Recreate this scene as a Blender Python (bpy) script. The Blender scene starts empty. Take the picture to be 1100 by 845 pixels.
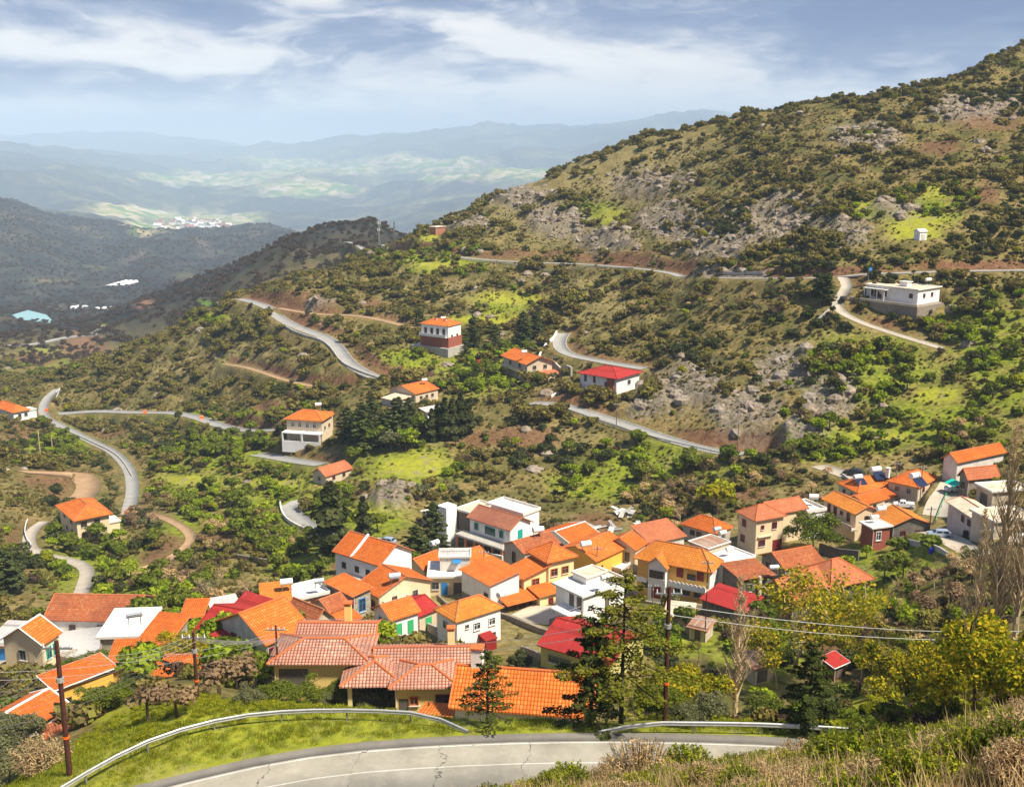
import bpy, math, random
import numpy as np
from math import radians, sin, cos, tan, atan2, pi
from mathutils import Vector, Matrix

C = bpy.context.scene.collection
# ---------------------------------------------------------------- survey camera: turns a sighting (px, py) at distance Y into a place
FOC, CX, CY, TH = 1180.0, 550.0, 422.5, radians(13.0)
cT, sT = cos(TH), sin(TH)

def slope(py):
    cy = -(np.asarray(py, float) - CY) / FOC
    return (-sT + cy * cT) / (cT + cy * sT)

def pt(px, py, Y):
    cx = (px - CX) / FOC; cy = -(py - CY) / FOC
    dy = cT + cy * sT; dz = -sT + cy * cT
    return np.array([cx * Y / dy, Y, dz * Y / dy])

def sight_on_z(px, py, z):
    cx = (px - CX) / FOC; cy = -(py - CY) / FOC
    dy = cT + cy * sT; dz = -sT + cy * cT
    t = z / dz
    return np.array([cx * t, dy * t, z])

def proj(x, y, z):
    d = np.maximum(y * cT - z * sT, 0.5)
    return CX + FOC * x / d, CY - FOC * (y * sT + z * cT) / d, d

# ---------------------------------------------------------------- noise
_rs = np.random.RandomState(7)
_perm = _rs.permutation(512)
_perm = np.concatenate([_perm, _perm, _perm])
_ga = _rs.rand(512) * 2 * pi
_gx, _gy = np.cos(_ga), np.sin(_ga)
def pnoise(x, y):
    xi = np.floor(x).astype(int); yi = np.floor(y).astype(int)
    xf = x - xi; yf = y - yi
    xi &= 511; yi &= 511
    u = xf * xf * xf * (xf * (xf * 6 - 15) + 10); v = yf * yf * yf * (yf * (yf * 6 - 15) + 10)
    def g(a, b, dx, dy):
        h = _perm[_perm[a & 511] + (b & 511)]
        return _gx[h] * dx + _gy[h] * dy
    n00 = g(xi, yi, xf, yf); n10 = g(xi + 1, yi, xf - 1, yf)
    n01 = g(xi, yi + 1, xf, yf - 1); n11 = g(xi + 1, yi + 1, xf - 1, yf - 1)
    return ((n00 * (1 - u) + n10 * u) * (1 - v) + (n01 * (1 - u) + n11 * u) * v) * 1.5
def fbm(x, y, sc, octv=4, ridged=False, seed=0.0):
    s = 0; a = 1.0; f = 1.0 / sc; t = 0
    for k in range(octv):
        n = pnoise(x * f + seed + 17.3 * k, y * f - seed + 9.1 * k)
        if ridged: n = 1 - 2 * np.abs(n)
        s = s + n * a; t += a; a *= .5; f *= 2.03
    return s / t
def sstep(a, b, x):
    t = np.clip((x - a) / (b - a), 0, 1); return t * t * (3 - 2 * t)

# ---------------------------------------------------------------- object helpers
def tag(o, label=None, cat=None, group=None, kind=None):
    if label: o['label'] = label
    if cat: o['category'] = cat
    if group: o['group'] = group
    if kind: o['kind'] = kind
    return o
def link(o, parent=None):
    C.objects.link(o)
    if parent is not None: o.parent = parent
    return o
def empty(name, loc, rz=0):
    o = bpy.data.objects.new(name, None); o.empty_display_size = .3
    o.location = Vector([float(v) for v in loc]); o.rotation_euler = (0, 0, rz); return link(o)

class MB:
    """collects polygons, builds ONE mesh object"""
    def __init__(s): s.v = []; s.f = []; s.m = []; s.uv = []
    def poly(s, pts, mat=0, uv=None):
        b = len(s.v); s.v += [tuple(float(c) for c in p) for p in pts]
        s.f.append(tuple(range(b, b + len(pts)))); s.m.append(mat)
        s.uv.append(uv if uv else [(0, 0)] * len(pts))
    def box(s, x0, x1, y0, y1, z0, z1, mat=0, skip=''):
        v = [(x0,y0,z0),(x1,y0,z0),(x1,y1,z0),(x0,y1,z0),(x0,y0,z1),(x1,y0,z1),(x1,y1,z1),(x0,y1,z1)]
        F = {'b':(3,2,1,0),'t':(4,5,6,7),'f':(0,1,5,4),'r':(1,2,6,5),'k':(2,3,7,6),'l':(3,0,4,7)}
        for k, f in F.items():
            if k in skip: continue
            s.poly([v[i] for i in f], mat)
    def slab(s, top, th, mat=0, uvs=None):
        """top: 3+ points CCW from above; extruded down by th"""
        n = len(top); bot = [(p[0], p[1], p[2] - th) for p in top]
        s.poly(top, mat, uvs); s.poly(bot[::-1], mat)
        for i in range(n):
            j = (i + 1) % n
            s.poly([bot[i], bot[j], top[j], top[i]], mat)
    def tube(s, p0, p1, r0, r1=None, n=8, mat=0, cap=True):
        r1 = r0 if r1 is None else r1
        p0 = Vector([float(c) for c in p0]); p1 = Vector([float(c) for c in p1]); d = (p1 - p0)
        if d.length < 1e-6: return
        q = d.to_track_quat('Z', 'Y')
        A = []; B = []
        for i in range(n):
            a = 2 * pi * i / n; w = q @ Vector((cos(a), sin(a), 0))
            A.append(p0 + w * r0); B.append(p1 + w * r1)
        for i in range(n):
            j = (i + 1) % n; s.poly([A[i], A[j], B[j], B[i]], mat)
        if cap: s.poly(A[::-1], mat); s.poly(B, mat)
    def ball(s, c, r, n=6, sz=1.0, mat=0):
        rings = []
        for i in range(1, n):
            t = pi * i / n
            rings.append([(c[0] + r*sin(t)*cos(2*pi*k/(2*n)), c[1] + r*sin(t)*sin(2*pi*k/(2*n)), c[2] + r*sz*cos(t)) for k in range(2*n)])
        T = (c[0], c[1], c[2] + r*sz); Bm = (c[0], c[1], c[2] - r*sz)
        for k in range(2*n):
            j = (k+1) % (2*n)
            s.poly([T, rings[0][k], rings[0][j]], mat); s.poly([Bm, rings[-1][j], rings[-1][k]], mat)
            for i in range(n-2): s.poly([rings[i][k], rings[i+1][k], rings[i+1][j], rings[i][j]], mat)
    def build(s, name, mats, parent=None, smooth=False):
        me = bpy.data.meshes.new(name)
        me.from_pydata(s.v, [], s.f)
        if not isinstance(mats, (list, tuple)): mats = [mats]
        for m in mats: me.materials.append(m)
        me.polygons.foreach_set('material_index', s.m)
        l = me.uv_layers.new(name='UVMap')
        l.data.foreach_set('uv', [c for f in s.uv for p in f for c in p])
        if smooth: me.polygons.foreach_set('use_smooth', [True] * len(s.f))
        me.update()
        o = bpy.data.objects.new(name, me); return link(o, parent)

def np_mesh(name, V, Fq, mats, parent=None, smooth=False, mi=None):
    """V (n,3), Fq (m,k) index array"""
    me = bpy.data.meshes.new(name)
    n, (m, k) = len(V), Fq.shape
    me.vertices.add(n); me.vertices.foreach_set('co', np.asarray(V, np.float32).ravel())
    me.loops.add(m * k); me.loops.foreach_set('vertex_index', Fq.astype(np.int32).ravel())
    me.polygons.add(m); me.polygons.foreach_set('loop_start', np.arange(0, m * k, k, dtype=np.int32))
    me.polygons.foreach_set('loop_total', np.full(m, k, dtype=np.int32))
    if not isinstance(mats, (list, tuple)): mats = [mats]
    for mt in mats: me.materials.append(mt)
    if mi is not None: me.polygons.foreach_set('material_index', np.asarray(mi, np.int32))
    if smooth: me.polygons.foreach_set('use_smooth', np.ones(m, bool))
    me.update(calc_edges=True); me.validate()
    return me

# ---------------------------------------------------------------- materials
class NT:
    def __init__(s, name):
        s.m = bpy.data.materials.new(name); s.m.use_nodes = True
        s.t = s.m.node_tree; s.t.nodes.clear()
        s.out = s.n('ShaderNodeOutputMaterial')
    def n(s, typ, **kw):
        nd = s.t.nodes.new(typ)
        for k, v in kw.items(): setattr(nd, k, v)
        return nd
    def l(s, a, b): s.t.links.new(a, b)
    def noise(s, vec, scale, detail=4, rough=.55):
        nd = s.n('ShaderNodeTexNoise'); nd.inputs['Scale'].default_value = scale
        nd.inputs['Detail'].default_value = detail; nd.inputs['Roughness'].default_value = rough
        if vec is not None: s.l(vec, nd.inputs['Vector'])
        return nd.outputs['Fac']
    def ramp(s, fac, stops, interp='LINEAR'):
        nd = s.n('ShaderNodeValToRGB'); cr = nd.color_ramp; cr.interpolation = interp
        while len(cr.elements) < len(stops): cr.elements.new(.5)
        for e, (p, c) in zip(cr.elements, stops):
            e.position = p; e.color = (*c, 1) if len(c) == 3 else c
        s.l(fac, nd.inputs[0]); return nd.outputs[0]
    def mix(s, fac, a, b, mode='MIX'):
        nd = s.n('ShaderNodeMix', data_type='RGBA', blend_type=mode)
        for sk, v in ((nd.inputs[0], fac), (nd.inputs[6], a), (nd.inputs[7], b)):
            if isinstance(v, (int, float)): sk.default_value = v
            elif isinstance(v, tuple): sk.default_value = (*v, 1) if len(v) == 3 else v
            else: s.l(v, sk)
        return nd.outputs[2]
    def math(s, op, a, b=0.0, c=None, clamp=False):
        nd = s.n('ShaderNodeMath', operation=op); nd.use_clamp = clamp
        for i, v in enumerate((a, b, c)):
            if v is None: continue
            if isinstance(v, (int, float)): nd.inputs[i].default_value = v
            else: s.l(v, nd.inputs[i])
        return nd.outputs[0]
    def mapr(s, v, a, b, c=0.0, d=1.0):
        nd = s.n('ShaderNodeMapRange'); s.l(v, nd.inputs[0])
        for i, k in enumerate((a, b, c, d)): nd.inputs[i + 1].default_value = k
        return nd.outputs[0]
    def bsdf(s, col, rough=.9, bump=None, bstr=.3, bdist=.05, metal=0, spec=.3):
        b = s.n('ShaderNodeBsdfPrincipled')
        if isinstance(col, tuple): b.inputs['Base Color'].default_value = (*col, 1)
        else: s.l(col, b.inputs['Base Color'])
        b.inputs['Roughness'].default_value = rough; b.inputs['Metallic'].default_value = metal
        b.inputs['Specular IOR Level'].default_value = spec
        if bump is not None:
            bn = s.n('ShaderNodeBump'); bn.inputs['Strength'].default_value = bstr; bn.inputs['Distance'].default_value = bdist
            s.l(bump, bn.inputs['Height']); s.l(bn.outputs[0], b.inputs['Normal'])
        s.l(b.outputs[0], s.out.inputs[0]); return s.m
    def coord(s, k='Object'): return s.n('ShaderNodeTexCoord').outputs[k]
    def rnd(s): return s.n('ShaderNodeObjectInfo').outputs['Random']
# ================================================================ TERRAIN
# sections through the land, one per bearing: ('z', Y, z) or (Y, sighted row)
def col(px, *ent):
    Ys, us, zs = [], [], []
    for e in ent:
        if e[0] == 'z': Y, z = e[1], e[2]
        else: Y = e[0]; z = float(slope(e[1])) * Y
        d = Y * cT - z * sT
        Ys.append(Y); zs.append(z); us.append((px - CX) / FOC * d / Y)
    return px, np.array(Ys, float), np.array(us), np.array(zs)
Z = 'z'
COLS = [
 col(0,   (Z,1.2,-1.75),(Z,20,-15.5),(Z,45,-36.5),(Z,52,-37.3),(Z,56,-37.6),(70,850),(105,762),(150,703),(190,643),(245,562),(310,502),(400,462),(470,436),(600,412),(900,372),(1400,342),(1900,322),(3000,236),(Z,4200,-330),(5200,224),(Z,7000,-520),(8000,200),(14000,168),(Z,19000,-500),(26000,152),(Z,30000,-400)),
 col(100, (Z,1.2,-1.75),(Z,20,-15.2),(Z,48,-37),(Z,55,-37.2),(60.5,825),(75,792),(100,742),(130,700),(170,666),(210,622),(260,568),(300,538),(360,500),(450,452),(485,420),(520,398),(Z,640,-145),(800,386),(1400,341),(1900,320),(2500,300),(3200,264),(5000,245),(7500,224),(9500,200),(15000,170),(Z,20000,-500),(26000,148),(Z,30000,-400)),
 col(200, (Z,1.2,-1.75),(Z,20,-15),(Z,50,-37),(Z,57,-37),(65,778),(72,753),(100,722),(130,690),(170,648),(215,600),(270,550),(330,500),(400,460),(425,445),(470,402),(530,352),(Z,700,-150),(Z,850,-155),(1000,326),(Z,1500,-235),(2300,300),(3000,272),(Z,4500,-470),(7000,250),(8000,241),(11000,215),(15000,188),(20000,168),(26000,150),(Z,30000,-400)),
 col(300, (Z,1.2,-1.75),(Z,20,-14.5),(Z,52,-37.1),(Z,59,-37),(67,764),(70,757),(Z,76,-42.5),(Z,90,-49.5),(105,734),(140,690),(170,650),(190,630),(215,600),(265,550),(300,500),(330,468),(370,430),(400,400),(440,366),(460,341),(480,325),(520,301),(Z,700,-125),(900,284),(Z,2000,-320),(3200,254),(Z,4500,-450),(8000,235),(12000,200),(16000,180),(20000,163),(Z,25000,-500),(Z,30000,-500)),
 col(400, (Z,1.2,-1.75),(Z,20,-14),(Z,53,-37.2),(Z,62,-37),(67,766),(69,764),(Z,74,-43),(Z,84,-49),(100,752),(135,700),(160,660),(175,638),(205,600),(235,560),(265,520),(290,480),(320,440),(360,400),(420,360),(470,330),(520,300),(600,271),(Z,780,-92),(1000,243),(Z,2000,-330),(Z,5000,-560),(8000,240),(12000,200),(15000,180),(19000,152),(Z,25000,-500),(Z,30000,-500)),
 col(500, (Z,1.2,-1.75),(Z,20,-13.5),(Z,53,-37.2),(Z,63,-37),(66,775),(68,775),(Z,73,-43.5),(Z,84,-50),(Z,125,-66),(150,692),(165,662),(190,620),(215,590),(240,560),(265,520),(290,480),(325,440),(365,402),(400,370),(450,330),(510,285),(550,262),(620,236),(Z,900,-110),(Z,2000,-330),(Z,5000,-560),(8000,222),(12000,186),(16000,160),(18500,145),(Z,25000,-500),(Z,30000,-500)),
 col(600, (Z,1.2,-1.75),(Z,15,-10.3),(Z,21,-13.75),(Z,28,-21.5),(Z,53,-37.2),(Z,63,-37),(66,776),(Z,73,-43),(Z,88,-50.5),(Z,125,-66),(155,681),(178,642),(205,600),(232,570),(255,540),(280,500),(300,460),(316,433),(345,408),(370,385),(410,350),(460,310),(500,285),(560,240),(640,186),(Z,900,-110),(Z,2000,-330),(Z,5000,-560),(8000,215),(12000,180),(16000,150),(18500,136),(Z,25000,-500),(Z,30000,-500)),
 col(700, (Z,1.2,-1.75),(Z,10,-7.2),(21,849),(Z,28,-20.5),(Z,53,-37.2),(Z,63,-37),(67,777),(Z,90,-52),(Z,122,-66),(145,700),(170,652),(190,620),(210,590),(235,560),(260,520),(280,482),(290,466),(310,430),(335,400),(385,350),(440,300),(455,288),(490,250),(560,200),(650,150),(Z,900,-80),(Z,2000,-330),(Z,5000,-560),(8000,215),(12000,176),(16000,145),(18500,131),(Z,25000,-500),(Z,30000,-500)),
 col(800, (Z,1.2,-1.75),(Z,10,-6.85),(21,840),(Z,28,-20),(Z,53,-37.2),(Z,63,-37),(67,779),(Z,90,-54),(Z,125,-68),(145,700),(165,660),(195,600),(215,570),(240,530),(262,490),(280,450),(310,400),(345,350),(385,298),(440,250),(500,200),(570,150),(640,127),(Z,900,-40),(Z,2000,-330),(Z,5000,-560),(9000,215),(18500,128),(Z,25000,-500),(Z,30000,-500)),
 col(900, (Z,1.2,-1.7),(Z,10,-6.6),(22,832),(Z,30,-20),(Z,53,-36.8),(Z,63,-37),(67,782),(Z,90,-52),(Z,120,-65),(140,720),(160,680),(175,640),(195,600),(215,560),(235,520),(255,490),(275,450),(295,400),(325,350),(340,320),(352,298),(400,250),(460,200),(530,150),(610,110),(Z,850,-20),(Z,2000,-300),(Z,30000,-500)),
 col(1000,(Z,1.2,-1.7),(Z,10,-6.35),(21,808),(Z,30,-19),(Z,55,-36.5),(Z,66,-38),(90,770),(115,720),(135,680),(155,640),(180,600),(200,570),(215,540),(240,500),(265,450),(290,400),(320,350),(335,316),(350,291),(385,250),(440,200),(500,150),(590,96),(Z,850,-10),(Z,2000,-300),(Z,30000,-500)),
 col(1100,(Z,1.2,-1.7),(Z,10,-6.0),(20,782),(Z,30,-17.5),(Z,55,-33),(Z,68,-37),(90,740),(105,700),(130,650),(155,600),(185,550),(210,510),(235,480),(260,430),(275,400),(305,350),(340,300),(350,290),(380,250),(425,200),(480,150),(550,100),(650,42),(Z,900,0),(Z,2000,-300),(Z,30000,-500)),
]
NYT = 900
LY = np.linspace(math.log(1.0), math.log(31000), NYT); YT = np.exp(LY)
UT = np.linspace(-.75, .75, 301)
def pchip(x, y, q):
    h = np.diff(x); d = np.diff(y) / h; m = np.zeros_like(y)
    for i in range(1, len(x) - 1):
        if d[i-1] * d[i] > 0:
            w1 = 2*h[i] + h[i-1]; w2 = h[i] + 2*h[i-1]
            m[i] = (w1 + w2) / (w1 / d[i-1] + w2 / d[i])
    m[0] = d[0]; m[-1] = d[-1]
    q = np.clip(q, x[0], x[-1]); i = np.clip(np.searchsorted(x, q) - 1, 0, len(x) - 2)
    t = (q - x[i]) / h[i]
    return ((2*t**3-3*t**2+1)*y[i] + (t**3-2*t**2+t)*h[i]*m[i] + (-2*t**3+3*t**2)*y[i+1] + (t**3-t**2)*h[i]*m[i+1])
_U = np.array([np.interp(YT, c[1], c[2]) for c in COLS]); _Zc = np.array([pchip(c[1], c[3], YT) for c in COLS])
HT = np.array([np.interp(UT, _U[:, j], _Zc[:, j]) for j in range(NYT)])          # [Y, u]
_k = np.exp(-.5 * (np.arange(-9, 10) / 3.5) ** 2); _k /= _k.sum()
HTs = np.apply_along_axis(lambda r: np.convolve(np.pad(r, 9, 'edge'), _k, 'valid'), 1, HT)
_w = sstep(66, 100, YT)[:, None]; HT = HT * (1 - _w) + HTs * _w

def polar_to_uY(x, y):
    r = np.hypot(x, y); y2 = np.maximum(y, 1e-6)
    u = x / y2
    wide = (y <= 0) | (np.abs(u) > .75)
    c = cos(math.atan(.75))
    Y = np.where(wide, r * c, y); u = np.where(wide, np.sign(x + 1e-9) * .75, u)
    return u, np.maximum(Y, 1.0)
def base_z(x, y):
    u, Y = polar_to_uY(x, y)
    a = np.clip((np.log(Y) - LY[0]) / (LY[1] - LY[0]), 0, NYT - 1.001); b = np.clip((u + .75) / .005, 0, 299.999)
    i = a.astype(int); j = b.astype(int); fa = a - i; fb = b - j
    return (HT[i, j]*(1-fa)*(1-fb) + HT[i+1, j]*fa*(1-fb) + HT[i, j+1]*(1-fa)*fb + HT[i+1, j+1]*fa*fb)

# outcrops, meadows and bare ground, each given by where its middle is sighted and how far it spreads
ROCK = [(835,238,66,32),(770,262,52,26),(745,415,46,30),(700,430,32,20),(890,430,34,32),(850,395,46,26),(800,440,50,26),(720,240,40,24),(650,260,40,14),(905,250,30,20),(560,215,40,14),(600,240,40,20),(700,200,50,20),(960,230,30,12),(860,470,30,14),(420,535,26,16),(1040,120,60,20),(930,150,40,20),(780,300,60,8),(500,245,30,10),(345,330,20,5)]
SOIL = [(1060,132,42,16),(1010,160,28,10),(760,467,50,9),(640,278,90,5),(540,277,45,5),(320,322,40,5),(160,340,20,6),(1050,290,40,6),(60,515,40,14),(185,585,30,12),(170,600,26,10),(90,385,30,14),(560,470,50,14),(345,330,60,5),(290,440,30,6),(110,470,30,6),(600,425,25,6),(1060,215,14,18),(900,690,40,30),(930,300,25,6),(395,330,30,6),(380,610,30,20),(640,560,30,12),(30,395,40,6),(120,450,40,4),(30,470,30,10),(230,575,30,20),(520,470,40,10),(800,530,30,10)]
LUSH = [(440,500,70,24),(395,560,50,22),(200,520,60,18),(240,450,90,10),(300,540,70,40),(340,560,60,30),(210,565,40,20),(990,235,46,16),(1000,215,50,10),(920,230,30,14),(640,230,40,10),(930,400,90,40),(1010,450,80,40),(930,470,80,20),(700,500,90,24),(860,480,70,20),(960,600,60,40),(930,660,60,40),(640,520,60,20),(470,280,60,20),(440,390,40,14),(520,400,60,30),(250,490,80,24),(50,385,18,6),(45,395,45,9),(230,345,30,6),(540,335,30,8),(1060,360,60,40),(330,600,60,30),(100,610,60,40),(170,640,60,30),(1080,400,50,50),(60,480,40,20),(280,705,90,30),(820,700,60,40),(730,690,50,20)]
YELL = [(985,250,36,16),(300,520,30,8),(545,325,50,8),(520,345,40,8),(445,500,42,14),(395,548,22,8),(205,516,36,7),(1005,425,34,8),(945,468,40,6),(655,235,20,8),(940,222,40,8),(1010,214,36,8),(460,256,12,10),(470,290,30,8),(200,768,130,14),(780,772,120,6),(960,770,100,30)]
FARM = [(420,185,120,9),(230,205,90,8),(330,215,70,7),(150,235,60,8),(560,200,60,8),(300,180,60,5),(70,386,22,6),(55,390,30,6),(125,361,22,3),(230,342,22,4),(230,240,60,10),(300,195,60,8),(170,255,40,12),(380,195,40,5),(470,205,60,5)]
TAN = [(630,195,90,50),(560,240,80,30),(700,170,90,30),(620,255,80,16),(640,330,60,30),(250,380,80,20),(200,400,60,14),(470,320,60,20),(590,470,50,20)]
def blob(px, py, L, ns):
    s = np.zeros_like(px)
    for (a, b, ra, rb) in L:
        s = np.maximum(s, 1.25 - np.hypot((px - a) / ra, (py - b) / rb))
    return np.clip(sstep(0.05, .75, s + ns * .45) , 0, 1)

def relief(x, y):
    Y = np.maximum(y, np.hypot(x, y) * .6)
    a = sstep(68, 95, Y) * .35 + sstep(225, 330, Y) * 1.3
    n = fbm(x, y, 22, 4, seed=3) * a
    big = fbm(x, y, 75, 4, ridged=True, seed=11) * (sstep(290, 420, Y) * 3.2)
    spur = fbm(x, y, 190, 5, ridged=True, seed=5) * (sstep(620, 900, Y) * 16)
    far = fbm(x, y, 900, 6, ridged=True, seed=8) * (sstep(1100, 3500, Y) * 62)
    vfar = (fbm(x, y, 3200, 6, ridged=True, seed=2) - .25) * (sstep(4500, 11000, Y) * 210)
    near = fbm(x, y, 2.6, 3, seed=4) * .22 * (1 - sstep(30, 46, Y)) * sstep(2.5, 8, Y)
    tz = base_z(x, y); terr = (.5 * np.sin(tz * 2 * pi / 3.6 + 2.5 * fbm(x, y, 60, 2, seed=90))) * sstep(290, 330, Y) * (1 - sstep(650, 720, Y))
    return n + terr + big + spur + far + vfar + near

# polar grid of the one ground sheet: fine where the valley lies, coarse behind
phi_f = np.linspace(-.62, .62, 860)
phi_c = np.concatenate([np.linspace(.62, 2 * pi - .62, 62)[1:-1]])
PHI = np.concatenate([phi_f, phi_c])
def rseq():
    r = [1.6]
    while r[-1] < 31000:
        R = r[-1]
        g = .022 if R < 18 else .0095 if R < 50 else .0062 if R < 720 else .0075 if R < 5000 else .010
        r.append(R * (1 + g))
    return np.array(r)
RR = rseq(); LR = np.log(RR)
PX_, RX_ = np.meshgrid(PHI, RR, indexing='ij')
GX = RX_ * np.sin(PX_); GY = RX_ * np.cos(PX_)
GZ0 = base_z(GX, GY)
pxg, pyg, _d = proj(GX, GY, GZ0)
inF = (GY > 0)
nse = fbm(GX, GY, 9, 3, seed=21) * (GY < 900) + fbm(GX, GY, 120, 3, seed=22) * (GY >= 900)
def zone(L): return blob(pxg, pyg, L, nse) * inF
VILL = [(470,640,150,50),(640,610,150,50),(800,600,120,50),(960,545,90,40),(100,680,120,26),(300,670,80,26),(560,680,80,20)]
zV = zone(VILL) * (GY < 260)
zR, zS, zL, zY, zF, zT = [zone(L) for L in (ROCK, SOIL, LUSH, YELL, FARM, TAN)]
zL = zL * (GY < 1200) * (1 - .6 * zV); zT = np.maximum(zT, zV * .9); zY = zY * (GY < 1200); zR = zR * (GY > 100)*(GY < 1200)
_pl = (1 - sstep(66, 76, GY)) * sstep(50, 56, GY) * (np.abs(GX) < 60); zL = np.maximum(zL, _pl * .85); zY = np.maximum(zY, _pl * .45)
zS = zS * (GY > 100) * .85; zT *= (GY > 100)
GZ = GZ0 + relief(GX, GY) + zR * (GY < 900) * (fbm(GX, GY, 30, 6, seed=31) * 7.0 + fbm(GX, GY, 7, 4, ridged=True, seed=32) * 1.3)

NPF = len(phi_f)
def look(A, x, y):
    """height (or any grid) at places in front of the camera"""
    x = np.asarray(x, float); y = np.asarray(y, float)
    ph = np.arctan2(x, y); r = np.hypot(x, y)
    a = np.clip((ph + .62) / (1.24) * (NPF - 1), 0, NPF - 1.001)
    lr = np.log(np.maximum(r, RR[0])); j = np.clip(np.searchsorted(LR, lr) - 1, 0, len(LR) - 2)
    fb = np.clip((lr - LR[j]) / (LR[j+1] - LR[j]), 0, 1); i = a.astype(int); fa = a - i
    return A[i, j]*(1-fa)*(1-fb) + A[i+1, j]*fa*(1-fb) + A[i, j+1]*(1-fa)*fb + A[i+1, j+1]*fa*fb
def gz(x, y): return look(GZ, x, y)
YS = np.exp(np.linspace(math.log(3), math.log(28000), 5200))
def hit(px, py, h=0.0, ymin=0.0):
    """first place where the sight line comes down to h above the ground"""
    cx = (px - CX) / FOC; cy = -(py - CY) / FOC
    dy = cT + cy * sT; dz = -sT + cy * cT
    Ys = YS[YS > ymin]
    x = cx * Ys / dy; z = dz * Ys / dy; g = gz(x, Ys) + h
    b = np.nonzero(z < g)[0]
    if len(b) == 0: i = len(Ys) - 1
    else: i = b[0]
    if i == 0: Y = Ys[0]
    else:
        a0 = z[i-1] - g[i-1]; a1 = z[i] - g[i]; t = a0 / (a0 - a1 + 1e-12); Y = Ys[i-1] + t * (Ys[i] - Ys[i-1])
    return np.array([cx * Y / dy, Y, dz * Y / dy])

# ---------------------------------------------------------------- roads
def smooth_line(P, n_it=2, step=None):
    P = np.array(P, float)
    for _ in range(n_it):
        Q = [P[0]]
        for a, b in zip(P[:-1], P[1:]): Q += [a*.75+b*.25, a*.25+b*.75]
        Q.append(P[-1]); P = np.array(Q)
    if step:
        s = np.concatenate([[0], np.cumsum(np.linalg.norm(np.diff(P, axis=0), axis=1))])
        q = np.linspace(0, s[-1], max(2, int(s[-1] / step) + 1))
        P = np.stack([np.interp(q, s, P[:, k]) for k in range(3)], 1)
    return P
def line_dist(P, x, y):
    """distance, height and side of the nearest point of polyline P"""
    best = np.full(x.shape, 1e9); zz = np.zeros(x.shape)
    for a, b in zip(P[:-1], P[1:]):
        dx, dy = b[0]-a[0], b[1]-a[1]; L2 = dx*dx+dy*dy + 1e-9
        t = np.clip(((x-a[0])*dx + (y-a[1])*dy) / L2, 0, 1)
        d = np.hypot(x - (a[0]+t*dx), y - (a[1]+t*dy)); m = d < best
        best[m] = d[m]; zz[m] = (a[2] + t*(b[2]-a[2]))[m]
    return best, zz
roadmask = np.zeros_like(GZ); cutmask = np.zeros_like(GZ)
def carve(P, w, B, cut=1.0):
    global GZ
    x0, y0 = P[:, :2].min(0) - w - B; x1, y1 = P[:, :2].max(0) + w + B
    m = (GX > x0) & (GX < x1) & (GY > y0) & (GY < y1)
    if not m.any(): return
    d, zz = line_dist(P, GX[m], GY[m])
    k = 1 - sstep(w/2 + .7, w/2 + .7 + B, d)
    old = GZ[m]
    GZ[m] = old * (1 - k) + (zz - .06) * k
    cutm = np.clip((old - zz) * .5, 0, 1) * (d > w/2 + .5) * (d < w/2 + B) * cut
    cutmask[m] = np.maximum(cutmask[m], cutm)
    roadmask[m] = np.maximum(roadmask[m], (d < w/2 + 2.0) * 1.0)

ROADS = []   # (name, label, polyline, width, material key)
def road(name, label, pix, w, mat, ymin=0, B=6, cut=1.0, fix_z=None, slopez=1):
    P = np.array([hit(a, b, 0, ymin) for a, b in pix])
    if fix_z is not None: P = np.array([sight_on_z(a, b, fix_z) for a, b in pix])
    zs = P[:, 2].copy()
    for _ in range(2): zs[1:-1] = .25*zs[:-2] + .5*zs[1:-1] + .25*zs[2:]
    P[:, 2] = zs
    P = smooth_line(P, 3, step=3.0 if w < 6.5 else 2.0)
    carve(P, w, B, cut); ROADS.append((name, label, P, w, mat))
    return P
# the road on the near terrace
fg = [(40,906),(110,893),(200,869),(275,850),(340,838),(400,831),(470,826.5),(560,822.5),(650,821.5),(740,822.5),(860,827),(960,836),(1050,848)]
P_fg = road('road', 'cracked grey asphalt road with white lines curving across the foreground', fg, 5.4, 'asphalt_near', fix_z=-37.0, B=1.2, cut=0)
road('road', 'pale mountain road crossing the high slope below the ridge', [(345,268),(375,268),(412,267),(440,267),(470,272),(505,278),(560,283),(620,285),(680,286),(722,290),(732,297)], 4.2, 'asphalt', 420, 7)
road('road', 'mountain road running past the white flat roofed house', [(760,298),(800,299),(850,299),(900,297),(930,293),(985,292),(1040,291),(1130,290)], 4.2, 'asphalt', 300, 6)
road('road', 'concrete lane dropping from the upper road to the flat roofed house', [(905,298),(912,305),(903,318),(897,333),(920,345),(955,357),(1012,374)], 3.6, 'concrete', 280, 4)
road('road', 'wide grey road bending round the spur left of centre', [(258,321),(275,323),(291,329),(300,343),(325,356),(350,362),(362,372),(372,388),(392,398),(420,410),(440,420)], 5.2, 'asphalt', 360, 6)
road('track', 'dirt and grass track climbing from the bend towards the brick house', [(300,331),(340,335),(380,338),(410,343),(440,352),(462,356)], 3.6, 'dirtroad', 380, 4)
road('track', 'earth track across the middle of the left spur', [(243,391),(270,397),(305,405),(340,413),(380,419)], 3.0, 'dirtroad', 360, 3)
road('road', 'grey road climbing between walls behind the gabled grey house', [(692,396),(650,388),(615,384),(603,378),(600,366),(606,358)], 4.6, 'asphalt', 320, 4)
road('road', 'grey village road sweeping under the red roofed villa', [(570,433),(590,432),(606,434),(640,446),(668,457),(715,471),(760,481),(815,491)], 4.6, 'asphalt', 268, 4)
road('road', 'grey road from the left junction running right below the spur', [(42,441),(62,444),(100,445),(150,445),(200,450),(250,457),(298,462)], 4.8, 'asphalt', 330, 4)
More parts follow.
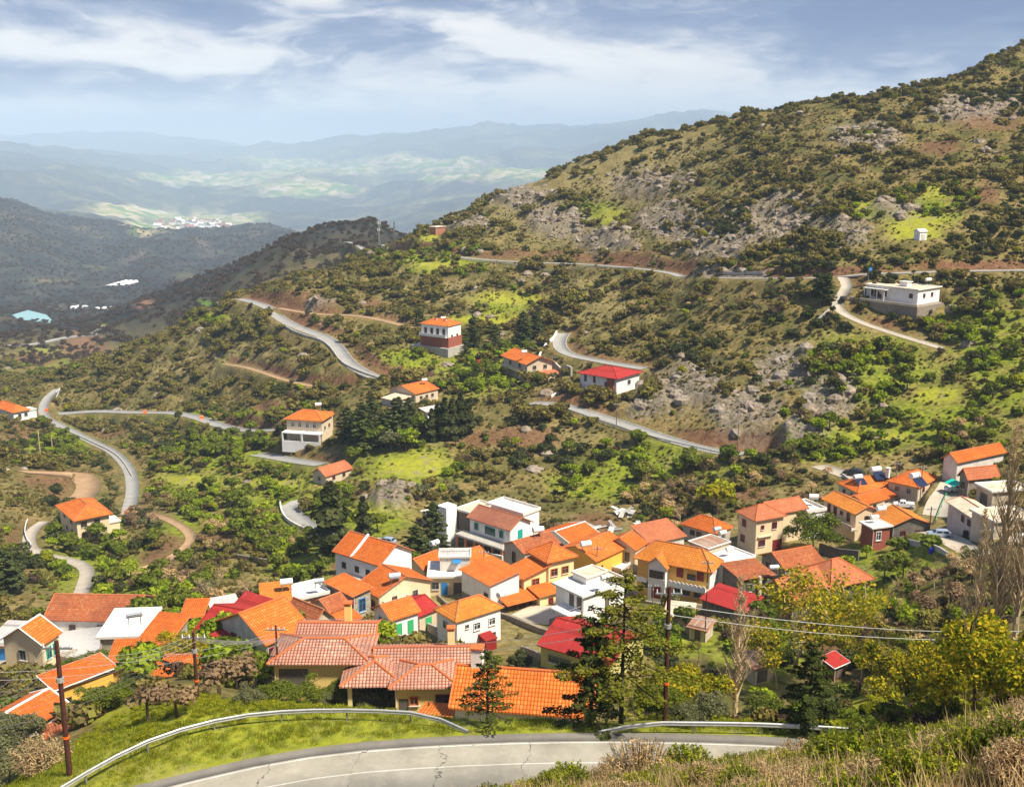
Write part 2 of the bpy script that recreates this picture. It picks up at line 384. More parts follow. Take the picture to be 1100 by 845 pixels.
road('road', 'grey road winding down from the junction to the lone orange roof house', [(62,418),(48,432),(45,447),(70,462),(100,474),(122,486),(140,503),(143,525),(140,540),(137,552)], 3.8, 'asphalt', 270, 4)
road('road', 'narrow lane looping below the lone orange roof house', [(48,560),(32,570),(30,586),(50,597),(80,605),(96,615),(90,632),(82,650)], 2.9, 'concrete', 180, 3)
road('road', 'short road stretch beside the parked cars left of the cypresses', [(275,488),(292,491),(318,496),(345,499)], 4.5, 'asphalt', 240, 3)
road('road', 'curved lane behind the tall dark conifer', [(330,538),(308,546),(318,558),(340,568),(360,577)], 4.2, 'asphalt', 200, 3)
road('track', 'reddish earth track through the orchard', [(150,612),(175,602),(195,590),(210,575),(185,560),(160,552),(145,548)], 2.6, 'dirtroad', 190, 3)
road('track', 'bare dirt terrace on the left slope', [(25,507),(60,510),(90,517),(98,528),(85,538)], 7.0, 'dirtroad', 250, 5)
road('road', 'village street along the low stone wall', [(-10,712),(35,710),(62,700),(85,690),(92,676),(75,668)], 5.0, 'concrete', 120, 3, 0)
road('yard', 'gravel yard with pale stones beside the flat roofed stone house', [(70,672),(85,688),(100,697),(122,699)], 10.0, 'gravel', 120, 3, 0)
road('road', 'pale concrete ramp rising between village walls', [(1008,555),(1012,540),(1020,530),(1026,520)], 6.0, 'concrete', 190, 2, 0)
road('road', 'village street below the concrete ramp', [(965,574),(990,572),(1015,577),(1045,590),(1080,592)], 5.5, 'concrete', 170, 3, 0)
road('road', 'village street behind the orange roofs with the parked dark car', [(880,500),(905,508),(920,514),(935,520),(965,545)], 5.0, 'concrete', 200, 3, 0)
road('yard', 'lilac grey paved yard in front of the balconied house', [(690,632),(715,640),(745,646)], 6.0, 'paving', 150, 2, 0)
road('yard', 'pale concrete courtyard beside the yellow house', [(560,655),(580,660),(605,660)], 7.5, 'court', 140, 2, 0)
road('road', 'far valley road beyond the left spur', [(0,372),(40,368),(75,363),(100,355),(112,352)], 9.0, 'asphalt', 700, 10, 0)
# ================================================================ MATERIALS
M = {}
def stucco(key, c, dirt=.25, sc=1.0):
    t = NT(key); co = t.coord()
    n = t.noise(co, .5 * sc, 5, .6); n2 = t.noise(co, 6, 4)
    st = t.n('ShaderNodeMapping'); st.inputs['Scale'].default_value = (2.2, 2.2, .25); t.l(co, st.inputs[0])
    n3 = t.noise(st.outputs[0], 1.2, 5, .65)
    d = tuple(x * .62 for x in c); e = (c[0]*.75, c[1]*.7, c[2]*.6)
    a = t.mix(t.mapr(n, .45, .75, 0, dirt*1.6), c, d); a = t.mix(t.mapr(n3, .55, .8, 0, dirt*1.8), a, e)
    M[key] = t.bsdf(a, .92, n2, .25, .02)
def stone(key, a, b, m, sc=2.6):
    t = NT(key); co = t.coord()
    w = t.n('ShaderNodeVectorMath', operation='MULTIPLY'); t.l(co, w.inputs[0]); w.inputs[1].default_value = (1, 1, 1.7)
    v = t.n('ShaderNodeTexVoronoi'); v.inputs['Scale'].default_value = sc; t.l(w.outputs[0], v.inputs['Vector'])
    e = t.n('ShaderNodeTexVoronoi', feature='DISTANCE_TO_EDGE'); e.inputs['Scale'].default_value = sc; t.l(w.outputs[0], e.inputs['Vector'])
    sp = t.n('ShaderNodeSeparateColor'); t.l(v.outputs['Color'], sp.inputs[0])
    c = t.mix(sp.outputs[0], a, b); c = t.mix(t.mapr(e.outputs['Distance'], .02, .07, 1, 0), c, m)
    c = t.mix(t.mapr(t.noise(co, .6, 5), .5, .8, 0, .5), c, tuple(x*.6 for x in a))
    M[key] = t.bsdf(c, .95, t.math('MINIMUM', e.outputs['Distance'], .12), .9, .25)
def tiles(key, a, b, dk, lt=None, row=.40, colw=.27, patch=.35, prof=1.0, spot=0.0):
    """clay tiles: rows and rolls across the slope, every tile its own shade"""
    t = NT(key)
    uv = t.n('ShaderNodeUVMap', uv_map='UVMap').outputs[0]
    s = t.n('ShaderNodeSeparateXYZ'); t.l(uv, s.inputs[0])
    U = t.math('DIVIDE', s.outputs[0], colw); Vv = t.math('DIVIDE', s.outputs[1], row)
    fu = t.math('FRACT', U); fv = t.math('FRACT', Vv)
    iu = t.math('FLOOR', U); iv = t.math('FLOOR', Vv)
    cb = t.n('ShaderNodeCombineXYZ'); t.l(iu, cb.inputs[0]); t.l(iv, cb.inputs[1])
    wn = t.n('ShaderNodeTexWhiteNoise', noise_dimensions='2D'); t.l(cb.outputs[0], wn.inputs['Vector'])
    hu = t.math('SINE', t.math('MULTIPLY', fu, pi))                       # the roll of a tile
    hv = t.math('SUBTRACT', 1.0, fv)                                       # lower end stands proud
    h = t.math('ADD', t.math('MULTIPLY', hu, .6), t.math('MULTIPLY', hv, .5))
    co = t.coord()
    c = t.mix(wn.outputs['Value'], a, b)
    if lt: c = t.mix(t.math('MULTIPLY', t.math('GREATER_THAN', wn.outputs['Value'], .86), .5), c, lt)
    if lt and spot: c = t.mix(t.math('MULTIPLY', t.mapr(hu, .55, .8, 0, 1), t.mapr(fv, .25, .45, 0, spot)), c, lt)
    c = t.mix(t.mapr(t.noise(co, .45, 5, .6), .48, .78, 0, patch), c, dk)
    c = t.mix(t.mapr(t.noise(co, 2.5, 4, .6), .6, .8, 0, patch * .7), c, (a[0]*.45, a[1]*.5, a[2]*.6))
    c = t.mix(t.mapr(t.noise(co, .22, 6, .7), .42, .70, 0, .55), c, (b[0]*.72, b[1]*.62, b[2]*.7)); wr = t.n('ShaderNodeTexWhiteNoise', noise_dimensions='1D'); t.l(iv, wr.inputs['W']); c = t.mix(t.math('MULTIPLY', wr.outputs['Value'], .28), c, (b[0]*.6, b[1]*.6, b[2]*.6))
    su = t.n('ShaderNodeMapping'); su.inputs['Scale'].default_value = (2.6, .35, 1); t.l(uv, su.inputs[0]); c = t.mix(t.mapr(t.noise(su.outputs[0], 1.0, 6, .7), .50, .72, 0, .6), c, dk); c = t.mix(t.mapr(t.noise(co, 1.1, 6, .75), .60, .72, 0, .55), c, (a[0]*.8+.12, a[1]+.14, a[2]+.09))
    gap = t.math('MAXIMUM', t.math('LESS_THAN', hu, .28), t.math('LESS_THAN', fv, .11))
    c = t.mix(t.math('MULTIPLY', gap, .6 * prof), c, tuple(x * .22 for x in a))
    M[key] = t.bsdf(c, .88, h, .8, .07, spec=.2)
def plain(key, c, rough=.6, metal=0, var=.15, sc=3):
    t = NT(key); co = t.coord()
    a = t.mix(t.mapr(t.noise(co, sc, 4), .4, .75, 0, 1), c, tuple(x * (1 - var) for x in c))
    M[key] = t.bsdf(a, rough, metal=metal)
stucco('white_wall', (.80,.79,.77)); stucco('cream_wall', (.72,.58,.38)); stucco('yellow_wall', (.82,.60,.20), .12); stucco('pale_yellow_wall', (.85,.70,.36), .12)
stucco('ochre_wall', (.80,.45,.07), .2); stucco('beige_wall', (.60,.50,.36)); stucco('grey_wall', (.50,.45,.40), .4); stucco('old_wall', (.52,.44,.33), .7); stucco('pink_wall', (.60,.45,.36), .3)
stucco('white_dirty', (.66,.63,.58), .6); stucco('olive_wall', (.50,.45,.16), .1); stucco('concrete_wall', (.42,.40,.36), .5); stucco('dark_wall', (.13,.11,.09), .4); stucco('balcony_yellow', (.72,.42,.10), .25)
stone('stone_wall', (.30,.25,.19), (.17,.14,.11), (.36,.32,.26)); stone('dark_stone', (.16,.14,.12), (.09,.08,.075), (.22,.2,.17)); stone('pale_stone', (.42,.37,.29), (.26,.22,.17), (.46,.42,.35))
stone('red_brick', (.40,.085,.045), (.28,.06,.035), (.33,.2,.15), 4.5); stone('brick', (.42,.12,.06), (.34,.10,.05), (.4,.3,.22), 4)
tiles('tile_orange', (.66,.165,.022), (.50,.11,.016), (.33,.09,.03), (.72,.24,.05))
tiles('tile_vivid', (.74,.17,.02), (.58,.11,.012), (.40,.10,.02), (.80,.34,.09), row=.42, colw=.30, patch=.15, prof=1.3, spot=.45)
tiles('tile_yellowish', (.70,.26,.035), (.56,.17,.025), (.42,.16,.04), (.74,.36,.08))
tiles('tile_old', (.48,.15,.055), (.33,.09,.035), (.15,.07,.04), (.55,.27,.13), patch=.75)
tiles('tile_pink', (.44,.175,.11), (.34,.125,.08), (.26,.11,.07), (.66,.45,.33), row=.40, colw=.33, patch=.10, prof=1.3, spot=.75)
tiles('tile_brown', (.44,.17,.095), (.33,.12,.07), (.22,.1,.06), (.5,.27,.18), patch=.3)
tiles('tile_salmon', (.56,.19,.085), (.46,.14,.06), (.33,.12,.07), (.60,.27,.13), patch=.3)
tiles('sheet_red', (.44,.035,.03), (.38,.03,.026), (.26,.04,.03), row=6.0, colw=.25, patch=.2, prof=.6)
tiles('sheet_rust', (.34,.15,.08), (.45,.36,.28), (.20,.08,.04), row=5.0, colw=.3, patch=.8)
tiles('sheet_pale', (.62,.62,.60), (.52,.52,.50), (.40,.30,.22), row=5.0, colw=.3, patch=.3)
plain('flat_roof', (.74,.71,.66), .9, var=.4, sc=1.2); plain('roof_beige', (.62,.52,.38), .9, var=.4, sc=1)
plain('white_paint', (.80,.80,.78), .5); plain('fascia', (.74,.70,.64), .6); plain('tile_trim', (.50,.17,.07), .8, var=.4); plain('terra_trim', (.55,.14,.04), .7); plain('dark_red', (.20,.018,.018), .5); plain('brown_wood', (.12,.055,.03), .7)
plain('blue_paint', (.03,.22,.55), .5); plain('green_paint', (.05,.42,.16), .6); plain('teal_paint', (.01,.36,.30), .6); plain('metal_grey', (.35,.36,.37), .45, .6); plain('galv', (.56,.57,.58), .42, .55, .25, 2)
plain('pole_wood', (.085,.028,.02), .8, var=.5, sc=6); plain('pole_grey', (.16,.13,.11), .8); plain('insulator', (.75,.75,.75), .4); plain('cable', (.42,.42,.42), .5, .3)
plain('orange_plastic', (.85,.14,.01), .5); plain('red_plastic', (.60,.02,.02), .5); plain('rubber', (.02,.02,.02), .8); plain('car_dark', (.03,.035,.045), .25, .2); plain('car_silver', (.42,.50,.62), .25, .4); plain('car_white', (.78,.78,.78), .3); plain('car_red', (.45,.03,.02), .3)
plain('tank_white', (.82,.82,.80), .4); plain('tank_blue', (.50,.60,.68), .4, .3); plain('tarp_teal', (.0,.50,.36), .6); plain('blue_plastic', (.01,.03,.50), .5); plain('lamp_lens', (.8,.75,.6), .2); plain('awning_blue', (.02,.2,.6), .6)
def glass(key, c, r=.12):
    t = NT(key); M[key] = t.bsdf(c, r, spec=.6)
glass('pane', (.035,.04,.05)); glass('car_glass', (.02,.025,.03), .06)
plain('solar_panel', (.02,.03,.07), .15)

def road_mat(key, a, b, crack=False, sc=1.0):
    t = NT(key); co = t.coord()
    n = t.noise(co, .35 * sc, 6, .6); n2 = t.noise(co, 14, 3, .7); n3 = t.noise(co, 1.8, 5, .6)
    c = t.mix(t.mapr(n, .35, .7), a, b); c = t.mix(t.mapr(n2, .4, .7, 0, .22), c, tuple(x*.6 for x in a)); c = t.mix(t.mapr(n3, .5, .75, 0, .25), c, tuple(min(1, x*1.35) for x in b))
    if crack:
        # tyre-worn lanes run along the road, cracks wander across it
        sx = t.n('ShaderNodeSeparateXYZ'); t.l(co, sx.inputs[0])
        wb = t.noise(co, .42, 7, .62); wb2 = t.noise(co, .13, 5, .6)
        X = t.math('ADD', t.math('MULTIPLY', sx.outputs[0], .19), t.math('MULTIPLY', wb, .62))
        e = t.math('ABSOLUTE', t.math('SUBTRACT', t.math('FRACT', X), .5))
        c = t.mix(t.math('MULTIPLY', t.mapr(e, .003, .009, .95, 0), t.mapr(n, .38, .5, .2, 1)), c, (.08,.075,.065))
        Yc = t.math('ADD', t.math('MULTIPLY', sx.outputs[1], .14), t.math('MULTIPLY', wb2, 1.3))
        e2 = t.math('ABSOLUTE', t.math('SUBTRACT', t.math('FRACT', Yc), .5))
        c = t.mix(t.math('MULTIPLY', t.mapr(e2, .003, .010, .6, 0), t.mapr(n3, .5, .6, 0, 1)), c, (.09,.085,.075))
    M[key] = t.bsdf(c, .93, n2, .25, .02)
road_mat('asphalt_near', (.24,.225,.185), (.35,.33,.275), True); road_mat('asphalt', (.25,.25,.235), (.33,.32,.30)); road_mat('concrete', (.34,.30,.24), (.44,.39,.32)); road_mat('court', (.52,.45,.34), (.62,.55,.43)); road_mat('dirtroad', (.30,.19,.10), (.40,.27,.155)); road_mat('gravel', (.48,.46,.42), (.60,.58,.55), sc=6); road_mat('paving', (.40,.39,.42), (.46,.45,.48)); road_mat('shoulder', (.14,.13,.115), (.21,.195,.165))
road_mat('line_white', (.42,.41,.37), (.58,.57,.53), True); road_mat('farm_plastic', (.7,.72,.72), (.78,.8,.8)); 
t = NT('water'); M['water'] = t.bsdf((.28,.50,.48), .08, t.noise(t.coord(), .2, 3), .1, .3, spec=.5)

# ---- the ground itself
def ground_mat():
    t = NT('hillside_soil'); co = t.coord()
    za = t.n('ShaderNodeVertexColor', layer_name='zoneA'); zb = t.n('ShaderNodeVertexColor', layer_name='zoneB'); zc = t.n('ShaderNodeVertexColor', layer_name='zoneC')
    A = t.n('ShaderNodeSeparateColor'); t.l(za.outputs[0], A.inputs[0]); B = t.n('ShaderNodeSeparateColor'); t.l(zb.outputs[0], B.inputs[0]); Cc = t.n('ShaderNodeSeparateColor'); t.l(zc.outputs[0], Cc.inputs[0])
    rock, soil, lush = A.outputs; yell, farm, cut = B.outputs; far, near, tan_ = Cc.outputs
    n1 = t.noise(co, .09, 7, .62); n2 = t.noise(co, .8, 5, .6); n3 = t.noise(co, 5, 4, .7); n4 = t.noise(co, .02, 4, .5)
    # dry open hillside: olive tufts over tan earth
    c = t.ramp(n2, [(.30, (.085,.066,.024)), (.46, (.165,.125,.042)), (.58, (.24,.18,.07)), (.75, (.31,.23,.115))])
    c = t.mix(t.mapr(n1, .42, .62), c, t.ramp(n3, [(.3, (.050,.052,.016)), (.6, (.110,.108,.030)), (.8, (.17,.14,.06))]))
    c = t.mix(t.math('MULTIPLY', tan_, t.mapr(n3, .3, .6, .35, .8)), c, t.ramp(n2, [(.3, (.12,.10,.035)), (.6, (.27,.22,.095)), (.8, (.34,.27,.14))]))
    g = t.ramp(n2, [(.28, (.055,.080,.008)), (.42, (.14,.185,.010)), (.55, (.25,.30,.012)), (.75, (.40,.39,.02))])
    g = t.mix(t.mapr(n3, .42, .70, 0, .7), g, (.035,.06,.010)); g = t.mix(t.mapr(n1, .50, .66, 0, .55), g, (.13,.115,.045))
    c = t.mix(t.math('MULTIPLY', lush, t.mapr(n1, .35, .55, .45, 1.0)), c, g)
    y = t.ramp(n3, [(.3, (.14,.19,.015)), (.55, (.33,.33,.03)), (.8, (.50,.42,.04))])
    c = t.mix(t.math('MULTIPLY', yell, t.mapr(n2, .35, .55, .5, 1)), c, y)
    s = t.ramp(n2, [(.3, (.085,.042,.022)), (.55, (.165,.085,.045)), (.75, (.26,.155,.085))])
    c = t.mix(t.math('MAXIMUM', soil, cut), c, s)
    vv = t.n('ShaderNodeTexVoronoi'); vv.inputs['Scale'].default_value = .35; t.l(co, vv.inputs['Vector'])
    r = t.ramp(t.noise(co, 1.4, 7, .75), [(.32, (.06,.05,.04)), (.48, (.20,.165,.125)), (.62, (.34,.29,.225)), (.8, (.45,.40,.33))])
    c = t.mix(t.math('MULTIPLY', rock, t.mapr(n2, .36, .5, 0, 1)), c, r)
    pb = t.noise(co, .42, 6, .7); c = t.mix(t.math('MULTIPLY', t.math('MULTIPLY', yell, lush), t.mapr(pb, .52, .62, 0, .8)), c, t.ramp(n3, [(.3, (.15,.115,.06)), (.6, (.30,.25,.16)), (.8, (.42,.37,.27))]))
    # near dry grass
    nn = t.ramp(n3, [(.3, (.13,.10,.04)), (.5, (.30,.24,.12)), (.7, (.42,.34,.19))])
    nn = t.mix(t.mapr(n2, .42, .62), nn, t.ramp(n3, [(.3, (.06,.10,.012)), (.7, (.17,.21,.03))]))
    c = t.mix(near, c, nn)
    # distant country: wooded slopes, clearings and fields, darkened towards blue for cloud shade
    f1 = t.noise(co, .0016, 8, .62); f2 = t.noise(co, .012, 6, .7); f3 = t.noise(co, .05, 5, .7)
    fc = t.ramp(f2, [(.30, (.012,.015,.018)), (.5, (.026,.027,.028)), (.64, (.055,.052,.045)), (.8, (.14,.12,.085))])
    fc = t.mix(t.mapr(f3, .5, .72, 0, .5), fc, (.015,.022,.010))
    gy_ = t.n('ShaderNodeSeparateXYZ'); t.l(co, gy_.inputs[0]); fc = t.mix(t.math('MULTIPLY', t.mapr(f1, .50, .66, 0, .75), t.mapr(gy_.outputs[1], 3300, 4800, .12, 1.0)), fc, t.ramp(f2, [(.35, (.09,.10,.035)), (.55, (.19,.19,.07)), (.7, (.34,.29,.15))]))  # clearings thinned on the nearer hills, putting their cloud shade into the colour
    fv = t.n('ShaderNodeTexVoronoi'); fv.inputs['Scale'].default_value = .011; t.l(co, fv.inputs['Vector'])
    sp = t.n('ShaderNodeSeparateColor'); t.l(fv.outputs['Color'], sp.inputs[0])
    ff = t.ramp(sp.outputs[0], [(0, (.10,.22,.03)), (.25, (.30,.30,.09)), (.5, (.45,.38,.20)), (.75, (.14,.20,.05)), (.9, (.5,.42,.3))], 'CONSTANT')
    fc = t.mix(t.math('MULTIPLY', farm, t.mapr(f3, .35, .5, .4, 1)), fc, ff)
    fc = t.mix(soil, fc, (.22,.12,.07))
    c = t.mix(far, c, fc)
    hh = t.math('ADD', t.math('MULTIPLY', n3, .25), n2)
    hh = t.math('ADD', hh, t.math('MULTIPLY', rock, t.math('MULTIPLY', t.noise(co, .9, 7, .75), 2.5)))
    return t.bsdf(c, .97, hh, .6, .55, spec=.08)
M['ground'] = ground_mat()

# ---- foliage: each plant its own shade, each clump of leaves light or dark
def leafmat(key, cols, trans=.25, sc=1.3, dark=.5, islw=.3):
    t = NT(key); co = t.coord(); r = t.rnd()
    n = len(cols)
    v = t.noise(co, sc, 3, .7)
    g = t.n('ShaderNodeNewGeometry')
    isl = g.outputs['Random Per Island']
    base = t.ramp(t.math('ADD', t.math('MULTIPLY', r, 1 - islw), t.math('MULTIPLY', isl, islw)), [(i / max(1, n - 1), c) for i, c in enumerate(cols)])
    c = t.mix(t.mapr(v, .38, .62, dark, 0), base, tuple(x * .35 for x in cols[0]))
    c = t.mix(t.mapr(isl, .3, 1, 0, .6), c, tuple(min(1, x * 1.7 + .02) for x in cols[-1]))
    d = t.n('ShaderNodeBsdfDiffuse'); t.l(c, d.inputs[0])
    tr = t.n('ShaderNodeBsdfTranslucent'); t.l(c, tr.inputs[0])
    mx = t.n('ShaderNodeMixShader'); mx.inputs[0].default_value = trans
    t.l(d.outputs[0], mx.inputs[1]); t.l(tr.outputs[0], mx.inputs[2]); t.l(mx.outputs[0], t.out.inputs[0]); M[key] = t.m
leafmat('leaf_bright', [(.115,.190,.010), (.20,.29,.012), (.31,.34,.018)], .3, 1.3, .6)
leafmat('leaf_mid', [(.075,.110,.012), (.11,.150,.014), (.16,.18,.018)], .3, 1.3, .4)
leafmat('leaf_dark', [(.034,.045,.014), (.050,.062,.018), (.07,.075,.022)], .25, 1.3, .4)
leafmat('leaf_scrub', [(.080,.060,.024), (.125,.096,.034), (.15,.125,.034), (.22,.16,.065), (.12,.125,.028), (.18,.165,.024)], .3, 1.3, .3)
leafmat('leaf_pine', [(.045,.068,.018), (.065,.088,.024), (.085,.10,.03)]); leafmat('leaf_olive', [(.115,.125,.055), (.155,.16,.07)])
leafmat('leaf_yellow', [(.26,.28,.015), (.38,.32,.015), (.22,.27,.015)], .35)
leafmat('leaf_gold', [(.10,.15,.008), (.20,.25,.012), (.30,.30,.012), (.52,.36,.012)], .4, .6, .45, .6)
leafmat('leaf_purple', [(.060,.036,.024), (.085,.056,.036)])
leafmat('leaf_conifer', [(.034,.050,.010), (.055,.070,.012)], .15, 1.0)
leafmat('leaf_cedar', [(.10,.115,.010), (.16,.16,.012)], .2, .7, .75)
leafmat('twig', [(.20,.13,.065), (.30,.20,.10), (.15,.10,.06)], .1)
leafmat('twig_pale', [(.62,.45,.22), (.52,.36,.17)], .3)
leafmat('straw', [(.50,.38,.16), (.68,.54,.28), (.52,.33,.17)], .35)
leafmat('grass_green', [(.12,.20,.012), (.20,.27,.015), (.36,.33,.02)], .35)
plain('bark', (.11,.075,.05), .95, var=.5); plain('bark_pale', (.52,.40,.24), .9, var=.4); plain('bark_dark', (.05,.035,.025), .95, var=.4)
# ================================================================ BUILDINGS
PADS = []
def hash_(t_): return sum(ord(c_) * (i_ + 1) for i_, c_ in enumerate(t_))
def solve(L, Cn, R, h, wx=None, wy=None, ymin=85, wR=1.0, Y=None):
    """lay out a building from its near eave corner and the ends of its two eaves"""
    c = hit(Cn[0], Cn[1], h, ymin) if Y is None else pt(Cn[0], Cn[1], Y)
    z = c[2]; vr = vl = None
    if R: vr = sight_on_z(*R, z) - c
    if L: vl = sight_on_z(*L, z) - c
    if vr is not None and vl is not None:
        ar = atan2(vr[1], vr[0]); al = atan2(vl[1], vl[0]) - pi / 2
        lr, ll = np.hypot(*vr[:2]) * wR, np.hypot(*vl[:2])
        a = atan2(sin(ar)*lr + sin(al)*ll, cos(ar)*lr + cos(al)*ll)
    elif vr is not None: a = atan2(vr[1], vr[0])
    else: a = atan2(vl[1], vl[0]) - pi / 2
    if wx is None: wx = float(np.hypot(*vr[:2]))
    if wy is None: wy = float(np.hypot(*vl[:2]))
    return (c[0], c[1], z - h), a, wx, wy
def pad(loc, a, wx, wy, x0=0, y0=0, B=2.5):
    PADS.append((loc, a, x0, y0, wx, wy, B))
def apply_pads():
    global GZ
    for loc, a, x0, y0, wx, wy, B in PADS:
        dx = GX - loc[0]; dy = GY - loc[1]; R = wx + wy + B + 4
        m = (np.abs(dx) < R) & (np.abs(dy) < R)
        lx = dx[m]*cos(a) + dy[m]*sin(a) - x0; ly = -dx[m]*sin(a) + dy[m]*cos(a) - y0
        d = np.hypot(np.maximum(np.maximum(-lx, lx - wx), 0), np.maximum(np.maximum(-ly, ly - wy), 0))
        k = (1 - sstep(.6, .6 + B, d)) * (1 - roadmask[m])
        GZ[m] = GZ[m] * (1 - k) + (loc[2] - .1) * k

def roof_uv(o):
    me = o.data; uv = me.uv_layers[0].data
    for p in me.polygons:
        n = p.normal; e = Vector((0, 0, 1)).cross(n)
        if e.length < .05: e = Vector((1, 0, 0))
        e.normalize(); v = n.cross(e)
        for li in p.loop_indices:
            q = me.vertices[me.loops[li].vertex_index].co; uv[li].uv = (q.dot(e) + 50, q.dot(v) + 50)

def roof_mesh(kind, x0, y0, wx, wy, z, rise, o=.4, th=.14, name='roof', mat='tile_orange', parent=None, trim='fascia'):
    X0, X1, Y0, Y1 = x0 - o, x0 + wx + o, y0 - o, y0 + wy + o
    b = MB(); rt = MB(); d = 0
    if kind in ('gx', 'gy'):
        half = (wy if kind == 'gx' else wx) / 2; dz = rise * o / half; zl = z - dz; zr = z + rise
        if kind == 'gx':
            ym = y0 + wy / 2
            b.slab([(X0,Y0,zl+th),(X1,Y0,zl+th),(X1,ym,zr+th),(X0,ym,zr+th)], th, 0)
            b.slab([(X1,Y1,zl+th),(X0,Y1,zl+th),(X0,ym,zr+th),(X1,ym,zr+th)], th, 0)
            rt.tube((X0-.02,ym,zr+th),(X1+.02,ym,zr+th),.13,n=6)
            verge = [((X0,Y0,zl),(X0,ym,zr)),((X0,ym,zr),(X0,Y1,zl)),((X1,Y0,zl),(X1,ym,zr)),((X1,ym,zr),(X1,Y1,zl))]
        else:
            xm = x0 + wx / 2
            b.slab([(X0,Y1,zl+th),(X0,Y0,zl+th),(xm,Y0,zr+th),(xm,Y1,zr+th)], th, 0)
            b.slab([(X1,Y0,zl+th),(X1,Y1,zl+th),(xm,Y1,zr+th),(xm,Y0,zr+th)], th, 0)
            rt.tube((xm,Y0-.02,zr+th),(xm,Y1+.02,zr+th),.13,n=6)
            verge = [((X0,Y0,zl),(xm,Y0,zr)),((xm,Y0,zr),(X1,Y0,zl)),((X0,Y1,zl),(xm,Y1,zr)),((xm,Y1,zr),(X1,Y1,zl))]
        for p, q in verge: rt.tube((p[0],p[1],p[2]+th), (q[0],q[1],q[2]+th), .09, n=5)
    elif kind == 'hip':
        zl = z - .05
        if wx >= wy:
            k = (Y1 - Y0) / 2 * .92; a = (X0 + k, (Y0+Y1)/2, zl + rise); c = (X1 - k, (Y0+Y1)/2, zl + rise)
            if a[0] > c[0]: a = c = ((X0+X1)/2, a[1], a[2])
            F = [[(X0,Y0,zl),(X1,Y0,zl),c,a],[(X1,Y1,zl),(X0,Y1,zl),a,c],[(X0,Y1,zl),(X0,Y0,zl),a],[(X1,Y0,zl),(X1,Y1,zl),c]]
            cor = [((X0,Y0,zl),a),((X0,Y1,zl),a),((X1,Y0,zl),c),((X1,Y1,zl),c),(a,c)]
        else:
            k = (X1 - X0) / 2 * .92; a = ((X0+X1)/2, Y0 + k, zl + rise); c = ((X0+X1)/2, Y1 - k, zl + rise)
            if a[1] > c[1]: a = c = (a[0], (Y0+Y1)/2, a[2])
            F = [[(X0,Y1,zl),(X0,Y0,zl),a,c],[(X1,Y0,zl),(X1,Y1,zl),c,a],[(X0,Y0,zl),(X1,Y0,zl),a],[(X1,Y1,zl),(X0,Y1,zl),c]]
            cor = [((X0,Y0,zl),a),((X1,Y0,zl),a),((X0,Y1,zl),c),((X1,Y1,zl),c),(a,c)]
        for f in F:
            f2 = []
            for p in f:
                if p not in f2: f2.append(p)
            b.poly([(p[0],p[1],p[2]+th) for p in f2], 0)
        b.poly([(X0,Y1,zl),(X1,Y1,zl),(X1,Y0,zl),(X0,Y0,zl)], 0)
        for p, q in (((X0,Y0),(X1,Y0)),((X1,Y0),(X1,Y1)),((X1,Y1),(X0,Y1)),((X0,Y1),(X0,Y0))):
            b.poly([(*p,zl),(*q,zl),(*q,zl+th),(*p,zl+th)], 0)
        for p, q in cor: rt.tube((p[0],p[1],p[2]+th+.02), (q[0],q[1],q[2]+th+.02), .12, n=6)
    elif kind in ('sy', 'sx', 'sxm'):       # lean-to, rising to +y, +x or falling to +x
        if kind == 'sy':  q = [(X0,Y0,z),(X1,Y0,z),(X1,Y1,z+rise),(X0,Y1,z+rise)]
        elif kind == 'sx': q = [(X0,Y0,z),(X1,Y0,z+rise),(X1,Y1,z+rise),(X0,Y1,z)]
        else: q = [(X0,Y0,z+rise),(X1,Y0,z),(X1,Y1,z),(X0,Y1,z+rise)]
        b.slab([(p[0],p[1],p[2]+th) for p in q], th, 0)
        for i in range(4):
            p, r_ = q[i], q[(i+1) % 4]; rt.tube((p[0],p[1],p[2]+th*.5),(r_[0],r_[1],r_[2]+th*.5), .075, n=5)
    elif kind == 'flat':
        b.slab([(X0,Y0,z+.02),(X1,Y0,z+.02),(X1,Y1,z+.02),(X0,Y1,z+.02)], .16, 0)
        for q in ((X0,X1,Y0,Y0+.2),(X0,X1,Y1-.2,Y1),(X0,X0+.2,Y0+.2,Y1-.2),(X1-.2,X1,Y0+.2,Y1-.2)):
            rt.box(*q, z+.022, z + .02 + max(.12, rise))
    r = b.build(name, M[mat], parent); roof_uv(r)
    if rt.v: rt.build('parapet' if kind == 'flat' else 'ridge_tiles' if kind in ('gx','gy','hip') else 'roof_edge', M[trim], r)
    return r

def walls(kind, x0, y0, wx, wy, h, rise, mat, parent, base=-3.0, name='wall', z0=0.0):
    b = MB(); x1, y1 = x0 + wx, y0 + wy; lo = z0 + base; t = z0 + h
    P = [(x0,y0),(x1,y0),(x1,y1),(x0,y1)]
    for i in range(4):
        p, q = P[i], P[(i+1) % 4]
        tp = tq = t; mid = None
        if kind == 'sy': tp = t + (rise if p[1] == y1 else 0); tq = t + (rise if q[1] == y1 else 0)
        if kind == 'sx': tp = t + (rise if p[0] == x1 else 0); tq = t + (rise if q[0] == x1 else 0)
        if kind == 'sxm': tp = t + (rise if p[0] == x0 else 0); tq = t + (rise if q[0] == x0 else 0)
        pts = [(*p, lo), (*q, lo), (*q, tq)]
        if (kind == 'gx' and i in (1, 3)) or (kind == 'gy' and i in (0, 2)):
            pts.append(((p[0]+q[0])/2, (p[1]+q[1])/2, t + rise))
        pts.append((*p, tp)); b.poly(pts)
    return b.build(name, M[mat], parent)

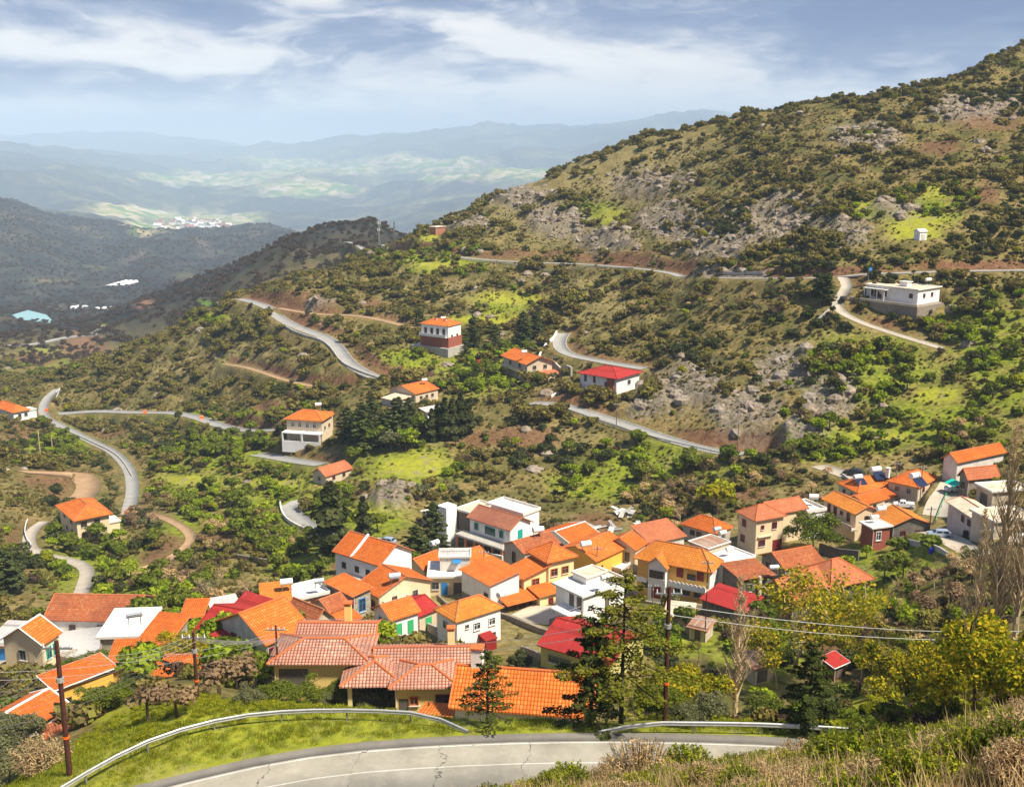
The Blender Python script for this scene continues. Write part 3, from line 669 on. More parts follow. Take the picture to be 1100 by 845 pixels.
def opening(parent, face, u, z, w, h, kind, dims, x0=0, y0=0, col='brown_wood'):
    wx, wy = dims
    if face == 'R': T = lambda a, d, zz: (x0 + u*wx + a, y0 - d, zz)
    elif face == 'L': T = lambda a, d, zz: (x0 - d, y0 + u*wy - a, zz)
    elif face == 'E': T = lambda a, d, zz: (x0 + wx + d, y0 + u*wy + a, zz)
    def bx(b, a0, a1, d0, d1, z0, z1, m=0):
        p = [T(a, d, zz) for zz in (z0, z1) for (a, d) in ((a0, d1), (a1, d1), (a1, d0), (a0, d0))]
        for f in ((0,1,5,4),(1,2,6,5),(3,0,4,7),(4,5,6,7),(3,2,1,0)): b.poly([p[i] for i in f], m)
    z0, z1 = z - h/2, z + h/2
    fr = MB()
    if kind == 'door':
        z0, z1 = z, z + h
        bx(fr, -w/2, w/2, .002, .07, z0, z1)
        f = fr.build('door', M[col], parent)
        g = MB(); bx(g, w*.30, w*.38, .071, .11, z0 + h*.45, z0 + h*.52); g.build('handle', M['metal_grey'], f)
        return f
    if kind == 'garage':
        z0, z1 = z, z + h
        bx(fr, -w/2, w/2, .002, .05, z0, z1)
        for k in range(1, 6): bx(fr, -w/2+.03, w/2-.03, .052, .075, z0 + h*k/6 - .03, z0 + h*k/6 + .03)
        return fr.build('garage_door', M[col], parent)
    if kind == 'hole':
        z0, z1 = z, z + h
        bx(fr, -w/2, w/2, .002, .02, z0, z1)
        return fr.build('opening', M['dark_wall'], parent)  # flat panel on solid wall, coloured dark for the shade inside an opening
    t = .09
    bx(fr, -w/2-t, -w/2, .002, .14, z0-t, z1+t); bx(fr, w/2, w/2+t, .002, .14, z0-t, z1+t)
    bx(fr, -w/2, w/2, .002, .16, z1, z1+t); bx(fr, -w/2, w/2, .002, .10, z0-t, z0)
    bx(fr, -.035, .035, .022, .05, z0, z1); bx(fr, -w/2, w/2, .022, .045, z0+h*.62, z0+h*.62+.05)
    f = fr.build('window', M[col], parent)
    p = MB(); bx(p, -w/2, w/2, .002, .02, z0, z1); p.build('pane', M['pane'], f)
    s = MB(); bx(s, -w/2-.16, w/2+.16, .002, .18, z0-t-.09, z0-t-.002); s.build('sill', M['fascia'], f)
    if kind == 'shut':
        for sg in (-1, 1):
            k = MB(); a, b_ = (sg*(w/2+t+.01), sg*(w/2+t+.01+w*.5)); bx(k, min(a,b_), max(a,b_), .002, .06, z0, z1); k.build('shutter', M[col], f)
    return f

def chimney(parent, x, y, z, w=.6, h=1.3, mat='cream_wall', cap='terra_trim'):
    b = MB(); b.box(x-w/2, x+w/2, y-w/2, y+w/2, z-1.2, z+h)
    c = b.build('chimney', M[mat], parent)
    k = MB(); k.box(x-w/2-.1, x+w/2+.1, y-w/2-.1, y+w/2+.1, z+h+.25, z+h+.38)
    for sx in (-1, 1):
        for sy in (-1, 1): k.box(x+sx*(w/2-.08)-.07, x+sx*(w/2-.08)+.07, y+sy*(w/2-.08)-.07, y+sy*(w/2-.08)+.07, z+h+.002, z+h+.25)
    k.build('chimney_cap', M[cap], c); return c

def house(name, label, L, Cn, R, h, roof='gx', rise=1.8, wall='white_wall', tile='tile_orange', wins=(), wx=None, wy=None, ymin=85, cat='house', trim='tile_trim', o=.4, base=-3.5, Y=None, group=None, dopad=True, chim=(), B=2.5, wR=1.0, lift=0.0):
    rise *= .86
    loc, a, wx, wy = solve(L, Cn, R, h + lift, wx, wy, ymin, wR, Y)
    loc = (loc[0], loc[1], loc[2] + lift)
    if lift: dopad = False; PADS.append(((loc[0], loc[1], loc[2] - lift), a, 0, 0, wx, min(wy, 3), 1.5))
    root = empty(name, loc, a); tag(root, label, cat, group)
    if dopad: pad(loc, a, wx, wy, B=B)
    root_info = dict(root=root, loc=loc, a=a, wx=wx, wy=wy, h=h, lift=lift)
    if trim == 'tile_trim' and roof == 'flat': trim = 'fascia'
    w = walls(roof, 0, 0, wx, wy, h, rise, wall, root, base)
    r = roof_mesh(roof, 0, 0, wx, wy, h, rise, o, .14, 'roof', tile, root, trim)
    for q in wins:
        face, us, z, ww, hh, kind, colr = q
        for u in (us if isinstance(us, (list, tuple)) else [us]): opening(root, face, u, z, ww, hh, kind, (wx, wy), 0, 0, colr)
    for q in chim: chimney(r, *q)
    if h >= 2.6 and name in ('house', 'cottage', 'ruin', 'villa'):
        k_ = random.Random(hash_(label))
        for fc, ln in (('R', wx), ('L', wy)):
            if ln > 3.4 and not any(q[0] == fc for q in wins) and k_.random() < .7:
                for u in ([.5] if ln < 6 else [.3, .7]): opening(root, fc, u, min(h - 1.2, 1.9 + (h > 4.5) * 1.6), .75, .95, 'win', (wx, wy), 0, 0, k_.choice(('brown_wood', 'metal_grey', 'dark_red')))
    # rain gutter and downpipe on the near corner
    g = MB(); g.tube((.12, -.1, h - .1), (.12, -.1, -.5), .05, n=5); g.build('downpipe', M['fascia'], root)
    return root_info
def annex(H, x0, y0, wx, wy, h, roof='flat', rise=.3, wall='white_wall', tile='flat_roof', wins=(), o=.25, z0=0.0, base=-3.0, trim=None, dopad=True, nowall=False):
    root = H['root']
    trim = trim or ('fascia' if roof == 'flat' else 'tile_trim')
    if dopad and not H['lift']: pad(H['loc'], H['a'], wx, wy, x0, y0)
    if not nowall: walls(roof, x0, y0, wx, wy, h, rise, wall, root, base, 'annex_wall', z0)
    roof_mesh(roof, x0, y0, wx, wy, z0 + h, rise, o, .14, 'annex_roof', tile, root, trim)
    for q in wins:
        face, us, z, ww, hh, kind, colr = q
        for u in (us if isinstance(us, (list, tuple)) else [us]): opening(root, face, u, z, ww, hh, kind, (wx, wy), x0, y0, colr)
def local(H, x, y, z):
    a = H['a']; l = H['loc']; return (l[0] + x*cos(a) - y*sin(a), l[1] + x*sin(a) + y*cos(a), l[2] + z)
def part(H, name, mat, fn):
    b = MB(); fn(b); return b.build(name, M[mat] if isinstance(mat, str) else mat, H['root'])
def railing(H, pts, mat='metal_grey', hgt=.95, sp=.45, name='railing'):
    b = MB()
    for p, q in zip(pts[:-1], pts[1:]):
        p, q = Vector(p), Vector(q); n = max(1, int((q-p).length / sp))
        b.tube(p + Vector((0,0,hgt)), q + Vector((0,0,hgt)), .035, n=5); b.tube(p + Vector((0,0,hgt*.12)), q + Vector((0,0,hgt*.12)), .02, n=4)
        for i in range(n + 1):
            c = p.lerp(q, i / n); b.tube(c, c + Vector((0,0,hgt)), .018, n=4)
    return b.build(name, M[mat], H['root'])
def tank(loc, rz, label, barrel='tank_white', s=1.0, panel=True):
    panel = panel and s > 1.25
    root = empty('water_tank', loc, rz); tag(root, label, 'water tank', 'water tanks on the village roofs')
    b = MB(); b.tube((-.75*s,0,1.15*s),(.75*s,0,1.15*s),.42*s,n=12); b.build('barrel', M[barrel], root)
    st = MB()
    for x in (-.55, .55):
        for y in (-.35, .35): st.tube((x*s,y*s,-.1),(x*s,y*.6*s,.85*s),.04,n=5)
    st.tube((-.6*s,.3*s,.7*s),(.6*s,.3*s,.7*s),.03,n=4); st.build('stand', M['metal_grey'], root)
    if panel:
        p = MB(); p.slab([(-.9*s,-1.7*s,.15),(.9*s,-1.7*s,.15),(.9*s,-.45*s,.95*s),(-.9*s,-.45*s,.95*s)], .06); p.build('solar_panel', M['solar_panel'], root)
    return root
# ================================================================ THE VILLAGE
W = 'win'; D = 'door'; S = 'shut'; G = 'garage'; O = 'hole'
TANKS = []
def put_tank(px, py, h_over, rz, label, **k): TANKS.append((px, py, h_over, rz, label, k))

# ---- row nearest the road
H = house('house', 'white house just below the road under a big bright orange tiled roof', (489,755), (631,765.5), None, 4.2, 'gy', 2.3, 'white_wall', 'tile_vivid', [('L', .45, 1.6, 1.3, .8, W, 'brown_wood')], wx=6.2, ymin=74, Y=86, o=.5, trim='terra_trim', chim=[(3.4, 10.2, 6.2, 1.0, 1.5, 'white_wall')])
annex(H, -.2, H['wy'] + .5, 3.2, 2.6, 2.6, 'sxm', .8, 'white_wall', 'tile_vivid', z0=-.4, nowall=True)
part(H, 'post', 'brown_wood', lambda b: [b.box(-.3+dx, -.15+dx, H['wy']+dy, H['wy']+dy+.15, -2, 2.9) for dx, dy in ((.2, 2.8), (2.4, 2.8))] and None)

H = house('house', 'yellow house with pinkish tiled hip roof and one dark red shutter, behind the dark pole', None, (294,711), (393,711), 3.6, 'hip', 1.3, 'yellow_wall', 'tile_pink', [('R', .83, 2.2, 1.35, 1.0, W, 'dark_red'), ('R', .21, 0, 2.9, 2.9, O, 'dark_red')], wy=5.6, ymin=80, Y=99, trim='terra_trim', o=.6)
annex(H, 1.5, 4.8, 7.4, 4.6, 3.6, 'gx', .8, 'yellow_wall', 'tile_pink', o=.5, trim='terra_trim')
chimney(H['root'], 6.2, 7.9, 4.5, .7, 1.6, 'yellow_wall')
part(H, 'shutter', 'dark_red', lambda b: b.box(.83*H['wx']-.6, .83*H['wx']+.6, -.12, -.095, 1.72, 2.68))

H = house('house', 'yellow house with pinkish tiled roof and open carport, left of the bright orange roof', None, (424,737), (488,736), 3.4, 'hip', 1.0, 'yellow_wall', 'tile_pink', [('R', .80, 1.9, 1.2, 1.1, W, 'dark_red'), ('R', .32, 1.9, .7, .75, W, 'terra_trim'), ('R', .14, 0, .9, 2.1, O, 'dark_red')], wy=5.0, ymin=78, Y=95, trim='terra_trim', o=.6)
annex(H, -4.8, 1.0, 5.2, 5.5, 3.1, 'hip', 1.2, 'yellow_wall', 'tile_pink', o=.5, trim='terra_trim', nowall=True)
part(H, 'post', 'pale_yellow_wall' , lambda b: b.box(-4.6, -4.2, 1.1, 1.5, -3.5, 3.1))
part(H, 'carport_wall', 'brick', lambda b: b.box(-4.5, -.2, 4.2, 4.4, -3.5, 2.6))
annex(H, -2.0, 4.2, 9.0, 4.2, 3.5, 'gx', .75, 'yellow_wall', 'tile_pink', o=.5, trim='terra_trim')
chimney(H['root'], 5.2, 7.2, 4.4, .7, 1.3, 'pale_yellow_wall')

H = house('house', 'olive yellow house with bright red sheet roof, behind the tall conifers', (581,692), (655,713), None, 3.0, 'gy', 2.0, 'olive_wall', 'sheet_red', [('L', .72, 1.5, 3.2, .9, W, 'metal_grey')], wx=9.5, ymin=90, trim='sheet_red')

# ---- middle rows
WH = house('house', 'white two storey house with yellow-orange hip roof in the middle of the village', (463.7,657), (489.8,667), (541.7,654.7), 4.9, 'hip', 1.9, 'white_wall', 'tile_yellowish', [('R', [.46,.80], 3.2, 1.0, 1.0, W, 'white_paint'), ('R', [.80], .9, 1.1, .9, W, 'metal_grey'), ('R', [.24], 3.6, .4, .4, W, 'metal_grey'), ('L', .55, 3.4, .9, .9, W, 'metal_grey')], ymin=110)
part(WH, 'red_shed', 'sheet_red', lambda b: (b.box(WH['wx']*.50, WH['wx']*.50+1.9, -1.8, -.15, -2.5, 1.3), b.slab([(WH['wx']*.50-.1,-1.95,1.45),(WH['wx']*.50+2.0,-1.95,1.45),(WH['wx']*.50+2.0,-.02,1.85),(WH['wx']*.50-.1,-.02,1.85)], .1)) and None)

house('cottage', 'lilac white gabled cottage with orange roof and two green shutters', (398.3,654), (420.4,664.3), (450.6,657), 3.2, 'gx', 1.5, 'white_wall', 'tile_vivid', [('R', [.28,.72], .1, 1.0, 2.0, D, 'green_paint'), ('L', [.35,.62], 1.9, .55, 1.1, W, 'metal_grey')], ymin=110)
house('cottage', 'stone cottage with plain red roof and green door, beside the green shuttered one', None, (449.6,660.7), (468.7,653), 2.9, 'gx', 1.3, 'beige_wall', 'sheet_red', [('R', .55, .0, 1.2, 2.0, D, 'green_paint')], wy=6, ymin=110, trim='sheet_red')
H = house('house', 'cream gable house with wide orange roof and rooftop clutter, middle left', (381,629), (406.5,640), (464.7,624.5), 3.3, 'gy', 2.3, 'cream_wall', 'tile_orange', [('L', [.25,.6], 1.5, .8, .9, W, 'dark_red')], ymin=120)
annex(H, 1.0, -4.2, 4.2, 4.2, 1.9, 'flat', .35, 'white_dirty', 'flat_roof')
house('cottage', 'small stone house with vivid orange roof and blue window', (355,624), (379.2,640), (394.3,632.5), 4.0, 'sx', .5, 'pale_stone', 'tile_vivid', [('R', .5, 2.1, 1.0, 2.0, W, 'blue_paint')], ymin=120)
house('shed', 'low lean-to with bright red roof under the blue window house', None, (370,652), (378,648), 2.4, 'sy', .6, 'old_wall', 'sheet_red', wy=3.5, ymin=110, cat='shed', trim='sheet_red')
H = house('house', 'tall lilac white house with two orange roof slopes beside the dark conifer', (367,589), (407,606), (421,595), 6.4, 'gy', 2.6, 'white_wall', 'tile_orange', [('L', [.8,.5,.25], 4.3, .7, .9, W, 'brown_wood'), ('L', [.85,.55,.2], 1.6, .7, 1.0, W, 'metal_grey')], wx=8.0, ymin=130)
part(H, 'balcony', 'flat_roof', lambda b: b.box(-1.5, -.1, .5, H['wy']*.55, 2.9, 3.1))
railing(H, [(-1.45,.6,3.1),(-1.45,H['wy']*.55,3.1)], 'dark_red')
part(H, 'roof_wall', 'white_wall', lambda b: b.slab([(-.4,H['wy']*.62,6.45),(.0,H['wy']*.62-.4,6.7),(4.0,H['wy']*.62-.4,9.25),(4.0,H['wy']*.62,9.25)], .3) )
house('house', 'cream low house with orange roof left of the rooftop shack', (433.5,604.8), (455.6,611.5), (480,603.5), 3.2, 'gx', 1.6, 'cream_wall', 'tile_orange', [('L', .55, 1.6, .8, .9, W, 'metal_grey')], ymin=130)
H = house('house', 'cream house with blue door below a green rooftop terrace', None, (461,619.5), (497,619), 3.3, 'flat', .25, 'cream_wall', 'flat_roof', [('R', .45, .0, 1.1, 2.2, D, 'blue_paint'), ('R', .18, 1.7, 1.1, 1.2, W, 'metal_grey'), ('R', .86, .0, 1.6, 2.2, O, 'brown_wood')], wy=6.5, ymin=130)
annex(H, 1.8, 2.5, 5.2, 3.6, 2.6, 'flat', .2, 'white_dirty', 'sheet_pale', [('R', .35, .05, .85, 1.9, D, 'blue_paint')], z0=3.3, base=0, dopad=False)
part(H, 'awning', 'blue_paint', lambda b: b.slab([(H['wx']-1.7,1.4,5.2),(H['wx']-.3,1.4,5.2),(H['wx']-.3,2.4,5.5),(H['wx']-1.7,2.4,5.5)], .06))
house('house', 'orange roofed house behind the rooftop shack', None, (507,610), (529,602.5), 3.2, 'gx', 1.9, 'beige_wall', 'tile_vivid', wy=8, ymin=130)
H = house('house', 'white walled house on a stone base with stepped orange roofs, left of the yellow house', (499,611), (526,628.5), (546,621), 4.6, 'sx', 1.2, 'white_wall', 'tile_vivid', [('L', .12, 2.2, .8, 1.3, W, 'brown_wood')], wx=6.0, ymin=125)
part(H, 'stone_base', 'stone_wall', lambda b: (b.box(-.15,-.01, 1.0, H['wy']*.98, -4, .8), b.box(0, H['wx'], -.15, -.01, -4, .8)) and None)

# the big yellow house
Y1 = house('house', 'large pale yellow two storey house with vivid orange hip roof, centre of the village', (564.5,594), (588.6,603.4), (619.8,599.4), 7.2, 'hip', 2.4, 'pale_yellow_wall', 'tile_vivid', [('R', [.24,.66], 5.1, 1.2, 1.2, W, 'terra_trim'), ('R', [.2], 1.0, 1.0, 2.0, W, 'dark_red')], ymin=125, trim='terra_trim', o=.6)
a_ = Y1['wy']
annex(Y1, -4.6, .3, 4.6, 4.6, 5.2, 'sx', 1.4, 'pale_yellow_wall', 'tile_vivid', [('R', .5, 3.9, 1.3, 1.3, W, 'terra_trim')], o=.6, trim='terra_trim')
annex(Y1, -7.2, .6, 2.6, 5.4, 4.6, 'sx', .9, 'brown_wood', 'tile_vivid', o=.5, trim='terra_trim', nowall=True)
annex(Y1, -3.6, -3.2, 3.6, 3.3, 2.9, 'sy', .5, 'pale_yellow_wall', 'tile_vivid', [('R', .6, .1, .95, 2.1, D, 'dark_red')], o=.4, trim='terra_trim', dopad=True)
annex(Y1, -9.4, -2.6, 5.6, 6.0, 2.5, 'sy', 1.0, 'dark_wall', 'tile_vivid', o=.5, trim='terra_trim', nowall=True)
part(Y1, 'veranda', 'beige_wall', lambda b: (b.box(-9.2,-3.8,-2.5,3.2,-3,.9), b.box(-9.2,-3.8,1.2,3.2,.9,2.4)) and None)
part(Y1, 'post', 'brown_wood', lambda b: [b.box(-9.2+k*1.7,-9.05+k*1.7,-2.45,-2.3,.9,2.5) for k in range(4)] and None)
part(Y1, 'trim', 'ochre_wall', lambda b: b.box(.0, Y1['wx'], -.12, -.01, 3.35, 3.6))

# white modern house
MW = house('modern_house', 'white flat roofed modern house with glazed balcony, right of the courtyard', (592.6,628.5), (625.8,640), (661,631.5), 5.4, 'flat', .25, 'white_wall', 'flat_roof', [('L', [.40,.12], 2.9, 1.1, 2.3, O, 'metal_grey'), ('R', .86, .6, 1.0, 3.6, O, 'metal_grey'), ('L', [.62], .2, 1.0, 1.4, W, 'dark_red')], ymin=125, trim='white_paint', o=.5)
L_ = MW['wy']
part(MW, 'balcony', 'white_paint', lambda b: b.box(-2.6, -.1, .2, L_*.75, 2.35, 2.65))
railing(MW, [(-.1,.3,2.65),(-2.5,.3,2.65),(-2.5,L_*.75,2.65)], 'metal_grey', .95, .6)
part(MW, 'stone_base', 'stone_wall', lambda b: b.box(-2.2, -.01, -.05, L_*.85, -4, .3))
annex(MW, MW['wx']*.55, MW['wy']*.45, 4.2, 3.2, 1.1, 'flat', .15, 'white_wall', 'roof_beige', z0=5.5, base=0, dopad=False)
annex(MW, MW['wx']+.5, 3.0, 5.5, 6.0, 4.0, 'flat', .3, 'white_wall', 'roof_beige', [('R', .2, 2.8, .7, .7, W, 'dark_red')])

H = house('house', 'grey rendered house with long dull orange roof behind the yellow house', (541,584), (563,593.5), (600,583), 4.4, 'gx', 1.5, 'grey_wall', 'tile_old', [('L', .5, 2.6, .8, 2.0, W, 'brown_wood')], ymin=140)
H = house('house', 'house with a broad white edged orange roof behind the yellow house', None, (614,584), (644,574), 3.2, 'gx', 1.6, 'white_wall', 'tile_orange', wy=9, ymin=150, trim='white_paint')
H = house('house', 'ochre walled house with wide orange roof left of the cream gable house', (604,588), (640,602), (668,585), 4.0, 'gx', 2.0, 'ochre_wall', 'tile_vivid', [('R', [.15], 1.8, 1.2, 1.3, W, 'brown_wood'), ('L', [.15], 1.8, 1.0, 1.2, W, 'brown_wood')], ymin=140)
H = house('house', 'cream gable fronted house with orange roof and two tall windows', (648.5,585.5), (682,590), (699.5,584.5), 4.4, 'gx', 1.9, 'cream_wall', 'tile_orange', [('L', [.26,.62], 2.6, .75, 1.6, W, 'brown_wood'), ('R', .5, 1.4, 1, 1, W, 'brown_wood')], ymin=140)
annex(H, -3.6, 1.0, 3.6, 6.5, 1.4, 'flat', .3, 'pink_wall', 'flat_roof', [('L', .4, .3, 1.0, .9, W, 'brown_wood')])
house('house', 'long low house with orange lean-to roof above the cream gable house', None, (699,583.5), (735,575.5), 2.6, 'sy', 2.0, 'white_dirty', 'tile_salmon', wy=6, ymin=150)

# balconied yellow house
BH = house('house', 'yellow house with broad orange roof, white gabled bay and scalloped white balcony', (684,600), (762,613.7), (782,606), 6.0, 'hip', 3.2, 'balcony_yellow', 'tile_yellowish', [('L', [.12,.40], 4.0, 1.2, 2.0, D, 'dark_red'), ('L', .24, 4.4, 1.3, .8, W, 'brown_wood'), ('L', [.42,.88], 1.5, 1.2, 1.0, W, 'brown_wood'), ('L', [.15,.30], 1.5, 1.0, .9, W, 'brown_wood'), ('R', .5, 4.2, 1.1, 1.2, W, 'dark_red')], wy=None, ymin=130, o=.7, wR=.3)
wl = BH['wy']
part(BH, 'balcony', 'white_wall', lambda b: b.box(-1.6, -.0, .0, wl*.52, 2.6, 2.8))
def scallop(b):
    n = 9
    for k in range(n):
        y0 = wl*.52*k/n; y1 = wl*.52*(k+1)/n
        for j in range(6):
            t0, t1 = j/6, (j+1)/6; hh = .65 + .38*sin(pi*(t0+t1)/2)
            b.box(-1.62, -1.48, y0 + (y1-y0)*t0, y0 + (y1-y0)*t1, 2.8, 2.8+hh)
part(BH, 'balcony_parapet', 'white_paint', scallop)
part(BH, 'balcony_parapet', 'white_paint', lambda b: [b.box(-1.62,-1.48, wl*(.82+.18*k/4), wl*(.82+.18*(k+1)/4)-.02, 2.5, 3.3+.12*(k%2)) for k in range(4)] and None)
annex(BH, -1.5, wl*.56, 5.0, wl*.24, 6.0, 'gx', 1.4, 'white_wall', 'tile_yellowish', [('L', .5, 4.3, 2.4, 1.2, W, 'brown_wood')], base=-3.4, o=.5)
opening(BH['root'], 'L', .5, .0, 1.7, 2.2, 'garage', (5, wl*.24), -1.52, wl*.56, 'dark_red')
part(BH, 'side_wall', 'white_wall', lambda b: b.box(.0, BH['wx'], -.13, -.01, -3, 6.0))
H = house('house', 'white flat roofed house wing with a plant on its terrace', None, (783,606), (808.5,597.5), 4.6, 'flat', .35, 'white_wall', 'flat_roof', [('R', [.25,.42], 2.9, .6, .8, W, 'dark_red'), ('R', .62, 2.7, 1.1, 1.3, W, 'brown_wood'), ('R', .88, 1.4, 1.2, 2.2, D, 'terra_trim')], wy=9, ymin=135, trim='white_paint')
annex(H, .5, 5.4, 5.5, 4.5, 1.0, 'flat', .15, 'old_wall', 'sheet_rust', z0=4.7, base=0, dopad=False)
house('house', 'grey stone house with orange hip roof and tanks, left of the tall cream house', (731.8,563.7), (768.6,573), (788,567), 3.0, 'hip', 2.2, 'grey_wall', 'tile_orange', [('L', [.7,.5], 1.8, .9, .9, W, 'brown_wood')], ymin=150, trim='terra_trim')
CH = house('house', 'tall cream two storey house with chamfered front and faded orange hip roof', (787.4,551.5), (812,559), (846.4,556.6), 6.8, 'hip', 2.2, 'cream_wall', 'tile_salmon', [('L', [.65], 5.2, .9, 1.3, W, 'dark_red'), ('L', [.70], 2.0, 1.0, 1.3, W, 'dark_red'), ('R', .68, 5.2, .9, 1.2, W, 'dark_red'), ('R', .25, 5.2, .5, .7, W, 'dark_red'), ('R', .25, 2.0, 1.3, 1.1, W, 'dark_red'), ('R', .82, .0, 2.2, 2.2, G, 'dark_red')], ymin=150, o=.5, trim='terra_trim')
part(CH, 'ledge', 'beige_wall', lambda b: b.box(.6, CH['wx']*.6, -.4, -.01, 3.3, 3.45))
annex(CH, CH['wx'], 3.0, 8.0, 5.5, 6.3, 'gx', 1.4, 'cream_wall', 'tile_salmon', o=.4)
annex(CH, CH['wx']+8, 2.6, 4.5, 6.0, 5.4, 'flat', .5, 'white_wall', 'flat_roof')

house('house', 'rough stone house with weathered orange gable roof below the cream house', (827,595), (843,609.5), (875,599), 3.2, 'gx', 1.8, 'stone_wall', 'tile_old', ymin=140, trim='terra_trim')
house('house', 'stone house with salmon hip roof at the village edge', (859,613.5), (893,631), (934,621), 3.6, 'hip', 3.4, 'dark_stone', 'tile_salmon', ymin=135, trim='terra_trim', o=.6)
H = house('house', 'old stone house with salmon roof and small dormer above the ravine', (816.5,633), (851,646), (893,633), 4.4, 'gx', 3.0, 'dark_stone', 'tile_salmon', [('L', [.5], 2.6, 1.2, 1.0, W, 'brown_wood'), ('R', [.3], 2.6, 1.0, 1.0, W, 'brown_wood')], ymin=130, trim='terra_trim', o=.7)
part(H, 'balcony', 'brown_wood', lambda b: b.box(-1.3, -.0, 1.0, H['wy']*.95, .9, 1.1))
railing(H, [(-1.25,1.0,1.1),(-1.25,H['wy']*.95,1.1)], 'brown_wood', 1.0, .5)
H = house('stone_building', 'dark stone building with rusty flat roof and roof tank beside the red lean-to', None, (797,622), (830,617), 5.0, 'sy', .5, 'dark_stone', 'tile_old', [('R', .25, 3.3, .9, 1.2, W, 'metal_grey')], wy=6, ymin=135)
part(H, 'corner_pillar', 'white_dirty', lambda b: b.box(H['wx']*.52, H['wx']*.52+.5, -.5, -.05, -3, 5.2))
house('shed', 'long dark shed with bright red roof behind the pale poplar', (755,643), (799,657.5), (811,650), 2.6, 'sx', 1.0, 'dark_stone', 'sheet_red', ymin=120, cat='shed', trim='sheet_red', wx=5)
H = house('shed', 'rusty sheet roofed garden shed with wooden door', None, (741,673), (758,677), 1.9, 'sy', .4, 'old_wall', 'sheet_rust', [('R', .5, 0, .9, 1.6, D, 'brown_wood')], wy=3.2, ymin=110, cat='shed')
house('shed', 'low stone shed with mossy flat roof beside the garden shed', None, (715,661), (742,664), 1.8, 'sy', .5, 'old_wall', 'roof_beige', wy=4.5, ymin=115, cat='shed')

# right hand cluster
H = house('house', 'cream two storey house with orange roof and long balcony, right of the dark round tree', (893.7,534.8), (919,551.4), (935,545), 5.6, 'gy', 1.3, 'cream_wall', 'tile_yellowish', [('L', [.82,.62,.2], 4.2, .7, 1.6, W, 'dark_red'), ('L', .42, 4.4, .6, .7, W, 'dark_red'), ('R', .5, 4.2, .7, 1.0, W, 'brown_wood')], ymin=150, wx=5.5)
part(H, 'balcony', 'pink_wall', lambda b: b.box(-1.4, .0, -.8, H['wy'], 2.3, 2.6))
part(H, 'balcony_parapet', 'pink_wall', lambda b: b.box(-1.4, -1.25, -.8, H['wy'], 2.6, 3.4))
RB = house('brick_house', 'small red stone house with flat roof full of tanks', (924.5,561), (937.6,567), (957.4,565), 4.6, 'flat', .15, 'red_brick', 'flat_roof', [('R', .35, 2.9, 1.0, 1.6, W, 'white_paint')], ymin=150)
H = house('house', 'dark rubble stone house with patched orange roof beside the red stone house', (944,552), (959,564.5), (996,560.5), 3.6, 'gy', 1.7, 'dark_stone', 'tile_yellowish', ymin=150)
house('house', 'low house with narrow orange roof behind the cream two storey house', None, (930,541), (962,532), 2.6, 'gx', 1.0, 'beige_wall', 'tile_orange', wy=5, ymin=160)
house('house', 'cream wall house with red-orange hip roof below the parked cars', None, (921.9,529), (962,524.5), 2.6, 'hip', 2.4, 'cream_wall', 'tile_vivid', wy=7, ymin=170, trim='terra_trim')
H = house('house', 'wide house with vivid orange hip roof and a round white tank on it', (954.5,517), (986,523.5), (1007.5,513), 3.0, 'hip', 2.0, 'beige_wall', 'tile_vivid', ymin=170, trim='terra_trim', chim=[(3, 8, 4.0, .7, .6, 'white_wall', 'white_paint')])
house('house', 'white end walled house with long thin orange roof at the top right of the village', (1010.5,492.5), (1028,495), (1085,486), 5.0, 'gx', 1.5, 'white_dirty', 'tile_orange', ymin=170, o=.5)
H = house('house', 'olive and stone house with dull orange roof behind the pale poplars', (1028,510), (1040,513), (1075,511), 4.4, 'gx', 1.8, 'stone_wall', 'tile_salmon', [('L', .5, 2.4, .8, 1.2, W, 'brown_wood')], ymin=170, o=.4, trim='terra_trim')
part(H, 'awning', 'tarp_teal', lambda b: b.slab([(-2.0,1.5,2.3),(-.1,1.5,2.9),(-.1,4.5,2.9),(-2.0,4.5,2.3)], .08))
H = house('stone_building', 'flat roofed stone building with white parapet behind the pale poplars', (1053,520), (1066,528), (1102,524), 3.4, 'flat', .35, 'old_wall', 'roof_beige', [('L', .5, 0, 2.2, 2.4, O, 'brown_wood')], ymin=160, trim='white_paint', cat='building')
H = house('cottage', 'long pale grey cottage facing the concrete ramp', (1037,539), (1052,560), (1068,553), 3.2, 'gy', .9, 'grey_wall', 'roof_beige', [('L', [.3,.5], 1.8, .8, 1.1, W, 'brown_wood')], wx=5, ymin=150)
house('cottage', 'flat roofed beige house behind the poplars at the right edge', None, (1068,560), (1112,556), 3.2, 'flat', .3, 'old_wall', 'roof_beige', [('R', .3, 1.8, 1.0, 1.0, W, 'brown_wood')], wy=6, ymin=150)

# hotel-like white building
HB = house('guest_house', 'white guest house with faded tiled roof above a brick pillared gallery', (504,555), (547.4,568.2), (570.5,560), 3.2, 'gy', 1.9, 'white_wall', 'tile_brown', [('L', [.20,.83], 1.6, .9, 1.3, W, 'teal_paint'), ('L', [.48], 1.5, 2.6, 1.4, W, 'teal_paint'), ('R', .5, .0, 1.4, 2.3, D, 'teal_paint')], ymin=180, base=-8, o=.5, lift=3.0)
l2 = HB['wy']
part(HB, 'gallery_floor', 'concrete_wall', lambda b: b.box(-3.0, -.05, -.8, l2+1.5, -.35, .0))
part(HB, 'gallery_wall', 'dark_wall', lambda b: b.box(-.9, -.06, -.5, l2+1, -6, -.36))
for k in range(6):
    part(HB, 'pillar', 'brick', lambda b: b.box(-2.9, -2.45, -.6 + k*(l2+1.4)/5, -.1 + k*(l2+1.4)/5, -6, -.36))
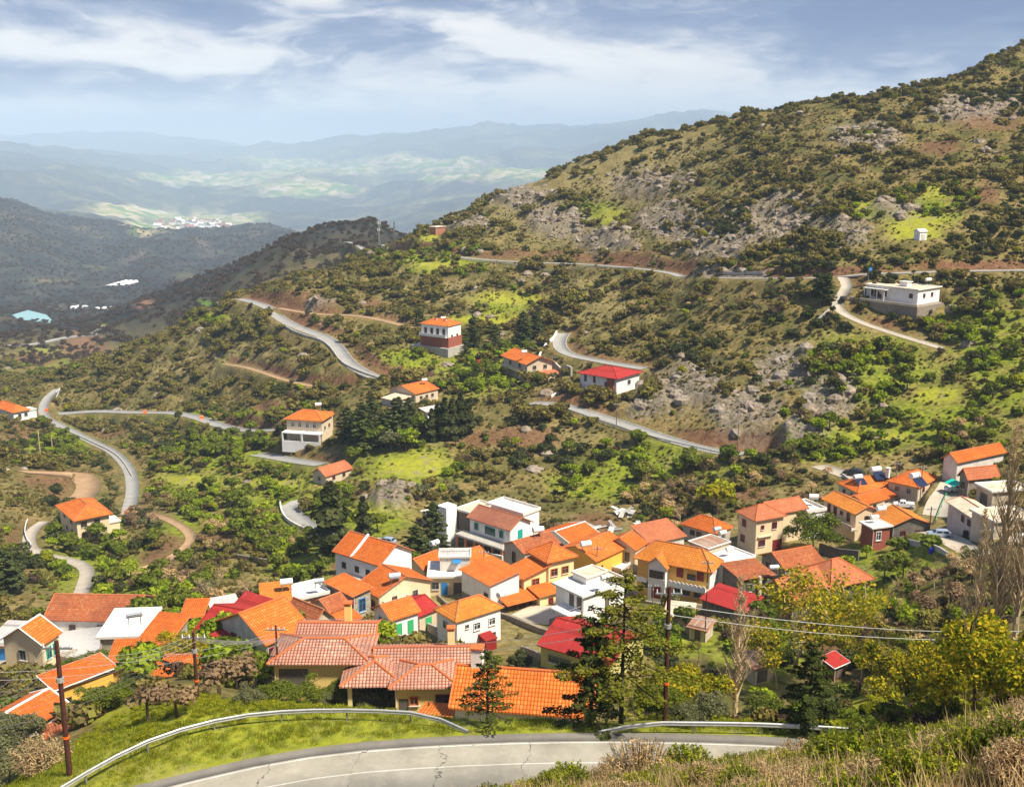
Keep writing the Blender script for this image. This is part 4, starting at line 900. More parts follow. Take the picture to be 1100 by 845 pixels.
railing(HB, [(-2.9,-.7,0),(-2.9,l2+1.4,0)], 'concrete_wall', 1.0, .5)
annex(HB, 1.0, l2+1.0, 7.0, 4.0, 3.4, 'flat', .3, 'dark_wall', 'roof_beige')
part(HB, 'tower', 'white_wall', lambda b: b.box(-2.4, .6, l2+4.4, l2+7.2, -6, 4.6))
annex(HB, 7.4, 3.0, 5.0, l2-1.0, 3.5, 'flat', .5, 'white_wall', 'flat_roof')
part(HB, 'terrace', 'flat_roof', lambda b: b.box(-8.5, -3.0, -2.0, l2+2, -7, -3.1))

# left hand cluster
house('barn', 'long low barn with weathered orange roof behind the left yard', None, (49,664.5), (143,666), 2.6, 'gx', 2.5, 'white_dirty', 'tile_old', [('R', [.3,.62], 1.2, .8, .8, W, 'brown_wood')], wy=9, ymin=110, cat='barn')
H = house('house', 'peach gable house with vivid orange roof and white verge at the left', (6,684), (44.4,690.5), (59.5,678), 3.6, 'gx', 2.2, 'cream_wall', 'tile_vivid', [('L', [.52], 1.6, .9, 1.3, W, 'metal_grey'), ('L', [.28], .0, .9, 2.1, D, 'cream_wall'), ('R', [.35,.75], 1.7, .8, 1.5, W, 'teal_paint')], ymin=105, trim='white_paint')
H = house('house', 'small blue shuttered house with pale roof at the left edge', None, (-14,692), (9,693), 2.6, 'sy', .8, 'beige_wall', 'sheet_pale', [('R', .7, .1, 1.4, 1.9, D, 'blue_paint')], wy=6, ymin=105)
H = house('stone_building', 'pale stone building with white flat roof and roof tank', (101,676), (107,684), (150,687.5), 3.0, 'flat', .2, 'pale_stone', 'flat_roof', [('R', .55, .0, 1.5, 2.1, O, 'brown_wood'), ('R', [.72,.85], 2.0, .5, .5, W, 'dark_red')], wy=8, ymin=105, cat='building')
house('shed', 'low lean-to with orange roof against the stone building', None, (150,690), (178,693), 2.4, 'sy', 1.6, 'pale_stone', 'tile_orange', wy=5, ymin=100, cat='shed')
H = house('house', 'long ochre house with orange lean-to roof and white verge, behind the left pole', None, (60,740), (121,717), 3.2, 'sy', .5, 'ochre_wall', 'tile_orange', [('R', [.15], 1.2, .9, 1.2, W, 'brown_wood')], wy=2.8, ymin=85, Y=99, trim='white_paint')
H = house('house', 'old house with large orange roof and grey wall at the lower left', None, (31,780), (70,757), 3.0, 'gx', 1.1, 'old_wall', 'tile_orange', [('R', [.35], .0, 1.0, 2.1, O, 'brown_wood'), ('R', .7, 1.7, .7, .9, W, 'brown_wood')], wy=4.6, ymin=72, Y=91, trim='white_paint')
house('shed', 'low shed with broken orange roof below the old house', None, (52,793), (76,787), 1.4, 'sy', .25, 'old_wall', 'tile_old', wy=1.6, ymin=68, Y=86, cat='shed')
house('house', 'small house with orange roof half hidden by the bushes left of the middle pole', None, (165,724), (212,724), 2.8, 'gx', 1.1, 'white_dirty', 'tile_orange', wy=4.4, ymin=90, Y=103)
house('house', 'small orange roofed outbuilding between the ochre house and the bushes', None, (117,717), (142,716), 2.4, 'sy', 1.3, 'ochre_wall', 'tile_orange', wy=4, ymin=95, Y=107, cat='outbuilding')
house('house', 'low house with bright red roof at the village\'s left end', (214,676), (245,684), (253,676), 2.8, 'gy', 1.8, 'white_dirty', 'sheet_red', wx=8, ymin=105, trim='sheet_red')
house('house', 'house with big bright red roof next to white sheet roofs', (244,662), (270,671), (291,660), 3.2, 'sx', 2.4, 'white_dirty', 'sheet_red', ymin=110, trim='sheet_red')
house('shed', 'small shed with white sheet roof behind the red roofs', None, (232,660), (258,655), 2.6, 'sy', .8, 'white_dirty', 'sheet_pale', wy=4, ymin=120, cat='shed')
H = house('house', 'house with wide rusty orange roof and white porch behind the yellow house', (265,688), (286,690), (335,676), 3.2, 'gx', 2.6, 'white_dirty', 'tile_vivid', [('R', [.15,.4], 1.4, 1.0, 1.8, W, 'dark_red')], wy=9, ymin=100, trim='terra_trim')
house('shed', 'long narrow outbuilding with orange roof on the far left of the red roofs', None, (196,663), (216,662.5), 2.0, 'sy', 1.0, 'brown_wood', 'tile_orange', wy=4, ymin=115, cat='outbuilding')
house('house', 'low house with faded yellow-orange roof behind the big red roof', None, (284,656), (312,653), 3.0, 'sy', 1.9, 'old_wall', 'tile_yellowish', wy=6, ymin=120)
H = house('ruin', 'old stone house with sagging brown tiled roof in the left of the village', (312,655), (338,668), (352,660), 3.4, 'gy', 1.6, 'old_wall', 'tile_old', ymin=110, cat='house')
H = house('ruin', 'crumbling house with patchy brown roof and orange lean-to', (340,646), (355,656), (370,648), 3.2, 'gx', 1.3, 'old_wall', 'tile_old', ymin=115, cat='house')
annex(H, 0, -3.0, H['wx'], 3.0, 2.0, 'sy', .9, 'old_wall', 'tile_orange', [('R', .5, 0, 1.5, 1.7, O, 'brown_wood')])
house('house', 'flat roofed grey house with long white roof terrace behind the ruins', None, (300,648), (352,636), 3.0, 'flat', .4, 'old_wall', 'flat_roof', wy=5, ymin=130)

# ---- houses up the hillside
H = house('villa', 'villa with white upper floor over unfinished red brick floor on a grey platform', (451.4,346), (481,350.5), (489.4,346.5), 7.4, 'hip', 2.0, 'white_wall', 'tile_vivid', [('L', [.15,.38,.6,.83], 5.2, .9, 1.9, W, 'brown_wood'), ('L', [.3,.7], 1.8, 1.3, 1.3, W, 'dark_red')], ymin=330, lift=3.2, wx=8.0, wy=11.5, chim=[(3,3,8.2,.6,.9,'white_wall'),(3,7,8.2,.6,.9,'white_wall')])
part(H, 'brick_floor', 'red_brick', lambda b: (b.box(-.25,-.02,-.25,H['wy']+.25,-3,3.3), b.box(-.25,H['wx']+.25,-.25,-.02,-3,3.3)) and None)
part(H, 'balcony', 'white_paint', lambda b: (b.box(-1.5,-.26,.0,H['wy'],3.4,3.6), b.box(-1.5,-1.4,.0,H['wy'],3.6,4.4)) and None)
part(H, 'platform', 'concrete_wall', lambda b: b.box(-1.5,H['wx']+1,-1.0,H['wy']+3.5,-7,-.3))
H = house('villa', 'two storey grey-beige house with orange gable roof beside the walled bend', (539.2,381.5), (566,390.5), (594,388), 6.0, 'gy', 2.2, 'beige_wall', 'tile_vivid', [('R', [.3,.72], 4.4, 1.1, 1.1, W, 'dark_wall'), ('R', [.3], 1.6, 1.1, 1.2, W, 'dark_wall'), ('L', [.3,.7], 4.4, 1.1, 1.1, W, 'dark_wall')], ymin=290, o=.8)
part(H, 'balcony', 'beige_wall', lambda b: (b.box(-1.6,-.02,1,H['wy']-1,2.7,2.9), b.box(-1.6,-1.5,1,H['wy']-1,2.9,3.7)) and None)
annex(H, H['wx']*.45, -4.0, 6.0, 4.0, 2.4, 'sy', .6, 'beige_wall', 'tile_salmon')
H = house('villa', 'white villa with red hip roof standing over the sweeping road', (622.5,400.5), (662,406.5), (688,399.5), 4.8, 'hip', 2.2, 'white_wall', 'sheet_red', [('L', [.25], 2.6, 1.4, 1.2, W, 'dark_wall'), ('L', [.6,.85], 2.4, .9, 2.0, D, 'brown_wood'), ('R', .55, 2.6, 1.3, 1.2, W, 'dark_wall')], ymin=270, o=.9, trim='sheet_red')
part(H, 'chimney_breast', 'red_brick', lambda b: b.box(-.7, -.02, .6, 3.0, -3, 4.6))
part(H, 'garden_wall', 'white_wall', lambda b: (b.box(-6, H['wx']+2, -5.2, -4.9, -5, -.6), b.box(-6,-5.7,-4.9,H['wy']*.5,-5,-.9)) and None)
H = house('house', 'beige low house with orange gable roof among the dark trees', (424,416), (446,423), (465,416.5), 3.4, 'gx', 1.9, 'beige_wall', 'tile_vivid', [('R', [.25,.5,.75], 1.8, .8, .9, W, 'dark_wall')], ymin=260)
annex(H, -6.5, 1, 6.5, 7, 2.0, 'sx', .6, 'grey_wall', 'roof_beige')
H = house('house', 'house with orange hip roof over white ground floor veranda, left of the pines', (308,449.5), (345,452), (352,447), 6.2, 'hip', 2.4, 'beige_wall', 'tile_vivid', [('L', [.2,.4,.62,.82], 4.6, .9, 1.1, W, 'white_paint')], wx=8, ymin=240, o=.7, base=-5)
part(H, 'veranda', 'white_wall', lambda b: (b.box(-2.6,-.02,-.5,H['wy']+.5,2.6,2.85), b.box(-2.6,-2.4,-.5,H['wy']+.5,-3,.4), b.box(-2.6,-2.3,-.5,-.1,.4,2.6), b.box(-2.6,-2.3,H['wy']+.1,H['wy']+.5,.4,2.6), b.box(-2.6,-2.3,H['wy']*.45,H['wy']*.5,.4,2.6)) and None)
annex(H, H['wx'], 2, 5.5, 5, 5.2, 'sx', .3, 'beige_wall', 'tile_vivid')
FH = house('flat_roofed_house', 'long white flat roofed house on a dark stone terrace, high on the right', (933.5,305), (986,311.5), (1006.5,307.5), 4.2, 'flat', .25, 'white_wall', 'roof_beige', [('L', [.12], 2.2, 1.0, 1.2, W, 'dark_red'), ('L', [.62,.80,.88], 2.0, .8, 1.6, W, 'brown_wood'), ('R', [.3,.65], 2.2, .9, 1.1, W, 'dark_red')], ymin=280, o=.5, trim='white_paint', lift=4.0)
part(FH, 'terrace_wall', 'stone_wall', lambda b: b.box(-4.5, FH['wx']-1, -3.0, FH['wy']+3, -8, -.25))
part(FH, 'terrace_edge', 'beige_wall', lambda b: b.box(-4.7, -4.4, -3.0, FH['wy']+3, -.24, .5))
annex(FH, -2.4, FH['wy']*.55, 2.4, FH['wy']*.42, 3.4, 'flat', .12, 'white_wall', 'flat_roof', nowall=True, dopad=False)
part(FH, 'post', 'white_paint', lambda b: [b.box(-2.3,-2.1,FH['wy']*u,FH['wy']*u+.2,-.2,3.4) for u in (.56,.7,.83,.95)] and None)
part(FH, 'flagpole', 'metal_grey', lambda b: b.tube((-1,FH['wy']-1,4.2),(-1,FH['wy']-1,9.5),.07,n=5))
part(FH, 'flag', 'awning_blue', lambda b: b.box(-1,.6,FH['wy']-1.02,FH['wy']-.98,8.5,9.4))
annex(FH, 4, FH['wy']*.35, 2.5, 2.5, 1.3, 'flat', .1, 'white_wall', 'flat_roof', z0=4.3, base=0, dopad=False)
house('hut', 'tiny white hut alone on the yellow-green slope', (979.8,247), (988,249), (995.5,248), 2.8, 'gx', .8, 'white_wall', 'flat_roof', [('R', .5, .1, 1.3, 1.7, D, 'white_dirty')], ymin=300, wx=3.0, wy=2.8, cat='hut', trim='white_paint', o=.2)
H = house('house', 'white house with orange hip roof at the road junction, left edge', (-8,436), (14,443), (31,440), 3.6, 'hip', 2.4, 'white_wall', 'tile_vivid', [('R', [.4,.8], 1.9, 1.1, 1.2, W, 'dark_wall')], ymin=330, o=.7, trim='terra_trim')
annex(H, H['wx'], 1, 3.5, 5, 3.0, 'flat', .3, 'white_wall', 'flat_roof')
LH = house('house', 'lone two storey cream house with vivid orange hip roof in the left valley', (57.8,544.5), (81.7,558.5), (118.4,553), 5.4, 'hip', 2.3, 'cream_wall', 'tile_vivid', [('R', [.22,.62], 4.0, 1.2, 1.1, W, 'brown_wood'), ('R', [.22,.5], 1.4, 1.0, 1.2, W, 'brown_wood'), ('L', [.3,.7], 4.0, 1.0, 1.0, W, 'metal_grey'), ('L', [.3,.6], 1.4, 1.0, 1.0, W, 'metal_grey')], ymin=200, o=.8)
annex(LH, LH['wx'], 2, 3, 4, 2.4, 'flat', .2, 'cream_wall', 'flat_roof')
house('house', 'low house with faded salmon roof beside the cypresses, left of centre', (334,508), (350,511), (379,503), 2.6, 'gx', 1.8, 'beige_wall', 'tile_salmon', ymin=210)
house('shed', 'white shed beside the tall cypress group', None, (459,443), (477,440), 2.2, 'sy', .6, 'white_wall', 'sheet_pale', wy=4, ymin=250, cat='shed')
house('shed', 'small stone hut under the green knoll', (454,549), (460,552), (468,550), 3.0, 'flat', .1, 'pale_stone', 'roof_beige', [('R', .5, .3, .9, 1.6, O, 'brown_wood')], ymin=190, cat='hut')
house('shed', 'small dark shed with red roof and white edge in the ravine at the right', (884,711), (896,716.5), (909,711), 1.9, 'sy', .7, 'brown_wood', 'sheet_red', [('R', .5, .2, 1.2, 1.4, O, 'brown_wood')], ymin=95, cat='shed', trim='white_paint')
house('shed', 'tumbledown shack with pale sheet roof among the ravine bushes', None, (811,717), (832,712), 2.4, 'sy', .5, 'old_wall', 'sheet_rust', [('R', .4, .1, 1.6, 1.6, O, 'brown_wood')], wy=3.4, ymin=95, cat='shed')
house('building', 'small building with pale roof beside the telecom mast', (411,263.4), (413,264), (417,263.6), 2.6, 'flat', .2, 'white_wall', 'flat_roof', ymin=450, cat='building')
house('building', 'little orange-brown building where the upper road meets the ridge', (463,243.5), (468,244), (477,243), 4, 'flat', .2, 'brick', 'roof_beige', ymin=430, cat='building')
for s in (-1, 1): pass
apply_pads()
# ================================================================ GROUND SHEET AND ROADS
nP, nR = GZ.shape
# rock and soil again follow the final ground; far = open country beyond the near hills
far_w = sstep(640, 1000, GY) * inF
near_w = (1 - sstep(26, 44, np.hypot(GX, GY)))
def vcol(me, name, a, b, c):
    at = me.color_attributes.new(name, 'FLOAT_COLOR', 'POINT')
    arr = np.stack([a.ravel(), b.ravel(), c.ravel(), np.ones(a.size)], 1).astype(np.float32)
    arr = np.concatenate([arr, [[0, 0, 0, 1]]]).astype(np.float32)
    at.data.foreach_set('color', arr.ravel())
idx = np.arange(nP * nR).reshape(nP, nR)
a0 = idx[:, :-1]; a1 = idx[:, 1:]; b0 = np.roll(idx, -1, 0)[:, :-1]; b1 = np.roll(idx, -1, 0)[:, 1:]
quads = np.stack([a0, a1, b1, b0], -1).reshape(-1, 4)
V = np.stack([GX.ravel(), GY.ravel(), GZ.ravel()], 1); V = np.concatenate([V, [[0, 0, -1.75]]])
me = np_mesh('ground', V, quads[:, ::-1], M['ground'], smooth=True)
# the little cap under the photographer's feet
import bmesh
bm = bmesh.new(); bm.from_mesh(me); bm.verts.ensure_lookup_table(); c0 = bm.verts[nP * nR]
for i in range(nP):
    bm.faces.new((bm.verts[idx[i, 0]], bm.verts[idx[(i + 1) % nP, 0]], c0)).smooth = True
bm.normal_update(); bm.to_mesh(me); bm.free()
vcol(me, 'zoneA', zR, zS * (1 - roadmask * .3), zL); vcol(me, 'zoneB', zY * (1 - near_w), zF, np.clip(cutmask, 0, 1)); vcol(me, 'zoneC', far_w, near_w, zT)
g = bpy.data.objects.new('ground', me); link(g); g['kind'] = 'structure'

def ribbon(P, offs, name, mat, parent=None, dz=0.0, skirt=.5, closed_side=True):
    """a strip laid along P between two sideways offsets"""
    T = np.gradient(P[:, :2], axis=0); T /= np.linalg.norm(T, axis=1)[:, None] + 1e-9
    Nn = np.stack([-T[:, 1], T[:, 0]], 1); o1, o2 = offs
    A = np.concatenate([P[:, :2] + Nn * o1, P[:, 2:3] + dz], 1); B = np.concatenate([P[:, :2] + Nn * o2, P[:, 2:3] + dz], 1)
    A2 = A.copy(); A2[:, 2] -= skirt; B2 = B.copy(); B2[:, 2] -= skirt
    n = len(P); V = np.concatenate([A, B, A2, B2]); F = []
    for i in range(n - 1):
        F.append((i, i+1, n+i+1, n+i) if o1 > o2 else (i, n+i, n+i+1, i+1))
        if skirt > 0:
            F.append((i, 2*n+i, 2*n+i+1, i+1)); F.append((n+i, n+i+1, 3*n+i+1, 3*n+i))
    me = np_mesh(name, V, np.array(F), M[mat]); return link(bpy.data.objects.new(name, me), parent)
for name, label, P, w, mat in ROADS:
    r = ribbon(P, (-w/2, w/2), name, mat, dz=.06); r['kind'] = 'structure'; r['label'] = label
    if mat == 'asphalt_near':
        # dark outer verge strip, painted edge line and centre line
        ribbon(P, (w/2 - .02, w/2 + 1.0), 'road_shoulder', 'shoulder', r, .055, .4)
        for off, ww in ((w/2 - .25, .12), (.15, .12), (-w/2 + .3, .12)):
            seg = P if off != .3 else P
            ribbon(P, (off, off + ww), 'painted_line', 'line_white', r, .066, 0)
    elif w > 4.4 and mat == 'asphalt':
        ribbon(P, (w/2 - .12, w/2 + .12), 'kerb', 'line_white', r, .16, .5); ribbon(P, (-w/2 - .12, -w/2 + .12), 'kerb', 'line_white', r, .16, .5)
# pond, shining greenhouses and fields far down the valley
def patch(pix, name, mat, lift, label, kind='structure', ymin=900, cat=None, group=None, th=.5):
    c_ = np.mean([p[2] for p in [hit(a, b, 0, ymin) for a, b in pix]]); z = c_ + lift; P = [sight_on_z(a, b, z) for a, b in pix]
    b = MB(); b.slab([(p[0], p[1], z) for p in P][::-1], th + lift + 12); o = b.build(name, M[mat]); tag(o, label, cat, group, kind); return o
patch([(13,338),(30,333),(50,338),(56,344),(40,347),(20,343)], 'pond', 'water', 1.0, 'pale turquoise reservoir in the left valley')
def greenhouse(px0, py0, px1, py1, wpx, label):
    a = hit(px0, py0, 0, 900); b_ = hit(px1, py1, 0, 900); a = Vector(a); b_ = Vector(b_); d = b_ - a; L = d.length
    root = empty('greenhouse', (a.x, a.y, min(a.z, b_.z)), atan2(d.y, d.x)); tag(root, label, 'greenhouse', 'plastic greenhouses in the left valley')
    n = max(2, int(wpx * .75)); w = 9; c = MB(); fr = MB()
    for k in range(n):
        for j in range(8):
            t0, t1 = pi*j/8, pi*(j+1)/8
            q = lambda t, x: (x, k*w + w/2 - cos(t)*w/2, sin(t)*4)
            c.poly([q(t0,0), q(t1,0), q(t1,L), q(t0,L)])
        c.poly([(0, k*w + w/2 - cos(pi*j/8)*w/2, sin(pi*j/8)*4) for j in range(9)])
        fr.box(0, L, k*w-.3, k*w+.3, -4, 1)
    c.build('plastic_cover', M['farm_plastic'], root); fr.build('frame', M['metal_grey'], root)
greenhouse(128,307,149,303,4,'long white greenhouse standing on its own above the others'); greenhouse(101,333,148,331,4,'wide row of white greenhouses near the dark spur'); greenhouse(75,332,88,331,3,'small white greenhouse left of the wide row'); greenhouse(52,371,77,368,2,'low white greenhouse by the far valley road')
# ================================================================ SKY, SUN, AIR, CAMERA
CLOUD_OFF = (2.9, 25.6, 17.3); HAZE = 1.0e-4; EXPO = 0.95
SUN_EL, SUN_AZ = radians(55), radians(120)        # azimuth clockwise from straight ahead: over the right shoulder
sun_dir = Vector((sin(SUN_AZ) * cos(SUN_EL), cos(SUN_AZ) * cos(SUN_EL), sin(SUN_EL)))
w = bpy.data.worlds.new('World'); bpy.context.scene.world = w; w.use_nodes = True
nt = w.node_tree; nt.nodes.clear()
class WN(NT):
    def __init__(s, tree): s.t = tree
k = WN(nt)
out = k.n('ShaderNodeOutputWorld'); bg = k.n('ShaderNodeBackground')
sky = k.n('ShaderNodeTexSky', sky_type='NISHITA'); sky.sun_disc = False; sky.sun_elevation = SUN_EL; sky.sun_rotation = SUN_AZ; sky.altitude = 900; sky.dust_density = 2.0
tc = k.n('ShaderNodeTexCoord').outputs['Generated']
sp = k.n('ShaderNodeSeparateXYZ'); k.l(tc, sp.inputs[0])
cb = k.n('ShaderNodeCombineXYZ'); k.l(k.math('MULTIPLY', sp.outputs[0], 3.3), cb.inputs[0]); k.l(k.math('MULTIPLY', sp.outputs[1], 3.3), cb.inputs[1]); k.l(k.math('MULTIPLY', sp.outputs[2], 12.5), cb.inputs[2])
wv = k.n('ShaderNodeTexNoise'); wv.inputs['Scale'].default_value = 1.3; wv.inputs['Detail'].default_value = 4; k.l(cb.outputs[0], wv.inputs['Vector'])
mp = k.n('ShaderNodeVectorMath', operation='MULTIPLY_ADD'); k.l(wv.outputs['Color'], mp.inputs[0]); mp.inputs[1].default_value = (1.5, 1.5, 1.7); k.l(cb.outputs[0], mp.inputs[2])
mo = k.n('ShaderNodeVectorMath', operation='ADD'); k.l(mp.outputs[0], mo.inputs[0]); mo.inputs[1].default_value = CLOUD_OFF
n1 = k.noise(mo.outputs[0], .68, 9, .52); n2 = k.noise(mo.outputs[0], 3.1, 8, .6)
cov = k.math('ADD', k.math('MULTIPLY', n1, .80), k.math('MULTIPLY', n2, .20))
cov = k.math('ADD', k.math('MULTIPLY', k.math('SUBTRACT', cov, .5), 4.2), .5); cov = k.math('ADD', cov, k.mapr(sp.outputs[2], .045, .10, -.30, .42))
cc = k.ramp(cov, [(.02, (6.6, 6.2, 5.9)), (.26, (5.7, 5.5, 5.4)), (.40, (4.2, 4.3, 4.6)), (.52, (2.6, 2.9, 3.7)), (.66, (1.4, 1.8, 2.9)), (.88, (.9, 1.3, 2.5))])
alpha = k.mapr(cov, .1, .3, .85, 1.0)
c = k.mix(alpha, sky.outputs[0], cc)
hz = k.mapr(sp.outputs[2], .0, .055, 1.0, 0.0)
hz2 = k.math('MULTIPLY', k.math('POWER', hz, 1.3, clamp=True), .9)
c = k.mix(hz2, c, (6.0, 6.1, 6.4))
k.l(c, bg.inputs[0]); bg.inputs[1].default_value = .095
k.l(bg.outputs[0], out.inputs[0])

sl = bpy.data.lights.new('sun', 'SUN'); sl.energy = 4.5; sl.angle = radians(6); sl.color = (1.0, .90, .74)
so = bpy.data.objects.new('sun', sl); C.objects.link(so); so.rotation_euler = (-sun_dir).to_track_quat('-Z', 'Y').to_euler(); so.location = (50, -50, 200)

# the air: one box of even haze
b = MB(); b.box(-24000, 24000, -1500, 28500, float(GZ.min()) - 2, float(GZ.max()) + 12)
hzo = b.build('haze', []); hzo['kind'] = 'stuff'
hm = bpy.data.materials.new('haze_air'); hm.use_nodes = True; hn = hm.node_tree; hn.nodes.clear()
ho = hn.nodes.new('ShaderNodeOutputMaterial'); pv = hn.nodes.new('ShaderNodeVolumePrincipled')
pv.inputs['Color'].default_value = (.60, .79, 1.0, 1); pv.inputs['Density'].default_value = HAZE; pv.inputs['Anisotropy'].default_value = -.25
hn.links.new(pv.outputs[0], ho.inputs['Volume']); hzo.data.materials.append(hm); hzo.display_type = 'WIRE'

cam = bpy.data.cameras.new('camera'); co_ = bpy.data.objects.new('camera', cam); C.objects.link(co_)
cam.sensor_width = 36; cam.sensor_fit = 'HORIZONTAL'; cam.lens = 36 * FOC / 1100; cam.clip_start = .1; cam.clip_end = 60000
co_.location = (0, 0, 0); co_.rotation_euler = (radians(90) - TH, 0, 0)
sc = bpy.context.scene; sc.camera = co_
sc.view_settings.view_transform = 'Standard'; sc.view_settings.look = 'None'; sc.view_settings.exposure = EXPO; sc.view_settings.gamma = 1; sc.view_settings.use_curve_mapping = False
sc.cycles.max_bounces = 6; sc.cycles.diffuse_bounces = 3; sc.cycles.glossy_bounces = 2; sc.cycles.transmission_bounces = 2; sc.cycles.volume_bounces = 1; sc.cycles.transparent_max_bounces = 6
sc.cycles.use_denoising = True; sc.cycles.use_adaptive_sampling = True
# ================================================================ PLANTS
rs = np.random.RandomState(11); random.seed(5)
def quads_from(Cn, Nn, S, rs, asp=1.0, up=None):
    """one leaf clump (quad) per centre, facing roughly Nn"""
    n = len(Cn)
    Nn = Nn / (np.linalg.norm(Nn, axis=1)[:, None] + 1e-9)
    T = rs.randn(n, 3) if up is None else np.cross(Nn, up + rs.randn(n, 3) * .25)
    T -= (T * Nn).sum(1)[:, None] * Nn; T /= np.linalg.norm(T, axis=1)[:, None] + 1e-9
    B = np.cross(Nn, T); S = np.asarray(S).reshape(-1, 1)
    j = lambda: 1 + (rs.rand(n, 1) - .5) * .7
    a = S * T; b = S * asp * B
    V = np.stack([Cn - a*j() - b*j()*.7, Cn + a*j()*.8 - b*j(), Cn + a*j() + b*j()*.8, Cn - a*j()*.7 + b*j()], 1).reshape(-1, 3)
    return V, np.arange(n * 4).reshape(n, 4)
def cloud(n, blobs, size, seed, flat=.45, shell=.55):
    r = np.random.RandomState(seed); bl = np.array(blobs, float)
    w = bl[:, 3] ** 2; k = r.choice(len(bl), n, p=w / w.sum())
    D = r.randn(n, 3); D /= np.linalg.norm(D, axis=1)[:, None]; D[:, 2] = np.where(D[:, 2] < -.4, -D[:, 2], D[:, 2])
    R = shell + (1 - shell) * r.rand(n) ** .6; R = R * (1 + .22 * np.sin(D[:, 0]*5 + k) * np.cos(D[:, 1]*4 + 2*k))
    Cn = bl[k, :3] + D * (R * bl[k, 3])[:, None] * np.stack([np.ones(n), np.ones(n), bl[k, 4]], 1)
    Nn = D + r.randn(n, 3) * flat
    return quads_from(Cn, Nn, size * (.55 + .9 * r.rand(n)), r)
def rblobs(seed, n, R, cz, rr=(.35, .6), sz=.8, spread=.6):
    r = np.random.RandomState(seed); o = [(0, 0, cz, R * .72, sz)]
    for i in range(n):
        a = r.rand() * 2 * pi; d = R * spread * (.5 + .6 * r.rand())
        o.append((cos(a)*d, sin(a)*d, cz + (r.rand() - .45) * R * .9 * sz, R * (rr[0] + (rr[1]-rr[0]) * r.rand()), sz))
    return o
def limbs(seed, h, n, r0, spread, top, levels=2, twig=.25, base=.3):
    """tapered trunk with branches, branching again; returns list of segments (p, q, r0, r1)"""
    r = np.random.RandomState(seed); segs = []
    def grow(p, d, L, rad, lev):
        m = 3; q = p
        for i in range(m):
            d2 = d + Vector(r.randn(3) * .10); d2.normalize(); q2 = q + d2 * L / m
            segs.append((q, q2, rad * (1 - i/m*.55), rad * (1 - (i+1)/m*.55))); 
            if lev > 0 and i > 0:
                for _ in range(n):
                    a = r.rand() * 2 * pi; side = Vector((cos(a), sin(a), 0)); side -= side.project(d2); side.normalize()
                    grow(q2, (d2 * (1 - spread) + side * spread + Vector((0, 0, .15))).normalized(), L * (.45 + .25 * r.rand()), rad * .42, lev - 1)
            q, d = q2, d2
    grow(Vector((0, 0, 0)), Vector((0, 0, 1)), h, r0, levels)
    return segs
def seg_mesh(segs, n=5):
    b = MB()
    for p, q, a, c in segs: b.tube(p, q, max(a, .004), max(c, .003), n=n if a > .02 else 3, cap=False)
    return np.array(b.v), np.array(b.f)
def mk(name, parts, mats):
    """join (V,F) parts, one material index each"""
    Vs, Fs, mi, o = [], [], [], 0
    for k, (V, F) in enumerate(parts):
        Vs.append(V); Fs.append(F + o); mi.append(np.full(len(F), k)); o += len(V)
    return np_mesh(name, np.concatenate(Vs), np.concatenate(Fs), mats, mi=np.concatenate(mi))
# prototypes, all one metre tall: (crown parts, trunk parts)
PROTO = {}
def reg(kind, var, crown, trunk, cm, tm):
    PROTO.setdefault(kind, []).append(dict(crown=mk(kind + '_crown', [crown], [M[cm]]), trunk=mk(kind + '_trunk', [trunk], [M[tm]]), whole=mk(kind, [crown, trunk], [M[cm], M[tm]])))
def trunk_simple(seed, h=.5, r=.035, n=2): return seg_mesh(limbs(seed, h, n, r, .55, 0, 1), 6)
def broad(kind, cm, nleaf=900, size=.038, vars_=3, tm='bark', sz=.85):
    for v in range(vars_):
        bl = rblobs(v*7 + len(kind), 8, .40, .60, sz=sz)
        reg(kind, v, cloud(nleaf, bl, size, v*13 + 5), trunk_simple(v + 3, .62), cm, tm)
broad('bright_tree', 'leaf_bright'); broad('green_tree', 'leaf_mid'); broad('dark_tree', 'leaf_dark'); broad('olive_tree', 'leaf_olive', size=.035, nleaf=800); broad('yellow_tree', 'leaf_yellow'); broad('purple_tree', 'twig', 420, .03); broad('pale_twiggy_tree', 'twig_pale', 420, .022)
def bush(kind, cm, n=430, size=.072, vars_=4, R=.62):
    for v in range(vars_):
        bl = rblobs(v*5 + 40 + len(kind), 6, R, .42, sz=.72, spread=.75)
        c = cloud(n, bl, size, v*3 + 71)
        reg(kind, v, c, seg_mesh(limbs(v + 9, .5, 2, .03, .6, 0, 1), 4), cm, 'bark')
bush('shrub', 'leaf_scrub'); bush('green_shrub', 'leaf_mid'); bush('bright_shrub', 'leaf_bright'); bush('dark_shrub', 'leaf_dark'); bush('purple_shrub', 'leaf_purple', 430, .05); bush('yellow_shrub', 'leaf_yellow')
def bare(kind, mat, tm, v_, h=.62, n=2, spread=.55, tw=700, size=.011):
    for v in range(v_):
        S = limbs(v + 60, h, n, .022, spread, 0, 3)
        ends = np.array([list(q) for p, q, a, c in S if a < .006]); r = np.random.RandomState(v)
        if len(ends) == 0: ends = np.array([list(q) for p, q, a, c in S])
        e = ends[r.randint(len(ends), size=tw)] + r.randn(tw, 3) * .03
        zmx = max(1e-3, e[:, 2].max()); sc_ = .98 / zmx
        Vt, Ft = seg_mesh(S, 5); q = quads_from(e * sc_, r.randn(tw, 3), np.full(tw, size), r, .35)
        reg(kind, v, q, (Vt * sc_, Ft), mat, tm)
bare('bare_tree', 'twig', 'bark', 3); bare('pale_bare_tree', 'twig_pale', 'bark_pale', 2)
